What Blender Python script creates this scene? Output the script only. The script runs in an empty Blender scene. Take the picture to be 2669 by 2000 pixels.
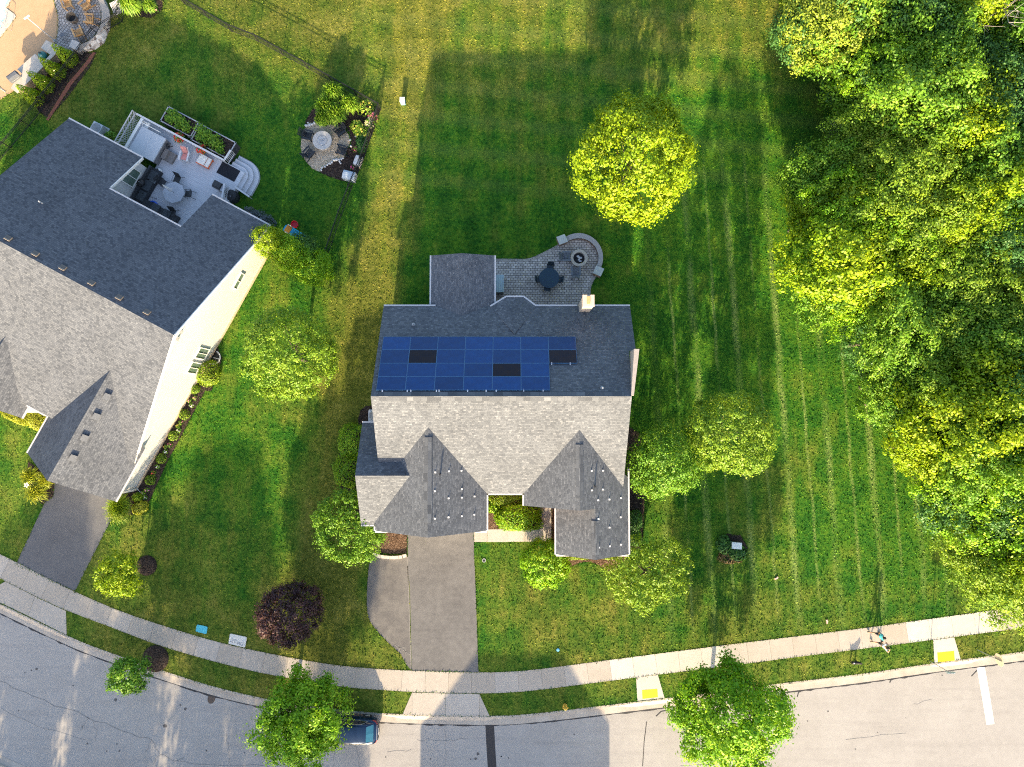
import bpy, math, random
import numpy as np
from mathutils import Vector, Matrix
S = bpy.context.scene
COL = S.collection
PI = math.pi
rad = math.radians

# ------------------------------------------------------------------ camera model
FPX, CAMH = 1852.0, 56.0
TILT = math.atan(105 / FPX)
CT, ST = math.cos(TILT), math.sin(TILT)

def at(px, py, h=0.0):
    """world point at height h seen at photo pixel (px, py)"""
    dx, dy = (px - 1334.5) / FPX, -(py - 1000) / FPX
    s = (h - CAMH) / (dy * ST - CT)
    return Vector((dx * s, (dy * CT + ST) * s, h))

FR = {'A': (0, 0), 'B': (650, 0), 'C': (1300, 0), 'D': (1969, 0), 'E': (0, 500), 'F': (650, 500), 'G': (1300, 500),
      'I': (0, 1000), 'J': (650, 1000), 'K': (1300, 1000), 'L': (1969, 1000), 'M': (0, 1475), 'N': (650, 1475),
      'O': (1300, 1475), 'Q': (1969, 1475)}
FR = {k: (v[0], v[1], 3.1586) for k, v in FR.items()}
FR.update(dk=(280, 260, 5.264), pool=(0, 0, 6.909), fp=(770, 200, 5.717), pat=(1270, 590, 6.703),
          ppl=(2180, 1600, 4.523), ent=(1260, 1260, 5.5275), nb=(0, 1050, 4.606), lid=(500, 1620, 13.82),
          bush=(640, 560, 8.29), p=(0, 0, 1.0), v=(0, 0, 1 / 1.2066))

def pxy(t, x, y):
    o = FR[t]
    return o[0] + x / o[2], o[1] + y / o[2]

def T(t, x, y, h=0.0):
    a, b = pxy(t, x, y)
    return at(a, b, h)

def mpp(h=0.0):                     # metres per photo pixel at height h
    return (CAMH - h) / FPX

# ------------------------------------------------------------------ objects
def tag(o, label=None, cat=None, group=None, kind=None):
    if label: o['label'] = label
    if cat: o['category'] = cat
    if group: o['group'] = group
    if kind: o['kind'] = kind
    return o

def thing(name, label, cat, loc=(0, 0, 0), rz=0.0, group=None):
    o = bpy.data.objects.new(name, None)
    o.empty_display_size = 0.3
    COL.objects.link(o)
    o.location = loc
    o.rotation_euler = (0, 0, rz)
    return tag(o, label, cat, group)

def link(name, me, parent=None):
    o = bpy.data.objects.new(name, me)
    COL.objects.link(o)
    if parent: o.parent = parent
    return o

def kids(o):
    return [c for c in COL.objects if c.parent == o]

def dup(root, loc, rz=None, label=None, scale=None, group=None, kidmap=None):
    r = root.copy()
    COL.objects.link(r)
    r.location = loc
    if rz is not None: r.rotation_euler = (0, 0, rz)
    if scale is not None: r.scale = (scale,) * 3 if not hasattr(scale, '__len__') else scale
    if label: r['label'] = label
    if group: r['group'] = group
    for ch in (kidmap if kidmap is not None else kids(root)):
        c = ch.copy()
        COL.objects.link(c)
        c.parent = r
        for g in kids(ch):
            d = g.copy()
            COL.objects.link(d)
            d.parent = c
    return r

class MB:
    def __init__(s):
        s.v, s.f, s.m, s.uv = [], [], [], []
    def face(s, pts, m=0, uv=None):
        i = len(s.v)
        s.v += [tuple(p) for p in pts]
        s.f.append(tuple(range(i, i + len(pts))))
        s.m.append(m)
        s.uv.append(uv)
        return s
    def grid(s, rows, m=0, closed=False):
        i0 = len(s.v)
        n = len(rows[0])
        for r in rows: s.v += [tuple(p) for p in r]
        for a in range(len(rows) - 1):
            for b in range(n if closed else n - 1):
                c = (b + 1) % n
                s.f.append((i0 + a * n + b, i0 + a * n + c, i0 + (a + 1) * n + c, i0 + (a + 1) * n + b))
                s.m.append(m); s.uv.append(None)
        return s
    def box(s, c, d, rz=0.0, m=0, tilt=None):
        x, y, z = [k / 2 for k in d]
        R = Matrix.Rotation(rz, 3, 'Z')
        if tilt: R = R @ Matrix.Rotation(tilt[1], 3, tilt[0])
        P = [Vector(c) + R @ Vector((a * x, b * y, e * z)) for e in (-1, 1) for a, b in ((-1, -1), (1, -1), (1, 1), (-1, 1))]
        i = len(s.v)
        s.v += [tuple(p) for p in P]
        for q in ((3, 2, 1, 0), (4, 5, 6, 7), (0, 1, 5, 4), (1, 2, 6, 5), (2, 3, 7, 6), (3, 0, 4, 7)):
            s.f.append(tuple(i + k for k in q)); s.m.append(m); s.uv.append(None)
        return s
    def bar(s, a, b, w, h=None, m=0):
        """square bar from a to b"""
        a, b = Vector(a), Vector(b)
        d = (b - a); L = d.length
        if L < 1e-6: return s
        d /= L
        up = Vector((0, 0, 1)) if abs(d.z) < .95 else Vector((0, 1, 0))
        u = d.cross(up).normalized(); w2 = u.cross(d)
        h = w if h is None else h
        ring = lambda p: [p + u * x * w / 2 + w2 * y * h / 2 for x, y in ((-1, -1), (1, -1), (1, 1), (-1, 1))]
        A, B = ring(a), ring(b)
        s.grid([A, B], m, True)
        s.face(A, m); s.face(B[::-1], m)
        return s
    def tube(s, pts, rs, n=8, m=0, cap=True):
        rows = []
        pts = [Vector(p) for p in pts]
        if not hasattr(rs, '__len__'): rs = [rs] * len(pts)
        for i, p in enumerate(pts):
            d = (pts[min(i + 1, len(pts) - 1)] - pts[max(i - 1, 0)]).normalized()
            up = Vector((0, 0, 1)) if abs(d.z) < .9 else Vector((0, 1, 0))
            u = d.cross(up).normalized(); w = u.cross(d)
            rows.append([p + (u * math.cos(2 * PI * k / n) + w * math.sin(2 * PI * k / n)) * rs[i] for k in range(n)])
        s.grid(rows, m, True)
        if cap: s.face(rows[0], m); s.face(rows[-1][::-1], m)
        return s
    def prism(s, poly, z0, z1, m=0, ms=None):
        ms = m if ms is None else ms
        P = [(p[0], p[1]) for p in poly]
        ar = sum(P[i][0] * P[(i + 1) % len(P)][1] - P[(i + 1) % len(P)][0] * P[i][1] for i in range(len(P)))
        if ar < 0: P = P[::-1]
        s.face([(x, y, z1) for x, y in P], m)
        if z0 is not None:
            n = len(P)
            for i in range(n):
                a, b = P[i], P[(i + 1) % n]
                s.face([(a[0], a[1], z0), (b[0], b[1], z0), (b[0], b[1], z1), (a[0], a[1], z1)], ms)
        return s
    def ell(s, c, r, nu=12, nv=8, m=0):
        rows = []
        for j in range(nv + 1):
            t = PI * j / nv
            rows.append([(c[0] + r[0] * math.sin(t) * math.cos(2 * PI * k / nu), c[1] + r[1] * math.sin(t) * math.sin(2 * PI * k / nu),
                          c[2] - r[2] * math.cos(t)) for k in range(nu)])
        return s.grid(rows, m, True)
    def lathe(s, c, prof, n=24, m=0):
        rows = [[(c[0] + r * math.cos(2 * PI * k / n), c[1] + r * math.sin(2 * PI * k / n), c[2] + z) for k in range(n)] for r, z in prof]
        return s.grid(rows, m, True)
    def slab(s, pts, th=.14, m=0, mt=1):
        """roof plane with thickness; top gets UVs in metres (u along eave, v up slope)"""
        P = [Vector(p) for p in pts]
        n = Vector((0, 0, 0))
        for i in range(len(P)):
            a, b = P[i], P[(i + 1) % len(P)]
            n += Vector(((a.y - b.y) * (a.z + b.z), (a.z - b.z) * (a.x + b.x), (a.x - b.x) * (a.y + b.y)))
        n.normalize()
        if n.z < 0: P = P[::-1]; n = -n
        u = Vector((0, 0, 1)).cross(n)
        u = u.normalized() if u.length > 1e-4 else Vector((1, 0, 0))
        w = n.cross(u)
        s.face(P, m, [(p.dot(u), p.dot(w)) for p in P])
        Q = [p - Vector((0, 0, th)) for p in P]
        s.face(Q[::-1], mt)
        for i in range(len(P)):
            j = (i + 1) % len(P)
            s.face([Q[i], Q[j], P[j], P[i]], mt)
        return s
    def mesh(s, name, mats, smooth=False):
        me = bpy.data.meshes.new(name)
        me.from_pydata(s.v, [], s.f)
        for m in (mats if isinstance(mats, (list, tuple)) else [mats]): me.materials.append(m)
        me.polygons.foreach_set('material_index', s.m)
        if any(u is not None for u in s.uv):
            ul = me.uv_layers.new(name='UVMap')
            k = 0
            for f, u in zip(s.f, s.uv):
                for q in range(len(f)):
                    ul.data[k].uv = u[q] if u is not None else (0, 0)
                    k += 1
        if smooth: me.polygons.foreach_set('use_smooth', [True] * len(s.f))
        me.update()
        return me
    def build(s, name, mats, parent=None, smooth=False):
        return link(name, s.mesh(name, mats, smooth), parent)

# ------------------------------------------------------------------ materials
class Nt:
    def __init__(s, name):
        s.mat = bpy.data.materials.new(name)
        s.mat.use_nodes = True
        s.t = s.mat.node_tree
        s.t.nodes.clear()
        s.out = s.t.nodes.new('ShaderNodeOutputMaterial')
        s.b = s.t.nodes.new('ShaderNodeBsdfPrincipled')
        s.t.links.new(s.b.outputs[0], s.out.inputs[0])
    def n(s, typ, **k):
        x = s.t.nodes.new(typ)
        for a, v in k.items(): setattr(x, a, v)
        return x
    def put(s, sock, v):
        if v is None: return
        if hasattr(v, 'is_output'): s.t.links.new(v, sock)
        elif sock.type == 'RGBA' and hasattr(v, '__len__') and len(v) == 3: sock.default_value = (*v, 1)
        elif sock.type == 'VECTOR' and not hasattr(v, '__len__'): sock.default_value = (v, v, v)
        else: sock.default_value = v
    def math(s, op, a, b=None, c=None):
        x = s.n('ShaderNodeMath', operation=op)
        for i, v in enumerate((a, b, c)): s.put(x.inputs[i], v)
        return x.outputs[0]
    def pos(s): return s.n('ShaderNodeNewGeometry').outputs['Position']
    def obj(s): return s.n('ShaderNodeTexCoord').outputs['Object']
    def uv(s): return s.n('ShaderNodeTexCoord').outputs['UV']
    def sep(s, v):
        x = s.n('ShaderNodeSeparateXYZ'); s.put(x.inputs[0], v); return x.outputs
    def comb(s, x, y, z=0.0):
        c = s.n('ShaderNodeCombineXYZ')
        for i, v in enumerate((x, y, z)): s.put(c.inputs[i], v)
        return c.outputs[0]
    def mapv(s, v, sc=(1, 1, 1), rot=(0, 0, 0), loc=(0, 0, 0)):
        x = s.n('ShaderNodeMapping'); s.put(x.inputs[0], v)
        x.inputs['Scale'].default_value = sc; x.inputs['Rotation'].default_value = rot; x.inputs['Location'].default_value = loc
        return x.outputs[0]
    def noise(s, v, scale, detail=3.0, rough=.55, dist=0.0):
        x = s.n('ShaderNodeTexNoise'); s.put(x.inputs['Vector'], v)
        x.inputs['Scale'].default_value = scale; x.inputs['Detail'].default_value = detail
        x.inputs['Roughness'].default_value = rough; x.inputs['Distortion'].default_value = dist
        return x.outputs['Fac']
    def ramp(s, fac, stops, interp='LINEAR'):
        x = s.n('ShaderNodeValToRGB'); s.put(x.inputs[0], fac)
        r = x.color_ramp; r.interpolation = interp
        while len(r.elements) < len(stops): r.elements.new(.5)
        for e, (p, c) in zip(r.elements, stops):
            e.position = p; e.color = (*c, 1) if hasattr(c, '__len__') else (c, c, c, 1)
        return x.outputs[0]
    def mix(s, fac, a, b, mode='MIX'):
        x = s.n('ShaderNodeMix', data_type='RGBA', blend_type=mode)
        s.put(x.inputs[0], fac); s.put(x.inputs[6], a); s.put(x.inputs[7], b)
        return x.outputs[2]
    def rng(s, v, a, b, c=0.0, d=1.0):
        x = s.n('ShaderNodeMapRange'); s.put(x.inputs[0], v)
        for i, q in enumerate((a, b, c, d)): x.inputs[i + 1].default_value = q
        return x.outputs[0]
    def bump(s, h, strength=.3, dist=.05):
        x = s.n('ShaderNodeBump'); s.put(x.inputs['Height'], h)
        x.inputs['Strength'].default_value = strength; x.inputs['Distance'].default_value = dist
        s.t.links.new(x.outputs[0], s.b.inputs['Normal'])
    def fin(s, col, rough=.85, metal=0.0, spec=None, **k):
        s.put(s.b.inputs['Base Color'], col)
        s.put(s.b.inputs['Roughness'], rough)
        s.b.inputs['Metallic'].default_value = metal
        if spec is not None: s.b.inputs['Specular IOR Level'].default_value = spec
        for a, v in k.items(): s.put(s.b.inputs[a], v)
        return s.mat

_cache = {}
def M(name, col, rough=.7, var=.18, scale=9.0, metal=0.0, bump=.0, spec=None):
    """plain surface with a little procedural unevenness"""
    if name in _cache: return _cache[name]
    t = Nt(name)
    n = t.noise(t.obj(), scale, 4)
    c = t.mix(t.rng(n, .3, .7), tuple(k * (1 - var) for k in col), tuple(min(1, k * (1 + var)) for k in col))
    if bump: t.bump(n, bump, .02)
    _cache[name] = t.fin(c, rough, metal, spec)
    return _cache[name]

# ------------------------------------------------------------------ leaves
def np_mesh(name, V, nq, mats, tint=None, per=4):
    me = bpy.data.meshes.new(name)
    V = np.asarray(V, np.float32)
    me.vertices.add(len(V)); me.vertices.foreach_set('co', V.ravel())
    me.loops.add(nq * per); me.loops.foreach_set('vertex_index', np.arange(nq * per, dtype=np.int32))
    me.polygons.add(nq); me.polygons.foreach_set('loop_start', np.arange(nq, dtype=np.int32) * per)
    for m in (mats if isinstance(mats, (list, tuple)) else [mats]): me.materials.append(m)
    if tint is not None:
        a = me.attributes.new('tint', 'FLOAT', 'POINT')
        a.data.foreach_set('value', np.repeat(np.asarray(tint, np.float32), per))
    me.update(calc_edges=True)
    return me

def unit(a):
    return a / np.maximum(np.linalg.norm(a, axis=1, keepdims=True), 1e-6)

def leaf_quads(rng, P, N, L, ratio=.62):
    n = len(P)
    N = unit(N)
    t = unit(np.cross(N, rng.normal(size=(n, 3))))
    b = np.cross(N, t)
    L = (L * rng.uniform(.7, 1.3, n))[:, None]
    W = L * ratio
    V = np.stack([P - t * L / 2, P + b * W / 2 + N * L * .1, P + t * L / 2, P - b * W / 2 + N * L * .1], 1)
    return V.reshape(-1, 3)

def crown_mesh(name, mat, seed, R, Rz, clumps=300, per=40, leaf=.2, cr=.26, rag=.12, inner=.22, low=-.55, up=.35, lumps=7.0, out=.4):
    """clumps of leaves spread over an uneven ellipsoid; leaves of a clump turn outward from its middle"""
    rng = np.random.default_rng(seed)
    d = unit(rng.normal(size=(clumps * 3, 3)))
    d = d[d[:, 2] > low][:clumps]
    n = len(d)
    W = rng.normal(size=(9, 3)) * lumps / 2.2
    ph = rng.uniform(0, 6.28, 9)
    f = np.sin(d @ W.T + ph).mean(1) * 3.0
    rr = 1 + rag * np.clip(f, -1.4, 1.3)
    dep = np.where(rng.uniform(size=n) < inner, rng.uniform(.45, .8, n), 1 - np.abs(rng.normal(size=n)) * .07)
    cp = d * (rr * dep)[:, None] * np.array([R, R, Rz])
    ct = rng.uniform(0, 1, n)
    idx = np.repeat(np.arange(n), per)
    sz = rng.uniform(.7, 1.25, n)[idx][:, None]
    g = rng.normal(size=(n * per, 3)) * cr * sz * np.array([1, 1, .75])
    P = cp[idx] + g
    N = unit(g) * .95 + d[idx] * out + np.array([0, 0, up]) + rng.normal(size=P.shape) * .3
    V = leaf_quads(rng, P, N, leaf)
    tint = np.clip(ct[idx] * .55 + rng.uniform(0, .45, len(idx)), 0, 1)
    k = rng.choice(n, min(10, n), replace=False)
    return np_mesh(name, V, len(P), mat, tint), cp[k] * .75

def trunk_mesh(name, mat, seed, hc, r0, LC, k=7):
    rnd = random.Random(seed)
    b = MB()
    top = hc * .92
    b.tube([(0, 0, -.05), (.02, .0, hc * .12), (rnd.uniform(-.08, .08), rnd.uniform(-.08, .08), hc * .5), (rnd.uniform(-.15, .15), rnd.uniform(-.15, .15), top)],
           [r0 * 1.35, r0, r0 * .8, r0 * .4], 9)
    for i in range(min(k, len(LC))):
        e = Vector(LC[i]) + Vector((0, 0, hc))
        z0 = hc * rnd.uniform(.38, .75)
        s = Vector((0, 0, z0))
        mid = s.lerp(e, .5) + Vector((0, 0, -.1 * (e - s).length))
        b.tube([s, mid, e], [r0 * .45, r0 * .3, r0 * .1], 6)
    return b.mesh(name, mat, True)

def blade_mesh(name, mat, seed, R, h, n, w=.035, spread=1.0, core=.3):
    """arching grass blades"""
    rng = np.random.default_rng(seed)
    a = rng.uniform(0, 2 * PI, n)
    r0 = np.sqrt(rng.uniform(0, 1, n)) * core * R
    b0 = rng.uniform(0, 2 * PI, n)
    base = np.stack([r0 * np.cos(b0), r0 * np.sin(b0), np.zeros(n)], 1)
    out = np.stack([np.cos(a), np.sin(a), np.zeros(n)], 1)
    side = np.stack([-np.sin(a), np.cos(a), np.zeros(n)], 1)
    Lx = (R * (1 - core * .5) * rng.uniform(.35, 1.0, n) * spread)[:, None]
    hh = (h * rng.uniform(.7, 1.1, n))[:, None]
    up = np.array([0, 0, 1.0])
    p = [base, base + out * Lx * .3 + up * hh * .75, base + out * Lx * .7 + up * hh, base + out * Lx + up * hh * .72]
    ws = [w, w, w * .75, w * .15]
    Q = []
    for i in range(3):
        Q.append(np.stack([p[i] - side * ws[i], p[i] + side * ws[i], p[i + 1] + side * ws[i + 1], p[i + 1] - side * ws[i + 1]], 1))
    V = np.concatenate(Q, 0).reshape(-1, 3)
    t = np.tile(rng.uniform(0, 1, n), 3)
    return np_mesh(name, V, 3 * n, mat, t)

def surf_leaves(name, mat, seed, P, N, leaf, jit=.05, rough=.45):
    rng = np.random.default_rng(seed)
    P = np.asarray(P); N = np.asarray(N)
    V = leaf_quads(rng, P + rng.normal(size=P.shape) * jit, N + rng.normal(size=N.shape) * rough, leaf)
    return np_mesh(name, V, len(P), mat, rng.uniform(0, 1, len(P)))

def dome_pts(seed, n, R, Ry, h, power=2.6, bump=.08):
    """points on a clipped-shrub dome"""
    rng = np.random.default_rng(seed)
    d = unit(rng.normal(size=(n, 3))); d[:, 2] = np.abs(d[:, 2])
    q = (np.abs(d[:, 0]) ** power + np.abs(d[:, 1]) ** power + np.abs(d[:, 2]) ** power) ** (-1 / power)
    P = d * q[:, None]
    ph = rng.uniform(0, 6, 6)
    w = 1 + bump * (np.sin(P[:, 0] * 5 + ph[0]) * np.sin(P[:, 1] * 5 + ph[1]) + np.sin(P[:, 2] * 6 + ph[2] + P[:, 0] * 3))
    P = P * w[:, None] * rng.uniform(.82, 1.03, n)[:, None]
    return P * np.array([R, Ry, h]), d + np.array([0, 0, .25])

def leaf_mat(name, c0, c1, c2, trans=.22, rough=.5, hue=.12):
    t = Nt(name)
    a = t.n('ShaderNodeAttribute', attribute_name='tint').outputs['Fac']
    col = t.ramp(a, [(0, c0), (.5, c1), (1, c2)])
    rnd = t.n('ShaderNodeObjectInfo').outputs['Random']
    col = t.mix(t.rng(rnd, 0, 1, 0, hue), col, (col and (c2[0] * 1.15, c2[1] * .95, c2[2] * .8)))
    t.fin(col, rough, spec=.3)
    tr = t.n('ShaderNodeBsdfTranslucent')
    t.put(tr.inputs[0], t.mix(1.0, col, (1.25, 1.15, .6, 1), 'MULTIPLY'))
    mx = t.n('ShaderNodeMixShader')
    mx.inputs[0].default_value = trans
    t.t.links.new(t.b.outputs[0], mx.inputs[1]); t.t.links.new(tr.outputs[0], mx.inputs[2])
    t.t.links.new(mx.outputs[0], t.out.inputs[0])
    return t.mat
# ================================================================== camera, sky, sun
cam = bpy.data.cameras.new('camera')
cam.sensor_width = 36
cam.lens = FPX / 2669 * 36
cam.clip_end = 2000
co = bpy.data.objects.new('camera', cam)
COL.objects.link(co)
co.location = (0, 0, CAMH)
co.rotation_euler = (TILT, 0, 0)
S.camera = co

SUN_EL, LEAN = rad(18.5), rad(5.7)
ld = Vector((math.sin(LEAN) * math.cos(SUN_EL), math.cos(LEAN) * math.cos(SUN_EL), -math.sin(SUN_EL)))
sl = bpy.data.lights.new('sun', 'SUN')
sl.energy = 4.4
sl.angle = rad(.6)
sl.color = (1.0, .79, .50)
so = bpy.data.objects.new('sun', sl)
COL.objects.link(so)
so.location = (0, -60, 60)
so.rotation_euler = ld.to_track_quat('-Z', 'Y').to_euler()
w = bpy.data.worlds.new('World')
S.world = w
w.use_nodes = True
wt = w.node_tree
sky = wt.nodes.new('ShaderNodeTexSky')
sky.sky_type = 'NISHITA'
sky.sun_disc = False
sky.sun_elevation = SUN_EL
sky.sun_rotation = PI + LEAN
sky.air_density = 1.0
sky.dust_density = 3.0
sky.ozone_density = 1.2
bg = wt.nodes['Background']
wt.links.new(sky.outputs[0], bg.inputs[0])
bg.inputs[1].default_value = .13
S.view_settings.view_transform = 'Standard'
S.view_settings.look = 'None'
S.view_settings.gamma = 1
S.view_settings.exposure = 1.8
S.cycles.filter_width = 1.1
S.cycles.use_denoising = False
S.cycles.max_bounces = 6
S.cycles.diffuse_bounces = 3
S.cycles.transmission_bounces = 4
S.cycles.transparent_max_bounces = 8
S.cycles.caustics_reflective = False
S.cycles.caustics_refractive = False

# ================================================================== materials of the setting
def grass_mat(name='grass', blades=False):
    t = Nt(name)
    p = t.pos()
    x, y, _ = t.sep(p)
    big = t.noise(p, .07, 3)
    mid = t.noise(p, .45, 4, .6)
    fine = t.noise(p, 3.2, 5, .7)
    blade = t.noise(p, 11, 3, .75)
    f = t.math('ADD', t.math('MULTIPLY', mid, .30), t.math('ADD', t.math('MULTIPLY', fine, .42), t.math('MULTIPLY', blade, .30)))
    green = t.ramp(f, [(.36, (.006, .040, .004)), (.47, (.019, .096, .007)), (.60, (.082, .178, .011))])
    dry = t.ramp(f, [(.36, (.038, .060, .008)), (.50, (.105, .118, .016)), (.64, (.24, .218, .050))])
    # worn, sun-dried patches at front and back; sunlit streak between the houses painted in
    front = t.math('ADD', t.rng(y, -2, -17, 0, .16), t.math('MULTIPLY', t.rng(x, -9, -12), t.math('MULTIPLY', t.rng(y, 8, 2), .05)))  # second term adds lit yellow streaks to the left lawn's dry tone
    back = t.rng(y, 23, 31, 0, .19)
    gap = t.math('MULTIPLY', t.rng(t.math('ABSOLUTE', t.math('SUBTRACT', x, t.math('ADD', -13.0, t.math('MULTIPLY', y, .17)))), 3.4, .8, 0, 1), .24)  # yellow sunlight between the house shadows put into the grass colour
    dm = t.math('ADD', t.math('ADD', t.math('MULTIPLY', t.math('SUBTRACT', big, t.math('MULTIPLY', t.rng(x, 9, 14), .10)), .6), t.math('MULTIPLY', mid, .4)), t.math('ADD', front, t.math('ADD', back, gap)))
    dmask = t.rng(t.math('ADD', dm, t.math('MULTIPLY', t.math('SUBTRACT', t.noise(t.mapv(p, (1.3, .16, 1), (0, 0, rad(-11))), .9, 4, .65), .5), .34)), .50, .76, 0, .9)
    col = t.mix(dmask, green, dry)
    # mowing: broad bands over the back lawn, thin pale windrows on the east lawn
    wob = t.math('MULTIPLY', t.math('SUBTRACT', t.math('ADD', t.math('MULTIPLY', mid, .5), t.math('MULTIPLY', t.noise(p, .16, 2), .5)), .5), 1.5)
    xs = t.math('ADD', t.math('ADD', x, t.math('MULTIPLY', y, .055)), wob)
    band = t.math('SINE', t.math('MULTIPLY', xs, 2 * PI / 2.0))
    back_lawn = t.math('MULTIPLY', t.rng(y, 10, 14), t.math('MULTIPLY', t.rng(x, -14, -10), t.rng(x, 24, 20)))
    col = t.mix(t.math('MULTIPLY', t.math('MULTIPLY', t.rng(band, -.6, .8), back_lawn), .75), col, t.mix(1.0, col, (1.5, 1.35, 1.2, 1), 'MULTIPLY'))
    xe = t.math('ADD', t.math('ADD', x, t.math('MULTIPLY', y, .055)), t.math('MULTIPLY', wob, .45))
    tri = t.math('ABSOLUTE', t.math('SUBTRACT', t.math('FRACT', t.math('DIVIDE', t.math('ADD', xe, t.math('MULTIPLY', t.math('SINE', t.math('MULTIPLY', xe, 1.9)), .22)), 1.65)), .5))
    line = t.math('MULTIPLY', t.rng(tri, .36, .47), t.rng(t.noise(p, 5.5, 3, .7), .36, .56))
    east = t.math('MULTIPLY', t.rng(x, 10.5, 13), t.math('MULTIPLY', t.rng(y, -18, -12), t.rng(y, 24, 16)))
    patchy = t.rng(t.noise(t.mapv(p, (1.0, .22, 1)), .8, 4), .34, .60)
    col = t.mix(t.math('MULTIPLY', t.math('MULTIPLY', line, east), t.math('MULTIPLY', patchy, .9)), col, (.20, .27, .07))
    hz = t.math('SINE', t.math('MULTIPLY', t.math('ADD', y, t.math('MULTIPLY', x, .10)), 2 * PI / 2.6))
    strip = t.math('MULTIPLY', t.rng(y, 16, 20), t.rng(x, -16, -11))
    col = t.mix(t.math('MULTIPLY', t.math('MULTIPLY', t.rng(hz, -.2, 1), strip), .18), col, (.16, .19, .05))
    h = t.math('ADD', t.math('MULTIPLY', fine, .55), t.math('MULTIPLY', blade, .45))
    if blades:
        a = t.n('ShaderNodeAttribute', attribute_name='tint').outputs['Fac']
        col = t.mix(1.0, col, t.ramp(a, [(0, (.70, .75, .6)), (.5, (1.25, 1.25, 1.1)), (1, (1.75, 1.6, 1.6))]), 'MULTIPLY')
    else: t.bump(h, .7, .12)
    return t.fin(col, .9, spec=.15)
m_grass = grass_mat()

def paved(name, lo, hi, grain=28, blot=.35, bump=.12, streak=None, tintattr=False):
    t = Nt(name)
    p = t.pos()
    n1 = t.noise(p, blot, 4, .6)
    n2 = t.noise(p, grain, 3, .7)
    n3 = t.noise(p, 2.4, 5, .65)
    f = t.math('ADD', t.math('MULTIPLY', n1, .45), t.math('ADD', t.math('MULTIPLY', n2, .2), t.math('MULTIPLY', n3, .35)))
    col = t.ramp(f, [(.33, lo), (.66, hi)])
    if streak is not None:
        s = t.noise(t.mapv(p, (.12, 2.2, 1), (0, 0, streak)), .9, 4)
        col = t.mix(t.rng(s, .5, .75, 0, .35), col, t.mix(1.0, col, (.72, .72, .74, 1), 'MULTIPLY'))
    if tintattr:
        a = t.n('ShaderNodeAttribute', attribute_name='slab').outputs['Fac']
        col = t.mix(1.0, col, t.ramp(a, [(0, (.80, .74, .66)), (.6, (.96, .93, .90)), (1, (1.25, 1.25, 1.25))]), 'MULTIPLY')
    t.bump(n2, bump, .01)
    return t.fin(col, .9, spec=.2)
m_road = paved('road_surface', (.29, .275, .262), (.375, .36, .345), 30, .22, .15, streak=rad(3))
m_conc = paved('concrete', (.38, .355, .325), (.48, .455, .42), 20, .5, .06, tintattr=True)
m_curb = paved('curb_concrete', (.32, .28, .24), (.47, .43, .38), 20, .8, .06)
m_asph = paved('driveway_asphalt', (.105, .103, .105), (.185, .181, .180), 34, .30, .15, streak=rad(90))
m_asph2 = paved('driveway_sealed', (.095, .097, .106), (.140, .142, .150), 34, .4, .15)
m_joint = M('joint_dark', (.17, .155, .14), .95)
m_tar = M('tar_sealant', (.022, .022, .026), .7)
m_white_line = M('line_paint', (.68, .67, .64), .8, .12, 14)
m_yellow_pad = M('tactile_yellow', (.80, .60, .01), .7, .08, 6)
m_crack = M('crack_line', (.215, .205, .195), .95)

def mulch_mat(name, lo, mid, hi):
    t = Nt(name)
    p = t.pos()
    v = t.n('ShaderNodeTexVoronoi'); t.put(v.inputs['Vector'], t.mapv(p, (1, 1.6, 1))); v.inputs['Scale'].default_value = 14
    n = t.noise(p, 9, 4, .7)
    col = t.ramp(t.math('ADD', t.math('MULTIPLY', t.sep(v.outputs['Color'])[0], .5), t.math('MULTIPLY', n, .5)), [(.25, lo), (.5, mid), (.78, hi)])
    t.bump(v.outputs['Distance'], .6, .06)
    return t.fin(col, .95, spec=.1)
m_mulch = mulch_mat('brown_mulch', (.045, .028, .018), (.115, .070, .045), (.24, .16, .11))
m_mulch_d = mulch_mat('dark_mulch', (.016, .012, .011), (.042, .030, .026), (.09, .068, .055))
m_gravel = mulch_mat('pea_gravel', (.26, .21, .15), (.40, .34, .26), (.55, .49, .40))

def paver_mat(name, lo, hi, bw=.27, bh=.19, mortar=.05):
    t = Nt(name)
    p = t.pos()
    b = t.n('ShaderNodeTexBrick')
    t.put(b.inputs['Vector'], p)
    b.inputs['Scale'].default_value = 1
    b.inputs['Brick Width'].default_value = bw; b.inputs['Row Height'].default_value = bh
    b.inputs['Mortar Size'].default_value = .016; b.inputs['Mortar Smooth'].default_value = .2
    b.inputs['Color1'].default_value = (0, 0, 0, 1); b.inputs['Color2'].default_value = (1, 1, 1, 1)
    b.inputs['Mortar'].default_value = (.5, .5, .5, 1)
    g = t.math('ADD', t.math('MULTIPLY', t.sep(b.outputs['Color'])[0], .6), t.math('MULTIPLY', t.noise(p, .7, 3), .4))
    col = t.mix(b.outputs['Fac'], t.ramp(g, [(.15, lo), (.8, hi)]), tuple(k * .16 for k in lo))
    t.bump(t.math('SUBTRACT', 1.0, b.outputs['Fac']), .5, .02)
    return t.fin(col, .85, spec=.2)
m_paver = paver_mat('patio_pavers', (.38, .345, .32), (.62, .575, .54))
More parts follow.
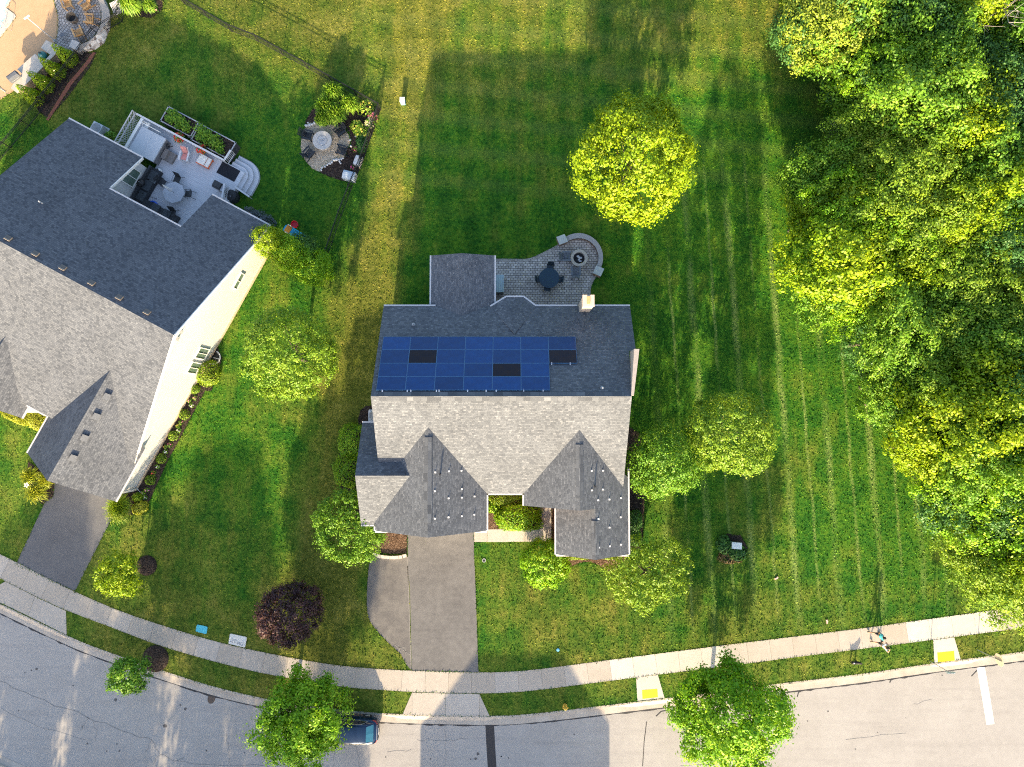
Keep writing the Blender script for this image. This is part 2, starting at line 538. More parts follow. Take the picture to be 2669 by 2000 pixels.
def ring_paver(name, c, lo, hi):
    t = Nt(name)
    p = t.pos()
    x, y, _ = t.sep(t.mapv(p, loc=(-c.x, -c.y, 0)))
    r = t.math('SQRT', t.math('ADD', t.math('MULTIPLY', x, x), t.math('MULTIPLY', y, y)))
    a = t.math('ARCTAN2', y, x)
    rr = t.math('DIVIDE', r, .20)
    row = t.math('FLOOR', rr)
    k = t.math('MULTIPLY', t.math('MULTIPLY', row, .9), 1.0)
    aa = t.math('MULTIPLY', a, k)
    e1 = t.math('ABSOLUTE', t.math('SUBTRACT', t.math('FRACT', rr), .5))
    e2 = t.math('ABSOLUTE', t.math('SUBTRACT', t.math('FRACT', aa), .5))
    mort = t.rng(t.math('MAXIMUM', e1, e2), .38, .46)
    wn = t.n('ShaderNodeTexWhiteNoise'); wn.noise_dimensions = '2D'
    t.put(wn.inputs['Vector'], t.comb(row, t.math('FLOOR', aa)))
    col = t.mix(mort, t.ramp(wn.outputs['Value'], [(0, lo), (1, hi)]), tuple(q * .25 for q in lo))
    return t.fin(col, .85, spec=.2)

# ================================================================== street lines (photo pixels, ground level)
def line(*seg):
    out = []
    for t, pts in seg:
        for x, y in pts: out.append(pxy(t, x, y))
    return out
LN_WALK_N = line(('p', [(-700, 1090), (-300, 1292)]), ('I', [(0, 1410), (130, 1465)]), ('M', [(370, 95), (625, 218), (790, 290), (1000, 380), (1300, 480), (1765, 625), (2150, 710)]),
                 ('N', [(620, 810), (970, 845), (1335, 865), (1890, 880)]), ('p', [(1350, 1751.5)]), ('O', [(540, 825), (915, 775), (1760, 665), (2211, 610)]),
                 ('Q', [(925, 510), (1270, 460), (1820, 385)]), ('p', [(2669, 1580), (3200, 1500), (3900, 1395)]))
LN_WALK_S = line(('p', [(-730, 1150), (-320, 1348)]), ('M', [(45, 125), (290, 250), (545, 370), (905, 500), (1280, 650), (1730, 780), (2130, 880)]),
                 ('N', [(330, 925), (800, 1005), (1150, 1025), (1340, 1040), (1895, 1052)]), ('p', [(1300, 1807), (1380, 1802)]), ('O', [(540, 995), (930, 945), (1310, 895), (1760, 840)]),
                 ('Q', [(40, 790), (580, 720), (1110, 655), (1640, 585), (2211, 510)]), ('p', [(3200, 1558), (3900, 1452)]))
LN_CURB = line(('p', [(-760, 1210), (-340, 1408)]), ('M', [(0, 310), (545, 575), (800, 680), (1400, 885), (1800, 1010), (2200, 1100)]), ('N', [(400, 1140), (870, 1200), (1260, 1225), (1980, 1240)]),
               ('p', [(1380, 1863)]), ('O', [(1130, 1120), (1470, 1080)]), ('Q', [(190, 970), (900, 890), (1470, 800), (2211, 710)]), ('p', [(3200, 1622), (3900, 1516)]))

def wpts(L, h=0.0):
    return [at(a, b, h) for a, b in L]

def resample(P, step):
    P = [Vector((p.x, p.y)) for p in P]
    out = [P[0].copy()]
    acc = 0.0
    for a, b in zip(P, P[1:]):
        L = (b - a).length
        d = step - acc
        while d <= L:
            out.append(a.lerp(b, d / L)); d += step
        acc = L - (d - step)
    out.append(P[-1])
    return out

def smooth2(P, it=2):
    for _ in range(it):
        Q = [P[0]]
        for a, b in zip(P, P[1:]): Q += [a.lerp(b, .25), a.lerp(b, .75)]
        P = Q + [P[-1]]
    return P

def offset(P, d):
    out = []
    for i, p in enumerate(P):
        t = (P[min(i + 1, len(P) - 1)] - P[max(i - 1, 0)]).normalized()
        out.append(p + Vector((t.y, -t.x)) * d)      # to the right of travel: south for west->east
    return out
WN = resample(smooth2([Vector((p.x, p.y)) for p in wpts(LN_WALK_N)]), 1.0)
WS = resample(smooth2([Vector((p.x, p.y)) for p in wpts(LN_WALK_S)]), 1.0)
CB = resample(smooth2([Vector((p.x, p.y)) for p in wpts(LN_CURB)]), .8)
PAN = offset(CB, .76)
FARP = offset(CB, .76 + 9.5)
SCB = offset(CB, .76 + 9.5 + .76)
ZR = -.14

# ------------------------------------------------------------------ ground (one sheet, stepping down at the kerbs)
b = MB()
def ext(P, f=500):
    a = (P[0] - P[1]).normalized() * f; c = (P[-1] - P[-2]).normalized() * f
    return [P[0] + Vector((-f, a.y * .1))] + P + [P[-1] + Vector((f, c.y * .1))]
up, lo_ = ext(CB), ext(SCB)
for i in range(len(up) - 1):
    a, c = up[i], up[i + 1]
    b.face([(a.x, a.y, 0), (c.x, c.y, 0), (c.x, 600, 0), (a.x, 600, 0)])
    b.face([(a.x, a.y, ZR - .02), (c.x, c.y, ZR - .02), (c.x, c.y, 0), (a.x, a.y, 0)])
    d, e = lo_[i], lo_[i + 1]
    b.face([(d.x, d.y, ZR - .02), (e.x, e.y, ZR - .02), (c.x, c.y, ZR - .02), (a.x, a.y, ZR - .02)])
    b.face([(d.x, d.y, 0), (e.x, e.y, 0), (e.x, e.y, ZR - .02), (d.x, d.y, ZR - .02)])
    b.face([(d.x, -600, 0), (e.x, -600, 0), (e.x, e.y, 0), (d.x, d.y, 0)])
tag(b.build('lawn', m_grass), kind='structure')

def ribbon(mb, P, Q, za, zb=None, m=0):
    zb = za if zb is None else zb
    for i in range(len(P) - 1):
        mb.face([(Q[i].x, Q[i].y, zb), (Q[i + 1].x, Q[i + 1].y, zb), (P[i + 1].x, P[i + 1].y, za), (P[i].x, P[i].y, za)], m)

b = MB(); ribbon(b, PAN, FARP, ZR)
tag(b.build('road', m_road), kind='structure')

APR = [(pxy('M', 0, 310)[0] - 30, pxy('M', 545, 575)[0]), (pxy('N', 1260, 0)[0], pxy('N', 1980, 0)[0]), (pxy('O', 1060, 0)[0], pxy('O', 1380, 0)[0]), (pxy('Q', 1460, 0)[0], pxy('Q', 1700, 0)[0])]
APR = [((a - 1334.5) * mpp(), (c - 1334.5) * mpp()) for a, c in APR]
def kerb(C, side=1, name='curb'):
    b = MB()
    rows = []
    for i, p in enumerate(C):
        t = (C[min(i + 1, len(C) - 1)] - C[max(i - 1, 0)]).normalized()
        nrm = Vector((t.y, -t.x)) * side
        low = 0.0
        if side == 1:
            for a, c in APR:
                low = max(low, min(1, max(0, min((p.x - a) / .9 + 1, (c - p.x) / .9 + 1))))
        f1, f2 = .15 - .05 * low, .19 + .22 * low
        q = lambda o, z: (p.x + nrm.x * o, p.y + nrm.y * o, z)
        rows.append([q(-.01, .012), q(f1, .012), q(f2, ZR + .02), q(.755, ZR + .006)])
    b.grid(rows)
    return tag(b.build(name, m_curb), kind='structure')
kerb(CB); kerb(SCB, -1)
# dark sealed seam between gutter and road, ragged edge
rnd = random.Random(5)
b = MB()
PP = resample(PAN, .35)
for side in (PP,):
    ws = [max(.012, rnd.gauss(.05, .03)) for _ in side]
    a = [p + Vector((0, .02 + w_ * .3)) for p, w_ in zip(side, ws)]
    c = [p - Vector((0, w_)) for p, w_ in zip(side, ws)]
    ribbon(b, a, c, ZR + .010)
tag(b.build('tar_seam', m_tar), kind='structure')

# ------------------------------------------------------------------ sidewalk slabs
def nearest_on(P, q):
    best = None
    for a, c in zip(P, P[1:]):
        d = c - a; t = max(0, min(1, (q - a).dot(d) / d.length_squared))
        r = a + d * t
        k = (r - q).length
        if best is None or k < best[0]: best = (k, r)
    return best[1]
js = resample(WN, 1.78)
WHITE = [(pxy('O', 915, 0)[0], pxy('O', 1760, 0)[0]), (pxy('Q', 1270, 0)[0], pxy('Q', 1830, 0)[0])]
WHITE = [((a - 1334.5) * mpp(), (c - 1334.5) * mpp()) for a, c in WHITE]
b = MB(); slab_t = []
rnd = random.Random(8)
ribbon(b, WN, [nearest_on(WS, p) for p in WN], .006, m=1)
slab_t += [.4] * (len(b.v))
for a, c in zip(js, js[1:]):
    if (c - a).length < .5: continue
    a2, c2 = nearest_on(WS, a), nearest_on(WS, c)
    e = (c - a).normalized() * .009
    i0 = len(b.v)
    P = [a + e, c - e, c2 - e, a2 + e]
    b.prism([(p.x, p.y) for p in P], 0, .02)
    cx = (a.x + c.x) / 2
    tv = rnd.uniform(.25, .62)
    for u, v in WHITE:
        if u < cx < v: tv = rnd.uniform(.85, 1.0)
    slab_t += [tv] * (len(b.v) - i0)
def with_slab(o, vals):
    a = o.data.attributes.new('slab', 'FLOAT', 'POINT')
    a.data.foreach_set('value', np.asarray(vals, np.float32))
    return o
tag(with_slab(b.build('sidewalk', [m_conc, m_joint]), slab_t), kind='structure')

NOG = []
def conc_poly(name, polys, z=.024, tv=.55, z0=0.0):
    for P in polys: NOG.append([(p.x, p.y) for p in P])
    b = MB(); sv = []
    for i, P in enumerate(polys):
        k = len(b.v)
        b.prism([(p.x, p.y) for p in P], z0, z)
        sv += [tv + .12 * ((i * 37) % 5 - 2) / 2] * (len(b.v) - k)
    return tag(with_slab(b.build(name, [m_conc]), sv), kind='structure')
def shrink(P, d=.012):
    c = sum((Vector((p.x, p.y)) for p in P), Vector((0, 0))) / len(P)
    return [Vector((p.x, p.y)) + (c - Vector((p.x, p.y))).normalized() * d for p in P]
TP = lambda t, pts, h=0: [T(t, x, y, h) for x, y in pts]
conc_poly('driveway_apron', [shrink(TP('N', q)) for q in ([(1260, 1225), (1340, 1042), (1340, 1228)], [(1340, 1042), (1613, 1050), (1613, 1233), (1340, 1228)],
          [(1613, 1050), (1893, 1054), (1893, 1238), (1613, 1233)], [(1893, 1054), (1980, 1240), (1893, 1238)])])
conc_poly('driveway_apron', [shrink(TP('M', q)) for q in ([(45, 127), (290, 252), (232, 412), (-140, 235)], [(290, 252), (545, 372), (550, 570), (232, 412)])], tv=.5)
conc_poly('sidewalk_ramp', [shrink(TP('O', [(1130, 918), (1310, 897), (1365, 1088), (1140, 1112)]))], tv=.95)
conc_poly('sidewalk_ramp', [shrink(TP('Q', [(1462, 610), (1636, 588), (1690, 772), (1472, 798)]))], tv=1.0)
for q in (('O', [(1178, 1022), (1306, 1012), (1310, 1082), (1182, 1096)]), ('Q', [(1494, 714), (1634, 700), (1640, 780), (1500, 792)])):
    b = MB(); P = shrink(TP(*q), .01)
    b.prism([(p.x, p.y) for p in P], .02, .030)
    c = sum(P, Vector((0, 0))) / 4
    for i in range(9):
        for j in range(5):
            u, v = (i + .5) / 9, (j + .5) / 5
            p = P[0].lerp(P[1], u).lerp(P[3].lerp(P[2], u), v)
            b.lathe((p.x, p.y, .030), [(.022, 0), (.014, .006), (0.001, .006)], 6)
    tag(b.build('tactile_pad', m_yellow_pad), kind='structure')
# entry walk of the house
conc_poly('entry_walk', [shrink(TP('J', q)) for q in ([(1850, 1200), (1958, 1200), (1958, 1305), (1850, 1305)], [(1958, 1200), (2130, 1200), (2130, 1305), (1958, 1305)])]
          + [shrink(TP('K', q)) for q in ([(75, 1203), (208, 1203), (208, 1303), (75, 1303)], [(208, 1203), (330, 1203), (330, 1302), (208, 1302)],
             [(330, 1198), (434, 1198), (434, 1300), (330, 1302)], [(335, 1080), (434, 1080), (434, 1198), (335, 1198)], [(335, 955), (434, 955), (434, 1080), (335, 1080)])], tv=.72)

# ------------------------------------------------------------------ driveways
def poly_struct(name, mat, P, z, z0=-.01):
    NOG.append([(p.x, p.y) for p in P])
    b = MB(); b.prism([(p.x, p.y) for p in P], z0, z)
    return tag(b.build(name, mat), kind='structure')
dw = TP('J', [(1300, 1100), (1845, 1100), (1852, 1500)]) + TP('N', [(1855, 0), (1866, 300), (1885, 860), (1889, 876), (1337, 862)]) + TP('J', [(1322, 1700), (1306, 1500)])
poly_struct('driveway', m_asph, dw, .012)
dwb = [T('J', 1303, 1425), T('J', 1318, 1700), T('N', 1331, 858), T('N', 1290, 810)] + TP('N', [(1245, 725), (1130, 620), (1050, 535), (1000, 470), (975, 410), (966, 340), (968, 200), (980, 30)]) + TP('J', [(988, 1480), (1010, 1432)])
poly_struct('driveway_bay', paved('driveway_worn', (.095, .092, .095), (.20, .19, .18), 30, .8, .15), dwb, .009)
poly_struct('driveway', m_asph2, TP('I', [(440, 800), (980, 900), (945, 1062), (620, 1660 + 45)]) + [T('M', 610, 205), T('M', 130, -10)] + TP('I', [(360, 1000), (430, 880)]), .012)

# road markings, seams, cracks
def strip(name, mat, t, pts, wpx, z=ZR + .004):
    b = MB()
    P = [Vector((p.x, p.y)) for p in TP(t, pts)]
    for i in range(len(P) - 1):
        d = (P[i + 1] - P[i]).normalized()
        n = Vector((-d.y, d.x)) * wpx * mpp() / 3.1586 / 2
        if i == 0: prev = (P[0] + n, P[0] - n)
        nx = (P[i + 1] + n, P[i + 1] - n)
        b.face([(prev[0].x, prev[0].y, z), (prev[1].x, prev[1].y, z), (nx[1].x, nx[1].y, z), (nx[0].x, nx[0].y, z)])
        prev = nx
    return b, mat, name
def emit(name, mat, items):
    b = MB()
    for it in items:
        o = it[0]
        for f, m in zip(o.f, o.m): b.face([o.v[i] for i in f])
    for i, f in enumerate(b.f):                       # wind upward
        a, c, d = (Vector(b.v[k]) for k in f[:3])
        if (c - a).cross(d - a).z < 0: b.f[i] = f[::-1]
    return tag(b.build(name, mat), kind='structure')
emit('road_patch', m_tar, [strip('', m_tar, 'N', [(1978, 1312), (1986, 1480), (2000, 1700)], 70)])
emit('stop_line', m_white_line, [strip('', m_white_line, 'Q', [(1862, 824), (1905, 1070), (1945, 1312)], 64)])
def jag(pts, seed, amp=9, n=5):
    r = random.Random(seed); out = [pts[0]]
    for a, c in zip(pts, pts[1:]):
        for k in range(1, n + 1):
            q = k / n
            out.append((a[0] + (c[0] - a[0]) * q + r.gauss(0, amp) * (k < n), a[1] + (c[1] - a[1]) * q + r.gauss(0, amp) * (k < n)))
    return out
CR = [('M', [(-20, 955), (260, 1080), (700, 1250), (1080, 1390), (1240, 1440)], 5), ('M', [(1240, 1440), (1310, 1560), (1450, 1610), (1510, 1580)], 4), ('M', [(710, 1255), (690, 1310), (655, 1365)], 4),
      ('M', [(760, 1290), (785, 1380), (780, 1450)], 3), ('M', [(1240, 1440), (1190, 1540)], 3), ('M', [(1310, 1570), (1250, 1640)], 3), ('M', [(1870, 1460), (1885, 1570), (1890, 1650)], 3),
      ('M', [(1450, 1610), (1600, 1640), (2211, 1660)], 3), ('M', [(1860, 1390), (1850, 1470)], 3), ('M', [(0, 1180), (300, 1330), (700, 1440)], 2.2), ('N', [(800, 1480), (880, 1500), (905, 1660)], 4),
      ('N', [(700, 1480), (690, 1660)], 3), ('N', [(1130, 1540), (1330, 1520)], 3), ('N', [(1380, 1440), (1620, 1445), (1800, 1430)], 3), ('N', [(1610, 1315), (1618, 1450), (1610, 1660)], 2.6),
      ('O', [(885, 1215), (895, 1300)], 2.5), ('O', [(1500, 1655), (1740, 1630)], 3), ('Q', [(750, 1440), (1250, 1385)], 2.2), ('Q', [(1310, 1145), (1460, 1105)], 2.5)]
emit('road_crack', m_crack, [strip('', None, t, jag(p, i, 7), w, ZR + .006) for i, (t, p, w) in enumerate(CR)])
TARS = [('Q', [(350, 1085), (360, 1050), (400, 1030), (465, 1032)], 8), ('Q', [(1113, 968), (1130, 935), (1300, 915), (1460, 885)], 9), ('Q', [(1788, 915), (1835, 865)], 8), ('O', [(1298, 1245), (1340, 1205), (1425, 1190)], 9),
        ('O', [(1187, 1658), (1200, 1450), (1220, 1290)], 7), ('Q', [(1900, 830), (1980, 826)], 10), ('Q', [(900, 948), (1440, 893)], 8)]
emit('tar_line', m_tar, [strip('', None, t, p, w, ZR + .005) for t, p, w in TARS])
# driveway seam and alligator cracks
emit('driveway_seam', m_crack, [strip('', None, 'N', [(1304, 0), (1316, 400), (1332, 850)], 6, .016), strip('', None, 'J', [(1303, 1430), (1306, 1660)], 6, .016)] +
     [strip('', None, 'N', jag(p, 50 + i, 8, 3), 5, .018) for i, p in enumerate(([(1195, 650), (1260, 690), (1325, 735)], [(1230, 650), (1240, 720)], [(1280, 670), (1290, 740)], [(1210, 690), (1290, 665)]))])
# oil spots and the brown plate in the road
b = MB()
rnd = random.Random(3)
for t, x, y, r in [('M', 195, 885, 6), ('M', 248, 865, 7), ('M', 292, 855, 12), ('M', 143, 1200, 6), ('M', 592, 993, 7), ('M', 942, 1108, 14), ('M', 1350, 1325, 16), ('M', 1520, 1185, 13), ('M', 1478, 1152, 9), ('M', 975, 1532, 9),
                   ('M', 870, 1533, 7), ('M', 1693, 1528, 8), ('M', 2005, 1547, 5), ('M', 710, 1470, 8), ('M', 955, 1475, 6), ('N', 1862, 1595, 13), ('N', 1880, 1555, 14), ('N', 1490, 1597, 7), ('N', 1120, 1583, 6), ('N', 2075, 1577, 5), ('N', 1820, 1600, 6),
                   ('O', 20, 1578, 6), ('O', 80, 1590, 6), ('O', 622, 1395, 7), ('Q', 605, 1205, 7), ('Q', 435, 1285, 6), ('Q', 1247, 1260, 5), ('Q', 1015, 1380, 5), ('Q', 830, 1517, 5), ('Q', 1545, 908, 6)]:
    p = T(t, x, y); R = r * mpp() / 3.16
    b.face([(p.x + R * rnd.uniform(.6, 1.2) * math.cos(k * PI / 4), p.y + R * rnd.uniform(.6, 1.2) * math.sin(k * PI / 4), ZR + .005) for k in range(8)])
tag(b.build('oil_stain', M('oil_spot', (.09, .085, .085), .8)), kind='structure')
p = T('M', 1735, 1098)
b = MB(); b.face([(p.x + .30 * math.cos(k * PI / 10) + .05 * math.sin(k * PI / 10), p.y + .40 * math.sin(k * PI / 10), ZR + .007) for k in range(20)])
tag(b.build('asphalt_patch', M('brown_patch', (.10, .075, .06), .9)), kind='structure')

# ------------------------------------------------------------------ planting beds, gravel, pool terrace
def bed(name, mat, t, pts, z=.03):
    return poly_struct(name, mat, TP(t, pts), z, -.01)
bed('mulch_bed', m_mulch, 'J', [(1120, 1215), (1300, 1215), (1296, 1395), (1240, 1402), (1150, 1402), (1060, 1392), (1020, 1385), (1000, 1330), (1040, 1200)])
bed('mulch_bed', m_mulch, 'J', [(1955, 900), (2230, 900), (2230, 1200), (1958, 1200)], .02)
bed('mulch_bed', m_mulch, 'K', [(0, 890), (470, 890), (470, 1320), (434, 1320), (434, 950), (330, 950), (330, 1200), (0, 1200)], .021)
bed('mulch_bed', m_mulch, 'ent', [(1010, 960), (2080, 960), (2060, 1100), (1940, 1180), (1915, 1240), (1820, 1310), (1740, 1230), (1640, 1165), (1540, 1130), (1450, 1130), (1350, 1155), (1275, 1195), (1200, 1240), (1120, 1150)], .03)
bed('mulch_bed', m_mulch_d, 'J', [(1060, 180), (960, 185), (915, 220), (895, 290), (900, 345), (1060, 345)], .03)
bed('mulch_bed', m_mulch_d, 'J', [(760, 380), (1000, 330), (1000, 1150), (880, 1150), (740, 900), (735, 640)], .028)
bed('mulch_bed', m_mulch_d, 'K', [(1030, 330), (1180, 420), (1200, 1000), (1180, 1350), (980, 1420), (980, 330)], .028)
bed('mulch_bed', m_mulch_d, 'I', [(1560, -20), (1735, -20), (1640, 150), (1500, 420), (1380, 640), (1280, 860), (1235, 960), (1215, 1030), (1080, 1085), (960, 1060), (950, 950), (1160, 820), (1390, 380)], .03)
bed('mulch_bed', m_mulch_d, 'E', [(1700, 1290), (1790, 1270), (1830, 1370), (1800, 1480), (1740, 1640), (1560, 1640)], .028)
bed('mulch_bed', m_mulch_d, 'I', [(0, 220), (190, 300), (330, 405), (300, 180), (0, 120)], .03)
bed('mulch_bed', m_mulch_d, 'I', [(235, 640), (215, 760), (240, 870), (350, 995), (440, 930), (450, 800)], .03)
bed('mulch_bed', m_mulch_d, 'K', [(1800, 1300), (1830, 1410), (1920, 1480), (2020, 1440), (2050, 1350), (1990, 1250), (1880, 1235)], .02)
bed('mulch_bed', m_mulch_d, 'B', [(460, 1000), (520, 900), (760, 780), (1080, 900), (1060, 980), (990, 1170), (950, 1290), (890, 1440), (860, 1500), (760, 1490), (640, 1450), (570, 1415), (640, 1330), (760, 1280), (840, 1190), (820, 1080), (700, 1020), (560, 1020), (470, 1060)], .02)
bed('gravel_patio', m_gravel, 'fp', [(200, 690), (330, 690), (560, 720), (720, 760), (800, 880), (810, 1000), (760, 1100), (740, 1190), (700, 1230), (610, 1250), (540, 1280), (460, 1330), (400, 1370), (365, 1425), (250, 1370), (160, 1270), (100, 1160), (78, 1050), (90, 930), (130, 800)], .032)
bed('mulch_bed', m_mulch_d, 'A', [(1040, 40), (1240, -20), (1350, 10), (1330, 90), (1250, 150), (1130, 140)], .02)
bed('mulch_bed', m_mulch_d, 'A', [(320, 920), (400, 985), (560, 800), (740, 560), (800, 430), (640, 440), (560, 470), (480, 520), (380, 630), (250, 790)], .02)
bed('brick_edging', M('red_edging', (.20, .075, .05), .9), 'A', [(380, 990), (402, 995), (600, 690), (740, 520), (788, 440), (768, 430), (690, 540), (560, 690)], .05)
for t, x, y, r, m in (('I', 1210, 1498, 80, m_mulch_d), ('M', 1280, 765, 105, m_mulch_d)):
    p = T(t, x, y)
    b = MB(); R = r * mpp() / 3.1586
    b.lathe((p.x, p.y, 0), [(R * 1.03, -.01), (R, .05), (R * .7, .10), (.001, .13)], 26)
    tag(b.build('mulch_ring', m, smooth=True), kind='structure')

# main patio and its lighter soldier border
PATO = [(128, 568), (400, 570), (650, 572), (760, 556), (860, 515), (960, 465), (1060, 415), (1150, 370), (1225, 325), (1330, 240), (1450, 170), (1600, 130), (1760, 160), (1900, 260), (1990, 420), (2010, 560), (1990, 690),
        (1930, 850), (1860, 950), (1815, 1060), (1800, 1200), (1800, 1420), (60, 1420), (60, 700), (128, 640)]
poly_struct('patio', m_paver, TP('pat', PATO), .022)
t = Nt('border_pavers'); pp = t.pos()
bk = t.n('ShaderNodeTexVoronoi'); t.put(bk.inputs['Vector'], pp); bk.inputs['Scale'].default_value = 5.5
m_border = t.fin(t.ramp(t.sep(bk.outputs['Color'])[0], [(.1, (.24, .215, .195)), (.9, (.40, .37, .34))]), .85)
b = MB()
for pts in (PATO[:10], [(1930, 850), (1860, 950), (1815, 1060), (1800, 1200), (1800, 1420)]):
    P = resample([Vector((p.x, p.y)) for p in TP('pat', pts)], .15)
    for a, c in zip(P, P[1:]):
        if (c - a).length < .08: continue
        d = (c - a).normalized(); n = Vector((d.y, -d.x))
        q = [a + d * .012, c - d * .012, c - d * .012 + n * .24, a + d * .012 + n * .24]
        b.prism([(k.x, k.y) for k in q], .02, .034)
tag(b.build('patio_border', m_border), kind='structure')

# pool terrace, top left
m_pool_deck = paved('pool_deck_concrete', (.42, .27, .15), (.50, .34, .21), 18, .4, .05)
poly_struct('pool_deck', m_pool_deck, TP('pool', [(-3000, -1500), (940, -1500), (940, -150), (960, 0), (1020, 160), (1050, 330), (1050, 480), (1030, 640), (1000, 770), (900, 900), (400, 1500), (215, 1660), (0, 1800), (-3000, 3400)]), .02)
pc = T('pool', 1330, 330)
poly_struct('fire_circle', ring_paver('circle_pavers', pc, (.32, .295, .275), (.52, .48, .45)), TP('pool', [(930, -300), (1500, -700), (1800, -300), (1800, 0), (1830, 180), (1830, 330), (1790, 530), (1660, 700), (1480, 790), (1400, 900), (1330, 1010), (1090, 870), (990, 800), (1000, 770), (1030, 640), (1050, 480), (1050, 330), (1020, 160), (960, 0), (940, -150)]), .018)
t = Nt('pool_water'); wv = t.noise(t.pos(), 1.3, 3)
t.bump(wv, .12, .05)
m_water = t.fin(t.mix(wv, (.30, .62, .72), (.50, .78, .84)), .04, spec=.5)
poly_struct('pool_water', m_water, TP('pool', [(-3000, -1500), (-200, -500), (180, -5), (115, 150), (120, 300), (150, 480), (-15, 680), (-1500, 1900)]), .028)
conc_poly('pool_coping', [TP('pool', [(180, -5), (215, -5), (118, 150), (265, 262), (290, 300), (225, 400), (-5, 700), (-40, 690), (45, 420), (120, 300), (85, 150)])], .05, .97)
conc_poly('pool_coping', [TP('pool', [(-10, 1570), (110, 1655), (95, 1672), (-25, 1590)])], .04, .97)
# ================================================================== house materials
def shingle(name, dark, base, light, pale, bw=.21, bh=.125, p_pale=.90, mort=.30):
    t = Nt(name)
    uv = t.uv()
    b = t.n('ShaderNodeTexBrick')
    wob = t.n('ShaderNodeVectorMath', operation='ADD')
    t.put(wob.inputs[0], uv)
    t.put(wob.inputs[1], t.comb(0.0, t.math('MULTIPLY', t.math('SUBTRACT', t.noise(uv, .6, 2), .5), .05)))
    t.put(b.inputs['Vector'], wob.outputs[0])
    b.inputs['Scale'].default_value = 1
    b.inputs['Brick Width'].default_value = bw; b.inputs['Row Height'].default_value = bh
    b.inputs['Mortar Size'].default_value = .012; b.inputs['Mortar Smooth'].default_value = .3
    b.offset = .5; b.squash = .75; b.squash_frequency = 3
    b.inputs['Color1'].default_value = (0, 0, 0, 1); b.inputs['Color2'].default_value = (1, 1, 1, 1); b.inputs['Mortar'].default_value = (.4, .4, .4, 1)
    f = t.sep(b.outputs['Color'])[0]
    col = t.ramp(f, [(0, dark), (.35, base), (.72, light), (p_pale, light), (p_pale + .04, pale)])
    big = t.noise(uv, .35, 4, .6)
    col = t.mix(1.0, col, t.ramp(big, [(.3, .86), (.7, 1.12)]), 'MULTIPLY')
    gr = t.noise(uv, 60, 2)
    col = t.mix(1.0, col, t.ramp(gr, [(.3, .88), (.7, 1.12)]), 'MULTIPLY')
    col = t.mix(t.math('MULTIPLY', b.outputs['Fac'], mort), col, (dark[0] * .4, dark[1] * .4, dark[2] * .4))
    t.bump(t.math('SUBTRACT', 1.0, b.outputs['Fac']), .35, .015)
    return t.fin(col, .9, spec=.25)
m_roof = shingle('roof_shingles', (.078, .086, .101), (.104, .114, .131), (.130, .141, .159), (.168, .178, .196))
m_roof_n = shingle('neighbour_shingles', (.066, .074, .090), (.102, .112, .132), (.124, .134, .154), (.142, .153, .172), .22, .13, .9, .4)
m_cap = shingle('ridge_shingles', (.068, .075, .088), (.092, .101, .117), (.118, .128, .145), (.15, .162, .18), .6, .30)
m_trim = M('white_trim', (.72, .71, .68), .5, .06)
m_gutter = M('gutter_white', (.50, .50, .51), .45, .08)
def siding(name, col):
    t = Nt(name)
    z = t.sep(t.pos())[2]
    s = t.math('FRACT', t.math('DIVIDE', z, .13))
    c = t.mix(t.rng(s, .0, .14), tuple(k * .70 for k in col), col)
    c = t.mix(t.rng(t.noise(t.pos(), .6, 3), .3, .7), t.mix(1.0, c, (.93, .93, .93, 1), 'MULTIPLY'), c)
    t.bump(s, .4, .02)
    return t.fin(c, .7, spec=.3)
m_side = siding('tan_siding', (.40, .345, .275))
m_side_n = siding('cream_siding', (.60, .60, .60))
m_brick = paver_mat('brick_wall', (.16, .085, .06), (.28, .16, .11), .22, .07)
m_glass = M('window_glass', (.10, .15, .12), .06, .1, spec=.6)
m_chim = M('chimney_cladding', (.56, .46, .37), .75, .08, 4)
m_black = M('black_metal', (.016, .016, .018), .5, .2)
m_dark = M('dark_plastic', (.03, .033, .038), .55, .2)
m_grey = M('grey_metal', (.34, .35, .36), .45, .12)
m_snow = M('guard_metal', (.75, .76, .78), .35, .05)

def gutter(parent, pts, w=.11, h=.10):
    b = MB()
    for a, c in zip(pts, pts[1:]):
        b.bar(a, c, w, h)
    return b.build('gutter', m_gutter, parent)

# ================================================================== the house in the middle
HOUSE = thing('solar_house', 'grey shingled house in the middle with solar panels on its back roof slope', 'house', (-.6, 0, 0))
HX = .6                                                   # children are in root space: x shifted
def hp(x, y, z): return (x + HX, y, z)
EV, RG = 5.2, 9.5
RY, NY, SY = 1.8, 8.47, -4.94
WX, EX, EXN = -9.25, 7.85, 8.5
sN = (RG - EV) / (NY - RY)
sS = (RG - EV) / (RY - SY)
zn = lambda y: RG - (y - RY) * sN
zs = lambda y: RG - (RY - y) * sS
b = MB()
b.slab([hp(WX, RY, RG), hp(EX, RY, RG), hp(8.05, 5.0, zn(5.0)), hp(EXN, 5.0, zn(5.0)), hp(EXN, NY, EV), hp(WX, NY, EV)])
main_roof = b.build('roof', [m_roof, m_trim], HOUSE)
b = MB(); b.slab([hp(WX, SY, EV), hp(EX, SY, EV), hp(EX, RY, RG), hp(WX, RY, RG)]); b.build('roof', [m_roof, m_trim], HOUSE)
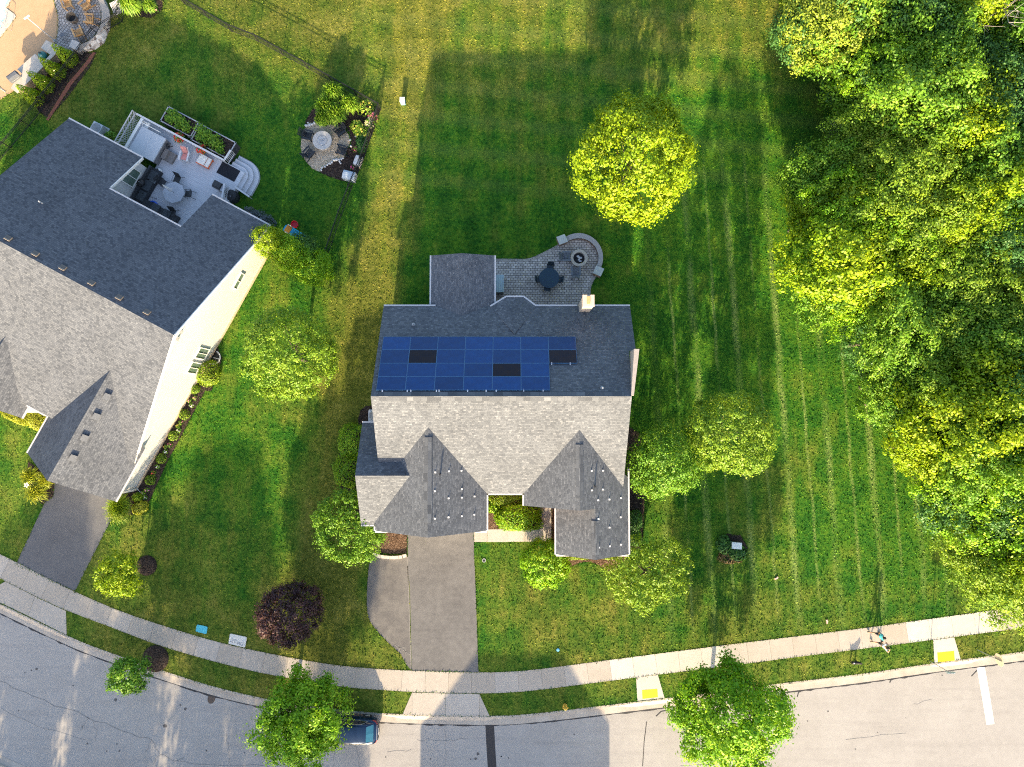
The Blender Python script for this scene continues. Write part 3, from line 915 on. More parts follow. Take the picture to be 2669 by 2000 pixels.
# bay roof: fan of facets
bay = [T('G', -70, 948, EV + .02), T('G', 60, 868, EV - .1), T('G', 205, 868, EV - .1), T('G', 307, 944, EV + .02)]
apx = T('G', 130, 1170, 0)
s_ = (CAMH - 6.72) / CAMH
apx = Vector((apx.x * s_, apx.y * s_, 6.80))
b = MB()
for a, c in zip(bay, bay[1:]):
    b.slab([hp(*a), hp(*c), hp(*apx)], .1)
bayroof = b.build('bay_roof', [m_roof, m_trim], HOUSE)
bw = MB(); bw.prism([hp(p.x, p.y, 0)[:2] for p in [bay[0] + Vector((.3, -.4, 0)), bay[1] + Vector((.15, -.35, 0)), bay[2] + Vector((-.15, -.35, 0)), bay[3] + Vector((-.3, -.4, 0))]], 0, EV - .15)
bw.build('wall', m_side, HOUSE)
# sunroom wing roof (north)
sx0, sx1, sy = -5.86, -1.27, 12.2
sxm, szr, sze = (sx0 + sx1) / 2, 5.72, 5.02
b = MB()
b.slab([hp(sx0, 8.0, sze), hp(sxm, 7.2, szr), hp(sxm, sy, szr), hp(sx0, sy, sze)], .12)
b.slab([hp(sx1, 8.0, sze), hp(sx1, sy, sze), hp(sxm, sy, szr), hp(sxm, 7.2, szr)], .12)
b.build('sunroom_roof', [m_roof, m_trim], HOUSE)
b = MB(); b.prism([hp(sx0 + .3, 8.2, 0)[:2], hp(sx1 - .3, 8.2, 0)[:2], hp(sx1 - .3, sy - .3, 0)[:2], hp(sx0 + .3, sy - .3, 0)[:2]], 0, sze - .02); b.build('wall', m_side, HOUSE)
# garage wing
gx0, gx1, gy, grz = -9.68, -1.79, -7.57, 8.2
gxm = -5.62
gz = lambda x: grz - (abs(x - gxm) / ((gxm - gx0) if x < gxm else (gx1 - gxm))) * (grz - EV)
gap_y = RY - (RG - grz) / sS
b = MB(); b.slab([hp(gx1, gy, EV), hp(gx1, SY - .02, EV), hp(gxm, gap_y, grz), hp(gxm, gy, grz)]); b.build('garage_roof', [m_roof, m_trim], HOUSE)
b = MB(); b.slab([hp(gxm, gy, grz), hp(gxm, gap_y, grz), hp(gx0, SY + .4, EV), hp(gx0, gy, EV)]); b.build('garage_roof', [m_roof, m_trim], HOUSE)
# side wing (west)
wx, wy0, wy1, wym, wrz, wez = -10.72, -7.16, .08, -3.54, 7.2, 5.05
b = MB()
b.slab([hp(wx, wym, wrz), hp(-6.6, wym, wrz), hp(-6.6, wy1, wez), hp(wx - .0, wy1, wez)])
b.slab([hp(wx, wy0, wez), hp(-8.6, wy0, wez), hp(-6.6, wym, wrz), hp(wx, wym, wrz)])
b.build('side_wing_roof', [m_roof, m_trim], HOUSE)
# east wing and its front extension
ex0, ex1, exm, erz, ey = .84, 8.24, 4.54, 8.09, -5.8
ea_y = RY - (RG - erz) / sS
b = MB()
b.slab([hp(exm, ey, erz), hp(exm, ea_y, erz), hp(ex0, SY - .02, EV), hp(ex0, ey, EV)])
b.slab([hp(ex1, ey, EV), hp(ex1, -3.8, EV), hp(exm, ea_y, erz), hp(exm, ey, erz)])
b.build('east_wing_roof', [m_roof, m_trim], HOUSE)
fx0, fx1, fxm, fy = 3.11, 8.24, 5.675, -9.22
frz = EV + (fx1 - fxm) * (erz - EV) / (ex1 - exm)
b = MB()
b.slab([hp(fx0, fy, EV), hp(fxm, fy, frz), hp(fxm, ey + .5, frz), hp(fx0, ey + .5, EV)])
b.slab([hp(fx1, fy, EV), hp(fx1, ey - .003, EV), hp(fxm, ey - .003, frz), hp(fxm, fy, frz)])
b.build('porch_roof', [m_roof, m_trim], HOUSE)
# walls under the roofs, with gables
def gable_wall(parent, x0, x1, y0, y1, ze, zr, axis, mat, zb=0.0, dz=.16):
    """closed wall block with a gable profile; axis = direction of the ridge"""
    b = MB()
    ze, zr = ze - dz, zr - dz
    if axis == 'x':
        m = (y0 + y1) / 2
        prof = [(y0, zb), (y1, zb), (y1, ze), (m, zr), (y0, ze)]
        A = [(x0, *p) for p in prof]; B = [(x1, *p) for p in prof]
    else:
        m = (x0 + x1) / 2
        prof = [(x0, zb), (x1, zb), (x1, ze), (m, zr), (x0, ze)]
        A = [(p[0], y0, p[1]) for p in prof]; B = [(p[0], y1, p[1]) for p in prof]
    b.face(A); b.face(B[::-1])
    for i in range(5):
        j = (i + 1) % 5
        b.face([A[i], B[i], B[j], A[j]])
    return b.build('wall', mat, parent)
gable_wall(HOUSE, WX + .35 + HX, EX - .35 + HX, SY + .35, NY - .35, EV + .2, RG, 'x', m_side)
b = MB(); b.prism([hp(EX - .36, 5.1, 0)[:2], hp(EXN - .3, 5.1, 0)[:2], hp(EXN - .3, NY - .4, 0)[:2], hp(EX - .36, NY - .4, 0)[:2]], 0, EV + .02); b.build('wall', m_side, HOUSE)
gable_wall(HOUSE, gx0 + .35 + HX, gx1 - .35 + HX, gy + .3, SY + .5, EV + .2, grz, 'y', m_brick)
gable_wall(HOUSE, wx + .3 + HX, gx0 + .6 + HX, wy0 + .35, wy1 - .35, wez + .15, wrz, 'x', m_side)
gable_wall(HOUSE, ex0 + .35 + HX, ex1 - .35 + HX, ey + .3, SY + .6, EV + .2, erz, 'y', m_brick)
gable_wall(HOUSE, fx0 + .3 + HX, fx1 - .36 + HX, fy + .3, ey + .4, EV + .2, frz, 'y', m_brick)
# gutters
gutter(HOUSE, [hp(WX + .02, NY + .05, EV - .02), hp(sx0 + .35, NY + .05, EV - .02)])
gutter(HOUSE, [hp(p.x, p.y + .05, p.z - .02) for p in bay])
gutter(HOUSE, [hp(bay[3].x, NY + .05, EV - .02), hp(4.7, NY + .05, EV - .02)])
gutter(HOUSE, [hp(5.6, NY + .05, EV - .02), hp(EXN, NY + .05, EV - .02)])
for xx in (sx0 - .05, sx1 + .05): gutter(HOUSE, [hp(xx, 8.5, sze - .03), hp(xx, sy, sze - .03)])
gutter(HOUSE, [hp(gx1 + .05, gy, EV - .03), hp(gx1 + .05, SY - .1, EV - .03)])
gutter(HOUSE, [hp(gx1 + .1, SY - .05, EV - .03), hp(ex0 - .1, SY - .05, EV - .03)])
gutter(HOUSE, [hp(ex0 - .05, SY - .1, EV - .03), hp(ex0 - .05, ey, EV - .03)])
gutter(HOUSE, [hp(fx0 - .05, ey + .2, EV - .03), hp(fx0 - .05, fy, EV - .03)])
gutter(HOUSE, [hp(ex1 + .05, fy, EV - .03), hp(ex1 + .05, -3.2, EV - .03)])
gutter(HOUSE, [hp(gx0 - .05, gy, EV - .03), hp(gx0 - .05, wy0 - .1, EV - .03)])
gutter(HOUSE, [hp(wx, wy0 - .05, wez - .03), hp(gx0 - .1, wy0 - .05, wez - .03)])
gutter(HOUSE, [hp(wx, wy1 + .05, wez - .03), hp(WX - .1, wy1 + .05, wez - .03)])
# eave returns of the gables
for pts in ([hp(fx0, fy - .04, EV - .05), hp(fx0 + 1.0, fy - .04, EV - .05)], [hp(fx1 - .9, fy - .04, EV - .05), hp(fx1, fy - .04, EV - .05)],
            [hp(gx0, gy - .04, EV - .05), hp(gx0 + .9, gy - .04, EV - .05)], [hp(gx1 - .8, gy - .04, EV - .05), hp(gx1, gy - .04, EV - .05)]):
    b = MB(); b.bar(*pts, .16, .2); b.build('eave_return', m_trim, HOUSE)
# ridge vents (raised caps)
def ridge_cap(parent, a, c, w, sl, name='ridge_vent', up_=.06, mat=None):
    """two narrow slabs straddling a ridge"""
    b = MB()
    a, c = Vector(a), Vector(c)
    d = (c - a).normalized(); n = Vector((-d.y, d.x, 0))
    for s in (1, -1):
        s1 = sl if not hasattr(sl, '__len__') else sl[0 if s > 0 else 1]
        e = n * s * w + Vector((0, 0, -w * s1))
        u = Vector((0, 0, up_))
        P = [a + u, c + u, c + e + u, a + e + u]
        b.slab(P, up_ * .9, 0, 0)
    return b.build(name, mat or m_cap, parent)
ridge_cap(HOUSE, hp(gxm, -.9, grz), hp(gxm, -6.6, grz), .27, .75)
ridge_cap(HOUSE, hp(exm, -1.4, erz), hp(exm, -5.0, erz), .26, .78)
ridge_cap(HOUSE, hp(fxm, -6.6, frz), hp(fxm, -8.9, frz), .26, .78)
ridge_cap(HOUSE, hp(WX + .5, RY, RG), hp(EX - .5, RY, RG), .30, .64)
ridge_cap(HOUSE, hp(wx + .5, wym, wrz), hp(-7.3, wym, wrz), .2, .6)
# raised parapet with cap along the east end of the back slope
b = MB()
P0, P1 = [(7.80, RY + .05), (7.98, RY + .05), (8.46, 4.96), (8.12, 4.96)], None
zt = [RG + .02, RG + .02, 9.02, 9.02]
zb_ = [RG - .3, RG - .3, zn(5) - .2, zn(5) - .2]
top = [hp(p[0], p[1], z) for p, z in zip(P0, zt)]; bot = [hp(p[0], p[1], z) for p, z in zip(P0, zb_)]
b.face(top)
for i in range(4):
    j = (i + 1) % 4
    b.face([bot[i], bot[j], top[j], top[i]])
b.build('parapet', m_chim, HOUSE)
# chimney: clad chase with cap and flue
cx0, cx1, cy0, cy1, cz = 4.80, 5.50, 7.92, 8.62, 8.5
ch = MB(); ch.prism([hp(cx0, cy0, 0)[:2], hp(cx1, cy0, 0)[:2], hp(cx1, cy1, 0)[:2], hp(cx0, cy1, 0)[:2]], 0, cz)
chim = ch.build('chimney', m_chim, main_roof)
cc = MB(); cc.box(hp((cx0 + cx1) / 2, (cy0 + cy1) / 2, cz + .04), (.80, .80, .08)); cc.build('chimney', m_chim, main_roof).name = 'chimney_cap'
fl = MB(); fl.box(hp((cx0 + cx1) / 2, (cy0 + cy1) / 2 + .02, cz + .14), (.20, .52, .12)); fl.build('flue', M('flue_copper', (.55, .33, .14), .6, .1), main_roof)
ck = MB()
ckr = hp(5.05, 6.45, zn(6.45) + .02)
ck.slab([ckr, hp(4.55, 7.92, zn(7.92) + .03), hp(5.08, 7.92, zn(7.92) + .55)], .05)
ck.slab([ckr, hp(5.08, 7.92, zn(7.92) + .55), hp(5.75, 7.92, zn(7.92) + .03)], .05)
ck.build('cricket', [m_roof, m_roof], main_roof)
# vent pipes
for x, y, zf in ((-6.95, 7.0, zn(7.0)), (5.95, 2.35, zn(2.35)),):
    b = MB(); b.tube([hp(x, y, zf - .1), hp(x, y, zf + .30)], .05, 10); b.ell(hp(x, y, zf + .02), (.13, .13, .06), 10, 5); b.build('vent_pipe', m_grey, HOUSE)
zge = lambda x: grz - (x - gxm) * (grz - EV) / (gx1 - gxm)
zee = lambda x: erz - (x - exm) * (erz - EV) / (ex1 - exm)
for x, y, zf in ((-4.85, -3.4, zge), (5.65, -4.25, zee)):
    z = zf(x)
    b = MB(); b.tube([hp(x, y, z - .1), hp(x, y, z + .42)], .055, 10); b.build('vent_pipe', m_black, HOUSE)
# snow guards on the east-facing slopes
def guard(px, py, zf):
    h = 6.5
    for _ in range(6):
        p = at(px, py, h); h = zf(p.x) + .05
    p = at(px, py, h)
    b = MB(); b.box((0, 0, .02), (.10, .11, .02)); b.box((0.03, 0, .06), (.03, .10, .07))
    o = b.build('snow_guard', m_snow, HOUSE)
    o.location = hp(p.x, p.y, p.z - .04)
    o.rotation_euler = (0, math.atan(.76), 0)
for x, y in ((1527, 732), (1640, 723), (1743, 718), (1746, 870), (1524, 887), (1637, 946), (1746, 940), (1850, 930), (1524, 1113), (1636, 1102), (1746, 1093), (1848, 1080)): guard(*pxy('J', x, y), zge)
for x, y in ((762, 720), (855, 718), (765, 880), (854, 873), (815, 962), (908, 955), (1003, 944), (818, 1117), (1001, 1102), (909, 1186), (822, 1352), (912, 1341), (1003, 1327)): guard(*pxy('K', x, y), zee)
# front door and garage door, out of sight under the eaves
b = MB(); b.box(hp(-.5, SY + .31, 1.1), (1.0, .08, 2.1)); b.build('door', M('front_door', (.20, .05, .04), .5), HOUSE)
b = MB(); b.box(hp(-5.6, gy + .26, 1.15), (4.9, .08, 2.25)); b.build('garage_door', m_trim, HOUSE)

# ------------------------------------------------------------------ solar panels on the north slope
def solar_mat(name, cell, glow, spec=.6):
    t = Nt(name)
    x, y, z = t.sep(t.obj())
    gx = t.math('ABSOLUTE', t.math('SUBTRACT', t.math('FRACT', t.math('DIVIDE', x, .157)), .5))
    gy_ = t.math('ABSOLUTE', t.math('SUBTRACT', t.math('FRACT', t.math('DIVIDE', y, .157)), .5))
    l = t.rng(t.math('MAXIMUM', gx, gy_), .47, .495)
    n = t.noise(t.obj(), 2.2, 3)
    c = t.mix(t.rng(n, .3, .7), cell, glow)
    rd = t.n('ShaderNodeObjectInfo').outputs['Random']
    c = t.mix(1.0, c, t.ramp(rd, [(0, .78), (1, 1.22)]), 'MULTIPLY')
    c = t.mix(t.math('MULTIPLY', l, .35), c, (.02, .05, .11))
    return t.fin(c, .30, spec=spec)
m_sol = solar_mat('solar_cells', (.002, .034, .140), (.003, .048, .185), .25)
m_sol_d = solar_mat('solar_cells_dark', (.010, .011, .022), (.022, .015, .018), .12)
m_sframe = M('panel_frame', (.035, .13, .28), .35, .1, metal=.0)
ang = math.atan(sN)
PW = 1.905
def slope_pt(px, py, lift=.12):
    h = 7
    for _ in range(8):
        p = at(px, py, h); h = zn(p.y) + lift
    return at(px, py, h)
def row_y(py): return slope_pt(1200, py).y
edges = [row_y(k) for k in (878.5, 912.5, 947.5, 982.5, 1017.5)]
x_left = slope_pt(997.5, 895).x
DARK = {(1, 1), (1, 6), (2, 4)}
for r in range(4):
    y0, y1 = edges[r], edges[r + 1]
    L = (y0 - y1) / math.cos(ang)
    for c in range(7 if r < 2 else 6):
        d = (r, c) in DARK
        ym = (y0 + y1) / 2
        b = MB(); b.box((0, 0, 0), (PW - .05, L - .05, .03))
        o = b.build('solar_panel', m_sol_d if d else m_sol, HOUSE)
        o.location = hp(x_left + PW * (c + .5), ym, zn(ym) + .12)
        o.rotation_euler = (-ang, 0, 0)
        if d: o['label'] = 'dark brown unreflecting solar panel among blue ones'
        f = MB(); w2, l2 = PW / 2 - .012, L / 2 - .012
        for p, q in (((-w2, -l2), (w2, -l2)), ((w2, -l2), (w2, l2)), ((w2, l2), (-w2, l2)), ((-w2, l2), (-w2, -l2))):
            f.bar((*p, 0), (*q, 0), .020, .045)
        f.build('frame', m_sframe, o)
    # mounting feet showing under the lowest edges
feet = [('F', x, 1640) for x in (1095, 1330, 1562, 1797, 1950, 2032, 1300, 1540)] + [('G', x, 1635) for x in (205, 365)] + [('G', x, 1415) for x in (435, 588)]
bm_ = MB().box((0, 0, 0), (.07, .16, .08)).mesh('panel_bracket', m_snow)
for t_, x, y in feet:
    p = slope_pt(*pxy(t_, x, y), .06)
    k = link('panel_bracket', bm_, HOUSE); k.location = hp(p.x, p.y, p.z)

# ================================================================== the neighbouring house (left)
NO, NR = Vector((-23.05, 6.04, 0)), rad(-28.1)
NB = thing('neighbour_house', 'long house with cream side wall, its roof half shaded blue half sunlit', 'house', NO, NR)
def nl(v):                                     # world -> neighbour local
    d = Vector(v) - NO
    c, s = math.cos(-NR), math.sin(-NR)
    return Vector((d.x * c - d.y * s, d.x * s + d.y * c, v[2]))
def nw(x, y, z=0.0):                           # neighbour local -> world
    c, s = math.cos(NR), math.sin(NR)
    return Vector((NO.x + x * c - y * s, NO.y + x * s + y * c, z))
def on_plane(px, py, axis, val):
    """neighbour-local point where the pixel's ray meets local plane axis=val"""
    a, c = nl(at(px, py, 0)), nl(at(px, py, 5))
    k = (val - a[axis]) / (c[axis] - a[axis])
    return a.lerp(c, k)
nN = lambda y: 7.8 - .47 * y
nS = lambda y: 7.8 - .433 * -y
b = MB()
pl = lambda P, f: [(x, y, f(y)) for x, y in P]
b.slab(pl([(0, 0), (0, 10.1), (-5.05, 10.1), (-5.05, 6.8), (-11.1, 6.8), (-11.1, 10.1), (-17.6, 10.1), (-17.6, 0)], nN), .16)
b.build('roof', [m_roof_n, m_trim], NB)
b = MB(); b.slab(pl([(0, 0), (-17.6, 0), (-17.6, -10.15), (0, -10.15)], nS), .16); nroof_s = b.build('roof', [m_roof_n, m_trim], NB)
gm, gl, gr, gz_ = -3.7, -7.55, .0, 5.85
sl_l, sl_r = (gz_ - 3) / (gm - gl), (gz_ - 3) / (gr - gm)
ap = -(7.8 - gz_) / .433
b = MB()
b.slab([(gm, -13.35, gz_), (gm, ap, gz_), (gl, -9.4, 3.0), (gl, -13.35, 3.0)], .14)
b.slab([(gr, -13.35, 3.0), (gr, -9.0, 3.0), (gm, ap, gz_), (gm, -13.35, gz_)], .14)
b.build('garage_roof', [m_roof_n, m_trim], NB)
hm, hl, hr, hz_ = -11.9, -14.5, -9.25, 5.2
ap2 = -(7.8 - hz_) / .433
b = MB()
b.slab([(hm, -11.3, hz_), (hm, ap2, hz_), (hl, -9.6, 3.0), (hl, -11.3, 3.0)], .14)
b.slab([(hr, -11.3, 3.0), (hr, -9.9, 3.0), (hm, ap2, hz_), (hm, -11.3, hz_)], .14)
b.build('front_gable_roof', [m_roof_n, m_trim], NB)
# walls
b = MB()
b.face([(-.3, -9.75, 0), (-.3, 9.7, 0), (-.3, 9.7, nN(9.7) - .16), (-.3, 0, 7.62), (-.3, -9.75, nS(-9.75) - .16)])
b.face([(-.3, 9.7, 0), (-4.7, 9.7, 0), (-4.7, 9.7, nN(9.7) - .16), (-.3, 9.7, nN(9.7) - .16)])
b.face([(-4.7, 9.7, 0), (-4.7, 6.5, 0), (-4.7, 6.5, nN(6.5) - .16), (-4.7, 9.7, nN(9.7) - .16)])
b.face([(-4.7, 6.5, 0), (-11.45, 6.5, 0), (-11.45, 6.5, nN(6.5) - .16), (-4.7, 6.5, nN(6.5) - .16)])
b.face([(-11.45, 6.5, 0), (-11.45, 9.7, 0), (-11.45, 9.7, nN(9.7) - .16), (-11.45, 6.5, nN(6.5) - .16)])
b.face([(-11.45, 9.7, 0), (-17.3, 9.7, 0), (-17.3, 9.7, nN(9.7) - .16), (-11.45, 9.7, nN(9.7) - .16)])
b.face([(-17.3, 9.7, 0), (-17.3, -9.75, 0), (-17.3, -9.75, nS(-9.75) - .16), (-17.3, 0, 7.62), (-17.3, 9.7, nN(9.7) - .16)])
b.face([(-17.3, -9.75, 0), (-.3, -9.75, 0), (-.3, -9.75, nS(-9.75) - .16), (-17.3, -9.75, nS(-9.75) - .16)])
b.build('wall', m_side_n, NB)
gable_wall(NB, gl + .35, gr - .34, -13.0, -9.2, 3.15, gz_, 'y', m_side_n)
gable_wall(NB, hl + .3, hr - .3, -11.0, -9.2, 3.15, hz_, 'y', m_side_n)
# light-coloured band of foundation at the foot of the side wall
b = MB(); b.box((-.27, -1.6, .14), (.07, 22.6, .28)); b.build('foundation', M('foundation_tan', (.50, .40, .29), .9), NB)
# gutters
for a, c in (((-17.6, 10.15, nN(10.1) - .04), (-11.1, 10.15, nN(10.1) - .04)), ((-11.1, 6.85, nN(6.8) - .04), (-5.05, 6.85, nN(6.8) - .04)), ((-5.05, 10.15, nN(10.1) - .04), (0, 10.15, nN(10.1) - .04)),
             ((gr + .05, -13.35, 2.97), (gr + .05, -8.9, 2.97)), ((gl - .05, -13.35, 2.97), (gl - .05, -9.9, 2.97)), ((hr + .05, -11.3, 2.97), (hr + .05, -10.2, 2.97)), ((hr + .1, -10.2, nS(-10.15) - .04), (gl - .1, -10.2, nS(-10.15) - .04))):
    gutter(NB, [a, c])
# rakes (white bargeboards)
for P in ([(.03, 10.1, nN(10.1) - .06), (.03, 0, 7.74)], [(.03, 0, 7.74), (.03, -9.3, nS(-9.3) - .06)], [(-11.08, 6.9, nN(6.9) - .06), (-11.08, 10.1, nN(10.1) - .06)]):
    b = MB(); b.bar(*P, .07, .22); b.build('rake_board', m_trim, NB)
# box vents: six on the shaded slope, four on the garage roof
def box_vent(px, py, h, tilt, rz=0):
    for _ in range(8):
        p = nl(at(px, py, h)); h = tilt(p) + .08
    p = nl(at(px, py, h))
    return p
for x, y in ((65, 385), (290, 512), (515, 628), (752, 752), (980, 872), (1208, 993)):
    p = box_vent(*pxy('E', x, y), 7, lambda q: nN(q.y))
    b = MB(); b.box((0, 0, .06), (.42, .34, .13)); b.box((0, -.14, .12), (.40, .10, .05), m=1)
    o = b.build('roof_vent', [M('vent_brown', (.13, .115, .105), .7), M('vent_lit', (.26, .22, .18), .7)], NB)  # sunlit edge of each vent painted as a paler brown strip
    o.location = (p.x, p.y, p.z - .08)
    o.rotation_euler = (-math.atan(.47), 0, 0)
for x, y in ((875, 105), (787, 268), (690, 445), (596, 610)):
    p = box_vent(*pxy('I', x, y), 4.5, lambda q: gz_ - (q.x - gm) * sl_r)
    b = MB(); b.box((0, 0, .08), (.42, .42, .16)); b.box((-.02, 0, .17), (.46, .46, .03))
    o = b.build('roof_vent', M('vent_slate', (.10, .11, .13), .6), NB)
    o.location = (p.x, p.y, p.z - .09)
    o.rotation_euler = (0, math.atan(sl_r), 0)
p = box_vent(*pxy('E', 345, 92), 5, lambda q: nN(q.y))
b = MB(); b.tube([(0, 0, -.1), (0, 0, .35)], .05, 8); o = b.build('vent_pipe', m_gutter, NB); o.location = p
# windows
def window(parent, cx, cy, cz, w, h, face, slats=0):
    """face: 'x+' wall facing local +x at x = cx"""
    fr = MB()
    for dy, dz, sy_, sz in ((0, h / 2, w + .1, .07), (0, -h / 2, w + .1, .07), (w / 2, 0, .07, h), (-w / 2, 0, .07, h), (0, 0, .05, h)):
        fr.box((cx + .03, cy + dy, cz + dz), (.09, sy_, sz))
    o = fr.build('window', m_trim, parent)
    pn = MB(); pn.box((cx + .012, cy, cz), (.03, w - .06, h - .06)); pn.build('pane', m_glass, o)
    return o
def win_from_px(t, quad, plane):
    P = [on_plane(*pxy(t, x, y), 0, plane) for x, y in quad]
    ys, zs_ = [p.y for p in P], [p.z for p in P]
    cy, cz = sum(ys) / 4, sum(zs_) / 4
    ys.sort(); zs_.sort()
    return cy, cz, (ys[2] + ys[3] - ys[0] - ys[1]) / 2, max(.5, (zs_[2] + zs_[3] - zs_[0] - zs_[1]) / 2)
for q in ([(1980, 665), (2012, 683), (1945, 800), (1918, 790)], [(1645, 1280), (1722, 1300), (1680, 1380), (1602, 1365)], [(1580, 1400), (1655, 1415), (1610, 1498), (1536, 1488)]):
    cy, cz, w_, h_ = win_from_px('E', q, -.28)
    window(NB, -.28, cy, cz, w_, h_, 'x+')
cy, cz, w_, h_ = win_from_px('A', [(1060, 1380), (1150, 1440), (1095, 1525), (1010, 1470)], -11.42)
window(NB, -11.42, cy, cz, max(w_, 1.3), max(h_, .9), 'x+')
# vent hoods on the side wall
for x, y in ((1487, 1152), (1460, 1208)):
    p = on_plane(*pxy('E', x, y), 0, -.28)
    b = MB(); b.box((-.22, p.y, p.z), (.12, .26, .18)); b.build('vent_hood', m_grey, NB)
b = MB(); b.box((-3.8, -13.03, 1.15), (4.9, .08, 2.25)); b.build('garage_door', m_trim, NB)
# downspout at the garage corner
b = MB(); b.tube([(.05, -12.9, 2.9), (-.2, -12.7, 2.5), (-.25, -12.7, .2), (.2, -12.9, .1)], .05, 6); b.build('downspout', m_gutter, NB)
# white porch beam
b = MB(); b.bar((hr + .2, -10.3, 2.75), (gl - .1, -10.3, 2.75), .18, .25); b.bar((hr + .1, -10.3, 0), (hr + .1, -10.3, 2.7), .2); b.build('porch_beam', m_trim, NB)
# ================================================================== foliage
lf_yel = leaf_mat('leaf_yellow_green', (0.11, 0.235, 0.006), (0.205, 0.33, 0.006), (0.33, 0.42, 0.008))
lf_mid = leaf_mat('leaf_mid_green', (0.055, 0.175, 0.014), (0.11, 0.26, 0.016), (0.22, 0.35, 0.022))
lf_oliv = leaf_mat('leaf_olive', (0.08, 0.19, 0.014), (0.15, 0.275, 0.016), (0.27, 0.37, 0.028))
lf_deep = leaf_mat('leaf_deep_green', (0.03, 0.11, 0.028), (0.058, 0.165, 0.034), (0.11, 0.24, 0.042))
lf_pale = leaf_mat('leaf_pale', (0.14, 0.23, 0.02), (0.24, 0.34, 0.028), (0.38, 0.45, 0.06))
lf_purp = leaf_mat('leaf_purple', (.022, .012, .018), (.050, .024, .030), (.170, .085, .070), .2, .45)
lf_bright = leaf_mat('leaf_bright_green', (0.085, 0.245, 0.006), (0.165, 0.360, 0.009), (0.330, 0.480, 0.015))
lf_blade = leaf_mat('blade_green', (0.09, 0.23, 0.016), (0.18, 0.35, 0.024), (0.33, 0.47, 0.05))
lf_gold = leaf_mat('blade_gold', (0.15, 0.22, 0.012), (0.27, 0.32, 0.018), (0.43, 0.44, 0.035))
lf_blue = leaf_mat('leaf_blue_grey', (.070, .090, .110), (.115, .140, .160), (.170, .190, .210))
lf_shade = leaf_mat('leaf_hedge', (0.085, 0.18, 0.008), (0.16, 0.27, 0.01), (0.28, 0.36, 0.018))
def bark_mat():
    t = Nt('bark'); n = t.noise(t.mapv(t.obj(), (6, 6, 1.2)), 3, 4)
    t.bump(n, .6, .03)
    return t.fin(t.ramp(n, [(.3, (.05, .038, .028)), (.7, (.16, .13, .10))]), .95)
m_bark = bark_mat()
m_dead = M('dead_wood', (.33, .30, .28), .9, .2, 5)

def tree(name, px, py, rpx, hc, Rz, mat, seed, label, cat='tree', group=None, r0=.14, trunk=True, base=None, **kw):
    c = at(px, py, hc)
    R = rpx * mpp(hc)
    o = thing(name, label, cat, (c.x, c.y, 0), 0, group)
    me, LC = crown_mesh('crown', mat, seed, R, Rz, **kw)
    k = link('crown', me, o)
    off = Vector((0, 0, hc))
    if base is not None:
        bb = at(*base, 0)
        o.location = (bb.x, bb.y, 0)
        off = Vector((c.x - bb.x, c.y - bb.y, hc))
    k.location = off
    if trunk:
        tm = trunk_mesh('trunk', m_bark, seed, hc, r0, [Vector(q) + Vector((off.x, off.y, 0)) for q in LC])
        link('trunk', tm, o)
    return o

tree('lawn_tree', 1652, 412, 160, 5.9, 4.3, lf_yel, 11, 'large round yellow-green tree alone on the back lawn', r0=.22,
     clumps=620, per=48, leaf=.20, cr=.24, rag=.12)
tree('lawn_tree', 748, 926, 114, 4.6, 3.2, lf_oliv, 12, 'round green tree on the grass strip between the two houses', r0=.15,
     clumps=460, per=46, leaf=.15, cr=.19, rag=.12)
tree('lawn_tree', 1902, 1130, 106, 5.5, 4.8, lf_oliv, 13, 'round dark green tree on the east lawn, right of the light feathery tree', r0=.15,
     clumps=460, per=46, leaf=.15, cr=.19, rag=.12)
tree('honey_locust', 1712, 1212, 88, 4.6, 3.2, lf_mid, 14, 'light feathery tree against the east wall of the solar house', r0=.11,
     clumps=380, per=44, leaf=.14, cr=.22, rag=.22, inner=.3)
tree('crab_apple', 1688, 1498, 98, 3.3, 2.0, lf_oliv, 15, 'sparse wiry yellow-green tree in front of the house by its mulch bed', r0=.10,
     clumps=420, per=26, leaf=.15, cr=.14, rag=.28, inner=.35)
tree('viburnum_bush', 1421, 1468, 62, 1.5, 1.5, lf_bright, 16, 'dense bright green leafy bush at the corner of the entry walk', 'bush', r0=.06,
     clumps=230, per=34, leaf=.16, cr=.13, rag=.03, out=.7)
tree('serviceberry', 922, 1362, 92, 2.9, 2.5, lf_mid, 17, 'bushy green small tree beside the mulch bed left of the driveway', r0=.09,
     clumps=380, per=42, leaf=.15, cr=.18, rag=.14)
tree('purple_plum', 752, 1598, 78, 3.0, 2.3, lf_purp, 18, 'dark purple leaved tree on the front lawn', r0=.10,
     clumps=330, per=42, leaf=.15, cr=.16, rag=.12)
tree('street_tree', 794, 1872, 94, 4.3, 3.1, lf_bright, 19, 'big bright green street tree covering the front of the dark blue car', r0=.15,
     clumps=430, per=60, leaf=.19, cr=.23, rag=.30, lumps=12, base=(775, 1793))
tree('street_tree', 1902, 1862, 117, 5.0, 4.0, lf_bright, 20, 'biggest green street tree, right of the yellow hydrant on the kerb grass', r0=.16,
     clumps=560, per=60, leaf=.20, cr=.25, rag=.26, lumps=12, base=(1852, 1792))
tree('street_sapling', 335, 1757, 46, 2.7, 1.3, lf_mid, 21, 'small green street sapling leaning over the kerb from its mulch ring', r0=.05,
     clumps=150, per=34, leaf=.17, cr=.15, rag=.18, base=(398, 1728))
tree('lawn_sapling', 308, 1500, 52, 2.6, 1.4, lf_yel, 22, 'small yellow-green sapling with mulch ring beside the neighbour driveway', r0=.05,
     clumps=160, per=34, leaf=.16, cr=.15, rag=.34, lumps=9, base=(372, 1477))
for t_, x, y in (('I', 1188, 1512), ('M', 1240, 805)):
    pass

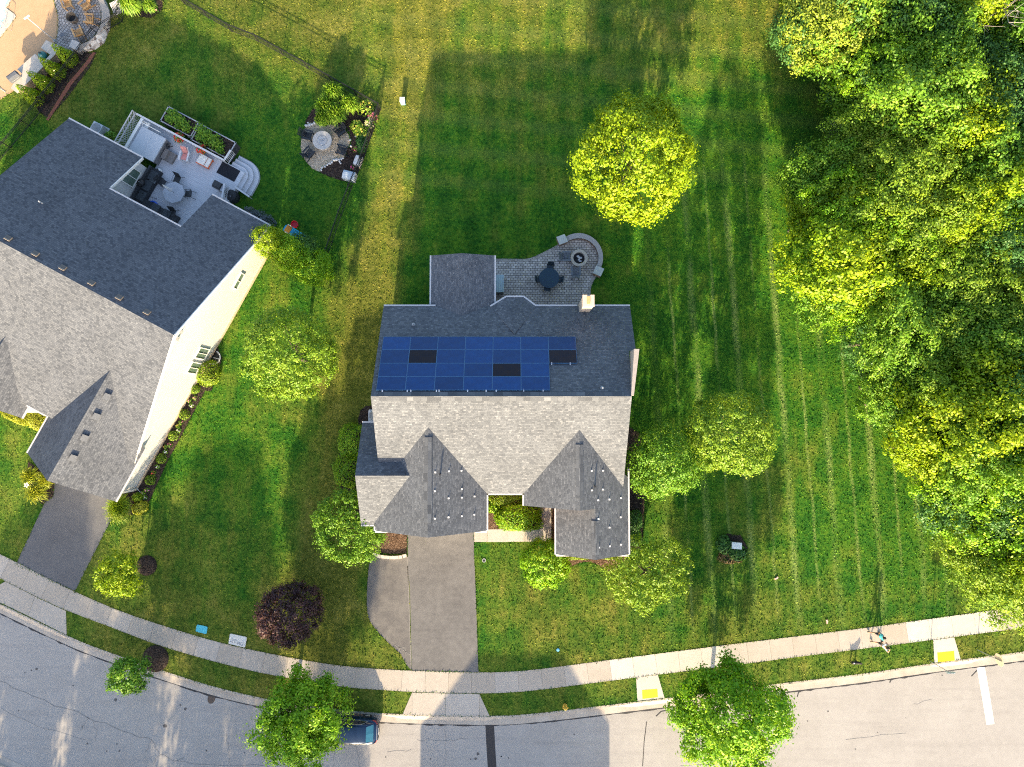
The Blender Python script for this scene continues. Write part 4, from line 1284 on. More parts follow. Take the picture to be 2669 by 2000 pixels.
# evergreens beside the neighbour's corner
for px, py, r, hc, rz, sd, lab in ((705, 636, 38, 2.4, 2.2, 31, 'tall evergreen shrub touching the corner of the cream side wall'),
                                   (757, 664, 46, 1.9, 1.8, 32, 'middle evergreen shrub of three, just below the toy slide'),
                                   (816, 700, 48, 1.7, 1.6, 33, 'lowest evergreen shrub of three, nearest the black fence end')):
    tree('evergreen_shrub', px, py, r, hc, rz, lf_bright if sd != 31 else lf_yel, sd, lab, 'evergreen', 'evergreen shrubs at the house corner', trunk=False,
         clumps=230, per=34, leaf=.12, cr=.14, rag=.12, up=.2)
tree('evergreen_shrub', 790, 648, 36, 1.5, 1.4, lf_deep, 34, 'dark evergreen shrub just behind the row of three, between slide and fence', 'evergreen', 'evergreen shrubs at the house corner', trunk=False,
     clumps=150, per=30, leaf=.12, cr=.14, rag=.12, up=.2)

def shrub(name, px, py, rx, ry, h, mat, seed, label, leaf=.10, n=2200, power=2.4, rz=0, cat='shrub', group=None, bump=.08):
    c = at(px, py, h * .5)
    o = thing(name, label, cat, (c.x, c.y, 0), rz, group)
    P, N = dome_pts(seed, n, rx * mpp(), ry * mpp(), h, power, bump)
    link('foliage', surf_leaves('foliage', mat, seed, P, N, leaf, .03), o)
    b = MB()
    for k in range(5):
        a = k * 1.26
        b.tube([(0, 0, -.02), (rx * mpp() * .4 * math.cos(a), ry * mpp() * .4 * math.sin(a), h * .7)], [.03, .012], 5)
    b.build('stem', m_bark, o)
    return o
shrub('clipped_shrub', *pxy('J', 855, 475), 36, 42, 1.6, lf_bright, 41, 'upper clipped round shrub on the left side of the solar house', .10, 3600, 3.0)
shrub('clipped_shrub', *pxy('J', 815, 720), 36, 40, 1.6, lf_bright, 42, 'lower clipped round shrub on the left side of the solar house', .10, 3400, 3.0)
shrub('hedge_block', *pxy('K', 165, 1105), 55, 32, .9, lf_bright, 43, 'rounded bright green hedge block inside the bend of the entry walk', .13, 4200, 3.6, rz=0)
shrub('lawn_hedge', *pxy('K', 60, 945), 45, 16, .45, lf_shade, 44, 'low sunlit green hedge strip under the front eave', .10, 2600, 5)
shrub('hosta', *pxy('J', 2000, 1020), 15, 13, .35, lf_bright, 45, 'small light green hosta beside the garage wall', .16, 300)
for i, (x, y, rx, ry, h, lab) in enumerate(((1120, 1135, 20, 26, 1.4, 'dark green shrub at the east wall, upper of two'), (1100, 1270, 22, 22, 1.1, 'dark green shrub at the east wall, lower of two'))):
    shrub('wall_shrub', *pxy('K', x, y), rx, ry, h, lf_deep, 46 + i, lab, .12, 1600)
shrub('bed_hedge', *pxy('K', 610, 1415), 42, 9, .5, lf_shade, 48, 'low green edging hedge under the porch gable', .10, 1600, 4)
shrub('bed_hedge', *pxy('K', 905, 1415), 15, 9, .5, lf_shade, 49, 'short low hedge right of the mulch path under the porch gable', .10, 700, 4)
shrub('wall_shrub', *pxy('E', 1702, 1490), 27, 33, 1.3, lf_shade, 50, 'round yellow-green shrub at the side wall under the twin windows', .12, 2400)
shrub('gold_hedge', *pxy('I', 290, 300), 32, 22, .8, lf_gold, 51, 'golden hedge in the corner left of the neighbour garage', .11, 2400, 3, rz=-.5)
shrub('gold_hedge', *pxy('I', 100, 275), 36, 8, .6, lf_gold, 52, 'narrow golden hedge running left from the garage corner', .11, 1500, 3, rz=-.45)
shrub('gold_shrub', *pxy('I', 1150, 1020), 20, 16, .5, lf_gold, 53, 'yellow shrub at the end of the neighbour flower bed', .11, 1200, rz=.4)
shrub('gold_shrub', *pxy('I', 1130, 935), 10, 10, .6, lf_yel, 54, 'small lime shrub between grass clump and flower bed', .12, 500)
for i, (x, y, r, h) in enumerate(((2050, 185, 17, .9), (2125, 215, 19, 1.0), (2190, 255, 18, .9))):
    shrub('lavender', x / 3.1586, 500 + y / 3.1586, r, r, h, lf_blue, 55 + i, '%s blue-grey shrub along the back wall by the slide' % ('left', 'middle', 'right')[i], .10, 1000, 2.2, group='blue-grey shrubs', bump=.2)
shrub('pad_plant', *pxy('K', 1858, 1330), 18, 22, .45, lf_deep, 60, 'leafy dark plants left of the pale utility cabinet', .22, 420)
shrub('pad_plant', *pxy('K', 1968, 1400), 24, 17, .4, lf_deep, 61, 'leafy dark plants in front of the pale utility cabinet', .22, 420)
shrub('pad_plant', *pxy('K', 1905, 1432), 30, 15, .22, leaf_mat('dry_fern', (.12, .07, .03), (.20, .13, .05), (.28, .22, .09)), 62, 'dry brownish plants at the front edge of the cabinet bed', .14, 420)
shrub('ac_plant', 288, 356, 15, 13, .7, lf_mid, 63, 'green plant between the condenser and the deck lattice', .16, 420)

def clump(name, px, py, rpx, h, mat, seed, label, n=420, w=.022, cat='ornamental grass', group=None, core=.3):
    c = at(px, py, h * .4)
    o = thing(name, label, cat, (c.x, c.y, 0), 0, group)
    R = rpx * mpp()
    link('blades', blade_mesh('blades', mat, seed, R, h, n, w, 1.15, core), o)
    link('tuft', blade_mesh('tuft', mat, seed + 500, R * .6, h * 1.15, n // 2, w, 1.0, .5), o)
    return o
G_ = 'tall grass clumps behind the gravel patio'
for i, (x, y, r, lab) in enumerate(((640, 900, 30, 'leftmost'), (700, 780, 28, 'topmost'), (720, 960, 30, 'lower middle'), (830, 880, 28, 'rightmost'), (610, 1000, 20, 'lowest'))):
    clump('grass_clump', *pxy('B', x, y), r, 1.4, lf_blade, 70 + i, '%s tall arching grass clump behind the gravel patio' % lab, 700, .028, group=G_)
clump('grass_clump', *pxy('A', 1100, 50), 33, 1.5, lf_blade, 76, 'tall arching grass clump in the corner bed near the pool terrace', 900, .028)
clump('grass_clump', *pxy('A', 1240, 60), 22, .8, lf_blade, 77, 'low pale grass beside the corner clump', 400, .022)
for i, (x, y, r, lab) in enumerate(((265, 760, 26, 'upper left'), (385, 790, 24, 'upper right'), (320, 885, 32, 'lowest'))):
    clump('daylily', *pxy('I', x, y), r, .75, lf_gold, 80 + i, '%s golden leaved clump beside the neighbour driveway' % lab, 520, .03, 'daylily', 'golden clumps beside the neighbour driveway')
clump('fountain_grass', *pxy('I', 1000, 1000), 34, 1.0, lf_shade, 84, 'fine dark green fountain grass at the corner of the neighbour garage', 900, .018)
clump('fountain_grass', *pxy('I', 985, 1040), 36, .8, lf_pale, 85, 'pale outer fringe grass below the dark fountain grass', 600, .014, core=.5)

# flower patches
def flowers(name, px, py, rpx, h, col, seed, label, group=None, n=26, size=.11, green=lf_mid, ng=160):
    c = at(px, py, h * .5)
    R = rpx * mpp()
    o = thing(name, label, 'flowers', (c.x, c.y, 0), 0, group)
    P, N = dome_pts(seed, ng, R, R, h, 2.0)
    link('leaves', surf_leaves('leaves', green, seed, P, N, .12, .03), o)
    P, N = dome_pts(seed + 9, n, R * .95, R * .95, h * 1.12, 2.0)
    V = leaf_quads(np.random.default_rng(seed), P, N * .3 + np.array([0, 0, 1]), size, .95)
    link('blossom', np_mesh('blossom', V, n, M('petal_' + name + '_%d' % seed, col, .6, .15, 20)), o)
    return o
BEDF = [(1600, 45, 12, None), (1555, 140, 5, (.75, .25, .30)), (1600, 120, 5, (.75, .42, .36)), (1575, 180, 6, (.82, .82, .72)), (1510, 255, 13, None), (1490, 322, 5, (.75, .22, .36)), (1465, 350, 5, (.70, .50, .10)), (1470, 383, 5, (.8, .8, .75)),
        (1420, 430, 12, None), (1395, 505, 6, (.70, .10, .32)), (1360, 520, 4, (.60, .32, .08)), (1362, 562, 5, (.8, .82, .8)), (1320, 620, 12, None), (1298, 685, 5, (.82, .80, .72)), (1262, 740, 6, (.75, .05, .07)), (1230, 795, 12, None),
        (1205, 872, 5, (.72, .20, .45)), (1175, 900, 5, (.72, .48, .36)), (1192, 938, 5, (.75, .72, .62))]
names = {None: 'green'}
cnt = 0
for i, (x, y, r, colr) in enumerate(BEDF):
    px, py = pxy('I', x, y)
    nth = ['topmost', 'second', 'third', 'fourth', 'fifth', 'sixth', 'lowest', 'last']
    if colr is None:
        k = sum(1 for q in BEDF[:i] if q[3] is None)
        shrub('perennial', px, py, r, r, .45, lf_oliv, 100 + i, '%s green perennial clump in the neighbour flower bed' % ['topmost', 'second highest', 'third highest', 'fourth highest', 'lowest'][k], .10, 420, 2, group='green clumps in the flower bed')
    else:
        cn = 'white' if min(colr) > .6 else ('pink' if colr[2] > .28 else ('red' if colr[1] < .1 else 'orange'))
        k = sum(1 for q in BEDF[:i] if q[3] is not None)
        flowers('flower_patch', px, py, r, .25, colr, 100 + i, '%s flower patch, %s from the top in the neighbour flower bed' % (cn, ['first', 'second', 'third', 'fourth', 'fifth', 'sixth', 'seventh', 'eighth', 'ninth', 'tenth', 'eleventh', 'twelfth', 'thirteenth', 'fourteenth'][k]),
                'small flower patches in the neighbour bed', 9, .10, lf_mid, 40)
for i, (x, y, r, lab) in enumerate(((955, 880, 22, 'upper'), (880, 1035, 16, 'left'), (920, 1080, 18, 'lower'))):
    flowers('lily_patch', *pxy('B', x, y), r, .7, (.80, .66, .10), 140 + i, '%s yellow lily patch beside the tall grass clumps' % lab, 'yellow lily patches', 26, .14, lf_blade, 420)
flowers('rose_bush', *pxy('B', 1015, 960), 13, .8, (.62, .17, .18), 145, 'red flowering bush in the black fence corner', None, 60, .13)
flowers('rose_bush', *pxy('B', 985, 1010), 14, .75, (.78, .58, .40), 146, 'peach flowering bush just below the red one by the fence corner', None, 60, .13)
shrub('iris_bed', *pxy('B', 920, 1180), 13, 24, .5, lf_deep, 147, 'blue-green leafy patch along the black fence beside the gravel', .14, 700)
flowers('small_bloom', *pxy('B', 875, 1225), 6, .3, (.62, .10, .20), 148, 'single magenta bloom left of the blue-green leafy patch', None, 12, .14, ng=40)
flowers('small_bloom', *pxy('B', 845, 1382), 5, .3, (.65, .06, .20), 149, 'single magenta bloom above the pale deck box', None, 9, .14, ng=30)
flowers('small_bloom', *pxy('A', 1270, 75), 9, .25, (.72, .35, .32), 150, 'pink blooms in the corner bed near the pool terrace', None, 10, .12, ng=60)
def arrow(v):
    pass
# arborvitae row
for i, (bx, by, tx, ty) in enumerate(((590, 500, 452, 400), (492, 608, 375, 520), (400, 715, 293, 632), (310, 822, 190, 740))):
    c = T('A', bx, by)
    o = thing('arborvitae', '%s cone shaped arborvitae of four in the pool bed' % ('topmost', 'second', 'third', 'lowest')[i], 'arborvitae', c, 0, 'arborvitae in a row by the pool counter')
    rng = np.random.default_rng(200 + i)
    n = 1500
    z = 1 - np.sqrt(rng.uniform(0, 1, n)); a = rng.uniform(0, 2 * PI, n)
    rr = (.62 * (1 - z) ** .8 + .03) * rng.uniform(.8, 1.08, n)
    P = np.stack([rr * np.cos(a), rr * np.sin(a), .1 + z * 2.5], 1)
    N = np.stack([np.cos(a), np.sin(a), np.full(n, .5)], 1)
    link('foliage', surf_leaves('foliage', lf_yel, 210 + i, P, N, .12, .02), o)
    b = MB(); b.tube([(0, 0, 0), (0, 0, 1.8)], [.05, .02], 6); b.build('trunk', m_bark, o)

# ================================================================== the wood on the right
EDGE = [(-400, 2040), (-100, 2050), (0, 2045), (100, 2040), (160, 2062), (190, 2188), (330, 2190), (380, 2130), (420, 2075), (560, 2040), (640, 2018), (700, 2086), (770, 2159), (870, 2210), (910, 2247), (1000, 2270), (1107, 2292),
        (1142, 2333), (1202, 2377), (1275, 2437), (1342, 2469), (1411, 2488), (1494, 2523), (1538, 2570), (1592, 2637), (1660, 2720), (1760, 2860)]
def edge_x(y):
    for (a, xa), (c, xc) in zip(EDGE, EDGE[1:]):
        if a <= y <= c: return xa + (xc - xa) * (y - a) / (c - a)
    return EDGE[-1][1]
KINDS_ = [
    ('yellow-green', lf_yel, dict(clumps=460, per=44, leaf=.16, cr=.22, rag=.34, lumps=9)),
    ('olive', lf_oliv, dict(clumps=460, per=44, leaf=.14, cr=.20, rag=.36, lumps=10)),
    ('dark green', lf_deep, dict(clumps=420, per=44, leaf=.15, cr=.24, rag=.30, lumps=8)),
    ('pale', lf_pale, dict(clumps=460, per=40, leaf=.13, cr=.18, rag=.40, lumps=12)),
    ('fresh green', lf_mid, dict(clumps=460, per=44, leaf=.16, cr=.22, rag=.34, lumps=9)),
    ('lime', lf_bright, dict(clumps=460, per=42, leaf=.13, cr=.18, rag=.42, lumps=12)),
]
PROTO = []
for i, (w_, m_, kw) in enumerate(KINDS_):
    me, LC = crown_mesh('crown', m_, 300 + i, 2.6, 2.4, **kw)
    tm = trunk_mesh('trunk', m_bark, 300 + i, 6.0, .15, LC)
    PROTO.append((w_, me, tm))
rnd = random.Random(77)
ORD = ['topmost', 'second', 'third', 'fourth', 'fifth', 'sixth', 'seventh', 'eighth', 'ninth', 'tenth', 'eleventh', 'twelfth', 'thirteenth', 'fourteenth', 'fifteenth', 'sixteenth', 'seventeenth', 'eighteenth', 'nineteenth', 'twentieth', 'twenty-first', 'twenty-second', 'twenty-third', 'twenty-fourth', 'twenty-fifth']
row_i = 0
y = -110
PICK = {0: [0, 0, 1, 2], 1: [0, 2, 4, 2], 2: [2, 4, 2, 5], 3: [4, 5, 4, 2], 4: [2, 4, 0, 2], 5: [4, 1, 0, 2], 6: [1, 3, 0, 4]}
while y < 1530:
    x = edge_x(y) + rnd.uniform(58, 74)
    col = 0
    while x < 2790:
        yy = y + rnd.uniform(-22, 22) + (38 if col % 2 else 0)
        yy = min(yy, 1512)
        xx = max(x, edge_x(yy) + (80 if yy < 700 else 66))
        if row_i in PICK and col < 4: k = PICK[row_i][col]
        else: k = rnd.choices(range(6), [2.6, 3, 2.6, 1.6, 3.4, 2.2])[0]
        lowp = rnd.random()
        hc = rnd.uniform(4.4, 5.4) if col == 0 else rnd.uniform(4.6, 8.0)
        sc = rnd.uniform(.80, 1.06) if col == 0 else rnd.uniform(.9, 1.3)
        if 2045 < xx < 2200 and 120 < yy < 420: x += 60; continue
        c = at(xx, yy, hc)
        lab = '%s wood tree, %s' % (PROTO[k][0], '%s along the lawn edge of the wood' % ORD[row_i] if col == 0 else '%s in from the lawn in the %s row of the wood' % (ORD[col], ORD[row_i]))
        o = thing('wood_tree', lab, 'tree', (c.x, c.y, 0), rnd.uniform(0, 6.28), 'trees of the wood on the right')
        cr = link('crown', PROTO[k][1], o); cr.location = (0, 0, hc); cr.scale = (sc * rnd.uniform(.9, 1.15), sc * rnd.uniform(.85, 1.08), sc * rnd.uniform(.9, 1.25))
        tr = link('trunk', PROTO[k][2], o); tr.scale = (1, 1, hc / 6.0)
        x = xx + rnd.uniform(82, 108) * (sc + .1)
        col += 1
    y += 84
    row_i += 1
# taller sunlit tree over the top-left corner of the wood
tree('wood_tree', 2150, 55, 118, 6.2, 3.6, lf_pale, 330, 'tall yellow sunlit tree at the top corner of the wood', group='trees of the wood on the right', r0=.2,
     clumps=560, per=44, leaf=.18, cr=.22, rag=.2, lumps=12)
# the bare tree at the top right corner, and a bare twiggy shrub at the edge
def bare_tree(name, px, py, h, seed, label, R=2.2, n=16):
    c = at(px, py, h * .7)
    o = thing(name, label, 'bare tree', (c.x, c.y, 0), 0)
    r = random.Random(seed)
    b = MB(); b.tube([(0, 0, 0), (.1, .1, h * .5), (0, .2, h * .8)], [.14, .10, .06], 7); b.build('trunk', m_dead, o)
    b = MB()
    for i in range(n):
        a = r.uniform(0, 6.28); z = h * r.uniform(.45, .8)
        p = Vector((0, .1, z)); d = Vector((math.cos(a), math.sin(a), r.uniform(.2, .9))).normalized()
        pts = [p]
        for k in range(4):
            d = (d + Vector((r.gauss(0, .25), r.gauss(0, .25), r.gauss(.1, .15)))).normalized()
            pts.append(pts[-1] + d * R / 3.2)
        b.tube(pts, [.05, .038, .028, .018, .008], 5)
        for k in (1, 2, 3):
            for _ in range(2):
                e = (d + Vector((r.gauss(0, .7), r.gauss(0, .7), r.gauss(0, .4)))).normalized()
                b.tube([pts[k], pts[k] + e * R * .22, pts[k] + e * R * .4 + Vector((0, 0, .1))], [.02, .013, .005], 4)
    b.build('branches', m_dead, o)
    return o
bare_tree('dead_tree', 2600, 22, 11.5, 5, 'bare grey dead tree in the top right corner of the wood', 3.0, 15)
bare_tree('dead_shrub', 2192, 350, 3.4, 6, 'bare grey twiggy shrub at the notch of the wood edge', 1.5, 10)
# low undergrowth filling the wood
rng = np.random.default_rng(9)
pts = []
while len(pts) < 2600:
    yy = rng.uniform(-250, 1720); xx = rng.uniform(2000, 2900)
    if xx > edge_x(yy) + 30: pts.append(at(xx, yy, 0))
P0 = np.array([(p.x, p.y, 0) for p in pts])
hgt = rng.uniform(.2, 2.6, len(P0))
P = np.repeat(P0, 26, 0) + rng.normal(size=(len(P0) * 26, 3)) * np.array([.55, .55, .35])
P[:, 2] = np.abs(P[:, 2]) + np.repeat(hgt, 26)
V = leaf_quads(rng, P, rng.normal(size=P.shape) * .6 + np.array([0, 0, .8]), .26)
tag(link('undergrowth', np_mesh('undergrowth', V, len(P), lf_deep, np.repeat(rng.uniform(0, 1, len(P0)), 26))), 'low tangled green undergrowth filling the wood', 'undergrowth', kind='stuff')
b = MB()
pl_ = [at(edge_x(y_) + 35, y_, 0) for y_ in range(-390, 1760, 50)]
b.prism([(p.x, p.y) for p in pl_] + [(120, pl_[-1].y), (120, pl_[0].y)], None, .012)
tag(b.build('woodland_floor', mulch_mat('leaf_litter', (.020, .018, .010), (.045, .042, .020), (.09, .08, .04))), kind='structure')

# ================================================================== standing grass blades over the lawns (uncountable: one object)
def in_poly(X, Y, P):
    c = np.zeros(len(X), bool)
    n = len(P)
    for i in range(n):
        (x0, y0), (x1, y1) = P[i], P[i - 1]
        if y0 == y1: continue
        k = ((y0 > Y) != (y1 > Y)) & (X < (x1 - x0) * (Y - y0) / (y1 - y0) + x0)
        c ^= k
    return c
rng = np.random.default_rng(21)
n = 240000
X = rng.uniform(-43, 43, n); Y = rng.uniform(-27, 36, n)
yc = np.interp(X, [p.x for p in CB], [p.y for p in CB])
ywn = np.interp(X, [p.x for p in WN], [p.y for p in WN]); yws = np.interp(X, [p.x for p in WS], [p.y for p in WS])
keep = (Y > yc + .02) & ~((Y < ywn + .01) & (Y > yws - .01))
for P in NOG:
    if len(P) > 2: keep &= ~in_poly(X, Y, P)
keep &= ~((X > WX + .4) & (X < EX - .4) & (Y > SY + .3) & (Y < NY - .4))
X, Y = X[keep], Y[keep]
# ragged fringe along paved edges
fx, fy = [], []
def fringe(P, closed=True, d=24, push=.035):
    Q = list(P) + ([P[0]] if closed else [])
    for (x0, y0), (x1, y1) in zip(Q, Q[1:]):
        L = math.hypot(x1 - x0, y1 - y0); m = int(L * d)
        if m < 1 or L > 200: continue
        k = rng.uniform(0, 1, m)
        fx.append(x0 + (x1 - x0) * k + rng.normal(size=m) * push); fy.append(y0 + (y1 - y0) * k + rng.normal(size=m) * push)
for L_ in (WN, WS, CB): fringe([(p.x, p.y) for p in L_], False)
for P in (dw, dwb): fringe([(p.x, p.y) for p in P][3 if P is dw else 3:], False)
for P in NOG[-18:]: fringe(P, True, 26)
for P in NOG:
    if len(P) >= 8 and P not in NOG[-18:]: fringe(P, True, 22)
FX, FY = np.concatenate(fx), np.concatenate(fy)
ok = (FX > -44) & (FX < 44) & (FY > -27) & (FY < 37)
_a, _b = T('J', 1303, 1425), T('N', 1331, 858)
ok &= (np.abs(FX - np.interp(-FY, [-_a.y, -_b.y], [_a.x, _b.x])) > .2) | (FY > _a.y) | (FY < _b.y + .1)
ok &= ~in_poly(FX, FY, [(p.x, p.y) for p in dw]) & ~in_poly(FX, FY, [(p.x, p.y) for p in dwb])
FX, FY = FX[ok], FY[ok]
nf = len(FX)
X = np.concatenate([X, FX]); Y = np.concatenate([Y, FY]); n = len(X)
a = rng.uniform(0, 2 * PI, n)
h = rng.uniform(.018, .060, n); h[-nf:] = rng.uniform(.03, .07, nf)
w = rng.uniform(.025, .06, n); w[-nf:] *= .7
lean = rng.normal(size=(n, 2)) * .045
B = np.stack([X, Y, np.zeros(n)], 1)
s = np.stack([np.cos(a) * w, np.sin(a) * w, np.zeros(n)], 1)
tp = B + np.stack([lean[:, 0], lean[:, 1], h], 1)
V = np.stack([B - s, B + s, tp + s * .45, tp - s * .45], 1).reshape(-1, 3)
tag(link('lawn_grass', np_mesh('lawn_grass', V, n, grass_mat('grass_blades', True), rng.uniform(0, 1, n))), 'short mown grass blades of the lawns', 'grass', kind='stuff')
# ================================================================== chairs
def adirondack(name, label, loc, rz, mat, group=None, cat='chair', cushion=None):
    o = thing(name, label, cat, loc, rz, group)
    b = MB()
    for i in range(6): b.box((0, .27 - i * .10, .36 - i * .022), (.54, .085, .025), tilt=('X', rad(12)))
    b.build('seat', mat, o)
    b = MB()
    for i in range(5):
        x = (i - 2) * .11
        b.bar((x, -.26, .26), (x * 1.25, -.62, 1.0 - abs(i - 2) * .05), .095, .022)
    b.bar((-.27, -.40, .55), (.27, -.40, .55), .06, .03); b.build('backrest', mat, o)
    for s in (-1, 1):
        b = MB(); b.box((s * .33, .02, .56), (.13, .74, .028)); b.build('armrest', mat, o)
        b = MB(); b.box((s * .30, .32, .275), (.09, .035, .55)); b.build('leg', mat, o)
        b = MB(); b.bar((s * .27, .30, .30), (s * .27, -.66, .04), .03, .11); b.build('leg', mat, o)
    if cushion:
        b = MB(); b.box((0, .03, .385), (.48, .52, .06), tilt=('X', rad(12))); b.box((0, -.43, .70), (.46, .08, .70), tilt=('X', rad(24))); b.build('cushion', cushion, o)
    return o

def patio_chair(name, label, loc, rz, mat, group=None):
    o = thing(name, label, 'chair', loc, rz, group)
    b = MB(); b.box((0, 0, .43), (.50, .50, .035)); b.build('seat', mat, o)
    b = MB(); b.box((0, -.30, .74), (.50, .035, .60), tilt=('X', rad(14))); b.build('backrest', mat, o)
    for s in (-1, 1):
        b = MB(); b.tube([(s * .27, .24, 0), (s * .27, .24, .62), (s * .27, -.26, .64)], .016, 6); b.build('armrest', m_black, o)
        b = MB(); b.tube([(s * .26, -.24, .42), (s * .28, -.42, 0)], .016, 6); b.build('leg', m_black, o)
    return o
def face(a, b):          # rotation so that local +y points from a to b
    d = Vector(b) - Vector(a)
    return math.atan2(-d.x, d.y)

# ================================================================== gravel patio: fire table and four black chairs
fc = T('fp', 422, 985)
o = thing('fire_table', 'round grey stone fire table in the middle of the gravel patio', 'fire table', fc)
m_stone = M('pale_stone', (.42, .42, .42), .85, .12, 12)
b = MB(); b.lathe((0, 0, 0), [(.66, 0), (.70, .40), (.76, .42), (.76, .50), (.43, .50), (.42, .46), (.38, .40)], 36); b.build('base', m_stone, o)
b = MB(); b.lathe((0, 0, .47), [(.40, -.04), (.40, .03), (.34, .045), (.001, .05)], 30); b.build('lid', M('lid_grey', (.36, .38, .41), .6), o)
b = MB()
for s in (-1, 1): b.box((.02, s * .06, .535), (.34, .025, .015), rz=.1)
b.build('handle', m_grey, o)
for i, (x, y, lab) in enumerate(((195, 890, 'upper left'), (215, 1150, 'lower left'), (665, 830, 'upper right'), (690, 1110, 'lower right'))):
    p = T('fp', x, y, .2); p.z = .03
    adirondack('garden_chair', 'black slatted garden chair, %s of four round the stone fire table' % lab, p, face(p, fc) + rnd.uniform(-.25, .25), M('black_slats', (.018, .022, .030), .5, .2), 'black chairs round the fire table')
# edging stones
k = 0
m_rock = M('white_rock', (.60, .60, .60), .85, .15, 14)
pr = None
for x, y, r in [(165, 735, .15), (212, 730, .14), (250, 718, .12), (285, 695, .12), (187, 690, .08), (385, 1395, .10), (400, 1360, .10), (440, 1345, .10), (478, 1320, .10), (515, 1300, .12), (545, 1280, .11), (580, 1248, .14), (618, 1240, .13), (655, 1238, .10),
                (685, 1232, .10), (710, 1222, .09), (660, 1270, .11), (675, 1295, .08), (828, 1040, .11), (815, 950, .11), (905, 895, .11), (900, 845, .08)]:
    p = T('fp', x, y)
    side = 'upper left' if y < 800 and x < 400 else ('right hand' if x > 800 else 'lower')
    lab = 'white edging stone on the %s rim of the gravel patio' % side
    if pr is None:
        b = MB(); b.ell((0, 0, .35), (1, .8, .6), 9, 6)
        me = b.mesh('edging_stone', m_rock, True)
        for v in me.vertices: v.co *= 1 + .14 * math.sin(v.co.x * 7 + v.co.y * 5)
        pr = me
    o = link('edging_stone', pr); o.location = p; o.scale = (r, r, r); o.rotation_euler = (0, 0, k * 1.7)
    tag(o, lab, 'stone', 'edging stones of the gravel patio, ' + side); k += 1

# storage box by the fence corner
def rotbox_frame(t, a, c, h=0):
    p, q = T(t, *a, h), T(t, *c, h)
    return (p + q) / 2, math.atan2(q.y - p.y, q.x - p.x)
cpt = T('fp', 800, 1480, .45); cpt.z = 0
o = thing('deck_box', 'pale blue-grey storage chest beside the black fence', 'storage chest', cpt, rad(-14))
m_pale = M('pale_blue_plastic', (.40, .47, .54), .5, .08)
b = MB(); b.box((0, 0, .29), (.92, .66, .56)); b.build('box', m_pale, o)
b = MB()
rows_ = []
for i in range(7):
    a_ = PI * i / 6
    rows_.append([(-.48, -.36 * math.cos(a_), .57 + .15 * math.sin(a_)), (.48, -.36 * math.cos(a_), .57 + .15 * math.sin(a_))])
b.grid(rows_); b.face([r[0] for r in rows_]); b.face([r[1] for r in rows_][::-1])
b.box((.05, -.12, .71), (.42, .10, .02)); b.build('lid', m_pale, o)
b = MB()
for i in range(6): b.box((.50, -.28 + i * .11, .33), (.05, .05, .62))
b.build('rack', m_gutter, o)
# white picket trough near it
cpt = T('fp', 950, 1270, .4); cpt.z = 0
o = thing('picket_planter', 'small white picket planter beside the black fence, above the pale chest', 'planter', cpt, rad(-18))
b = MB(); b.box((-.22, .02, .22), (.42, .62, .42)); b.box((-.22, .30, .5), (.26, .22, .18)); b.build('body', M('planter_pale', (.55, .57, .60), .6), o)
for i in range(6):
    b = MB(); b.bar((.12 + .0, -.40 + i * .15, 0), (.20, -.40 + i * .15, .62), .07, .03); b.build('picket', M('picket_brownwhite', (.52, .45, .42), .7), o)

# ================================================================== fences
def fence(name, label, pts, h=1.22, step=2.3):
    P = resample([Vector((p.x, p.y)) for p in pts], step)
    o = thing(name, label, 'fence', (P[0].x, P[0].y, 0))
    rel = [p - P[0] for p in P]
    b = MB()
    for a, c in zip(rel, rel[1:]):
        if (c - a).length < .3: continue
        for z in (.15, h - .17, h - .02): b.bar((*a, z), (*c, z), .03, .035)
        n = max(2, int((c - a).length / .115))
        for i in range(1, n):
            q = a.lerp(c, i / n)
            b.box((q.x, q.y, h / 2 + .02), (.017, .017, h - .04))
    b.build('panel', m_black, o)
    pm = MB(); pm.box((0, 0, h / 2 + .03), (.055, .055, h + .06)); pm.box((0, 0, h + .07), (.075, .075, .02))
    me = pm.mesh('post', m_black)
    for q in rel:
        k = link('post', me, o); k.location = (q.x, q.y, 0)
    return o
cor = T('B', 1082, 905)
fence('metal_fence', 'black metal fence along the back of the neighbour lawn', [T('p', 330, -140), T('A', 1500, 20), T('A', 1900, 260), T('B', 0, 305), T('B', 540, 600), cor])
fence('metal_fence', 'black metal fence running down from the corner to the evergreen shrubs', [cor, T('B', 940, 1320), T('F', 790, 110), T('F', 655, 505)])
fence('metal_fence', 'black metal fence between the neighbour yard and the pool terrace', [T('A', -60, 1400), T('A', 130, 1180), T('A', 345, 925), T('A', 560, 650), T('A', 690, 480), T('A', 860, 240), T('A', 1010, 190), T('p', 350, -60)])

# ================================================================== pool terrace things
m_wood = M('orange_wood', (.52, .30, .12), .7, .15, 16)
for i, (x, y, tx, ty, lab) in enumerate(((1235, 90, 1300, 300, 'upper left'), (1560, 120, 1350, 300, 'upper right'), (1640, 375, 1400, 350, 'right'), (1440, 610, 1360, 420, 'lower'))):
    p = T('pool', x, y, .2); p.z = .02
    q = T('pool', tx, ty, .2)
    adirondack('wooden_chair', 'orange wooden slatted chair, %s of four round the copper fire bowl' % lab, p, face(p, q), m_wood, 'wooden chairs round the fire bowl')
p = T('pool', 1345, 370); p.z = .02
o = thing('fire_bowl', 'copper rimmed round fire bowl inside the paver circle', 'fire bowl', p)
b = MB(); b.lathe((0, 0, 0), [(.30, 0), (.36, .10), (.40, .42), (.43, .50), (.40, .50), (.36, .40), (.30, .16), (.001, .14)], 26); b.build('bowl', M('bowl_bronze', (.22, .18, .14), .45, .2, metal=.5), o)
b = MB(); b.lathe((0, 0, .17), [(.33, 0), (.2, .05), (.001, .06)], 18); b.build('ash', M('ash_black', (.02, .02, .022), .95), o)
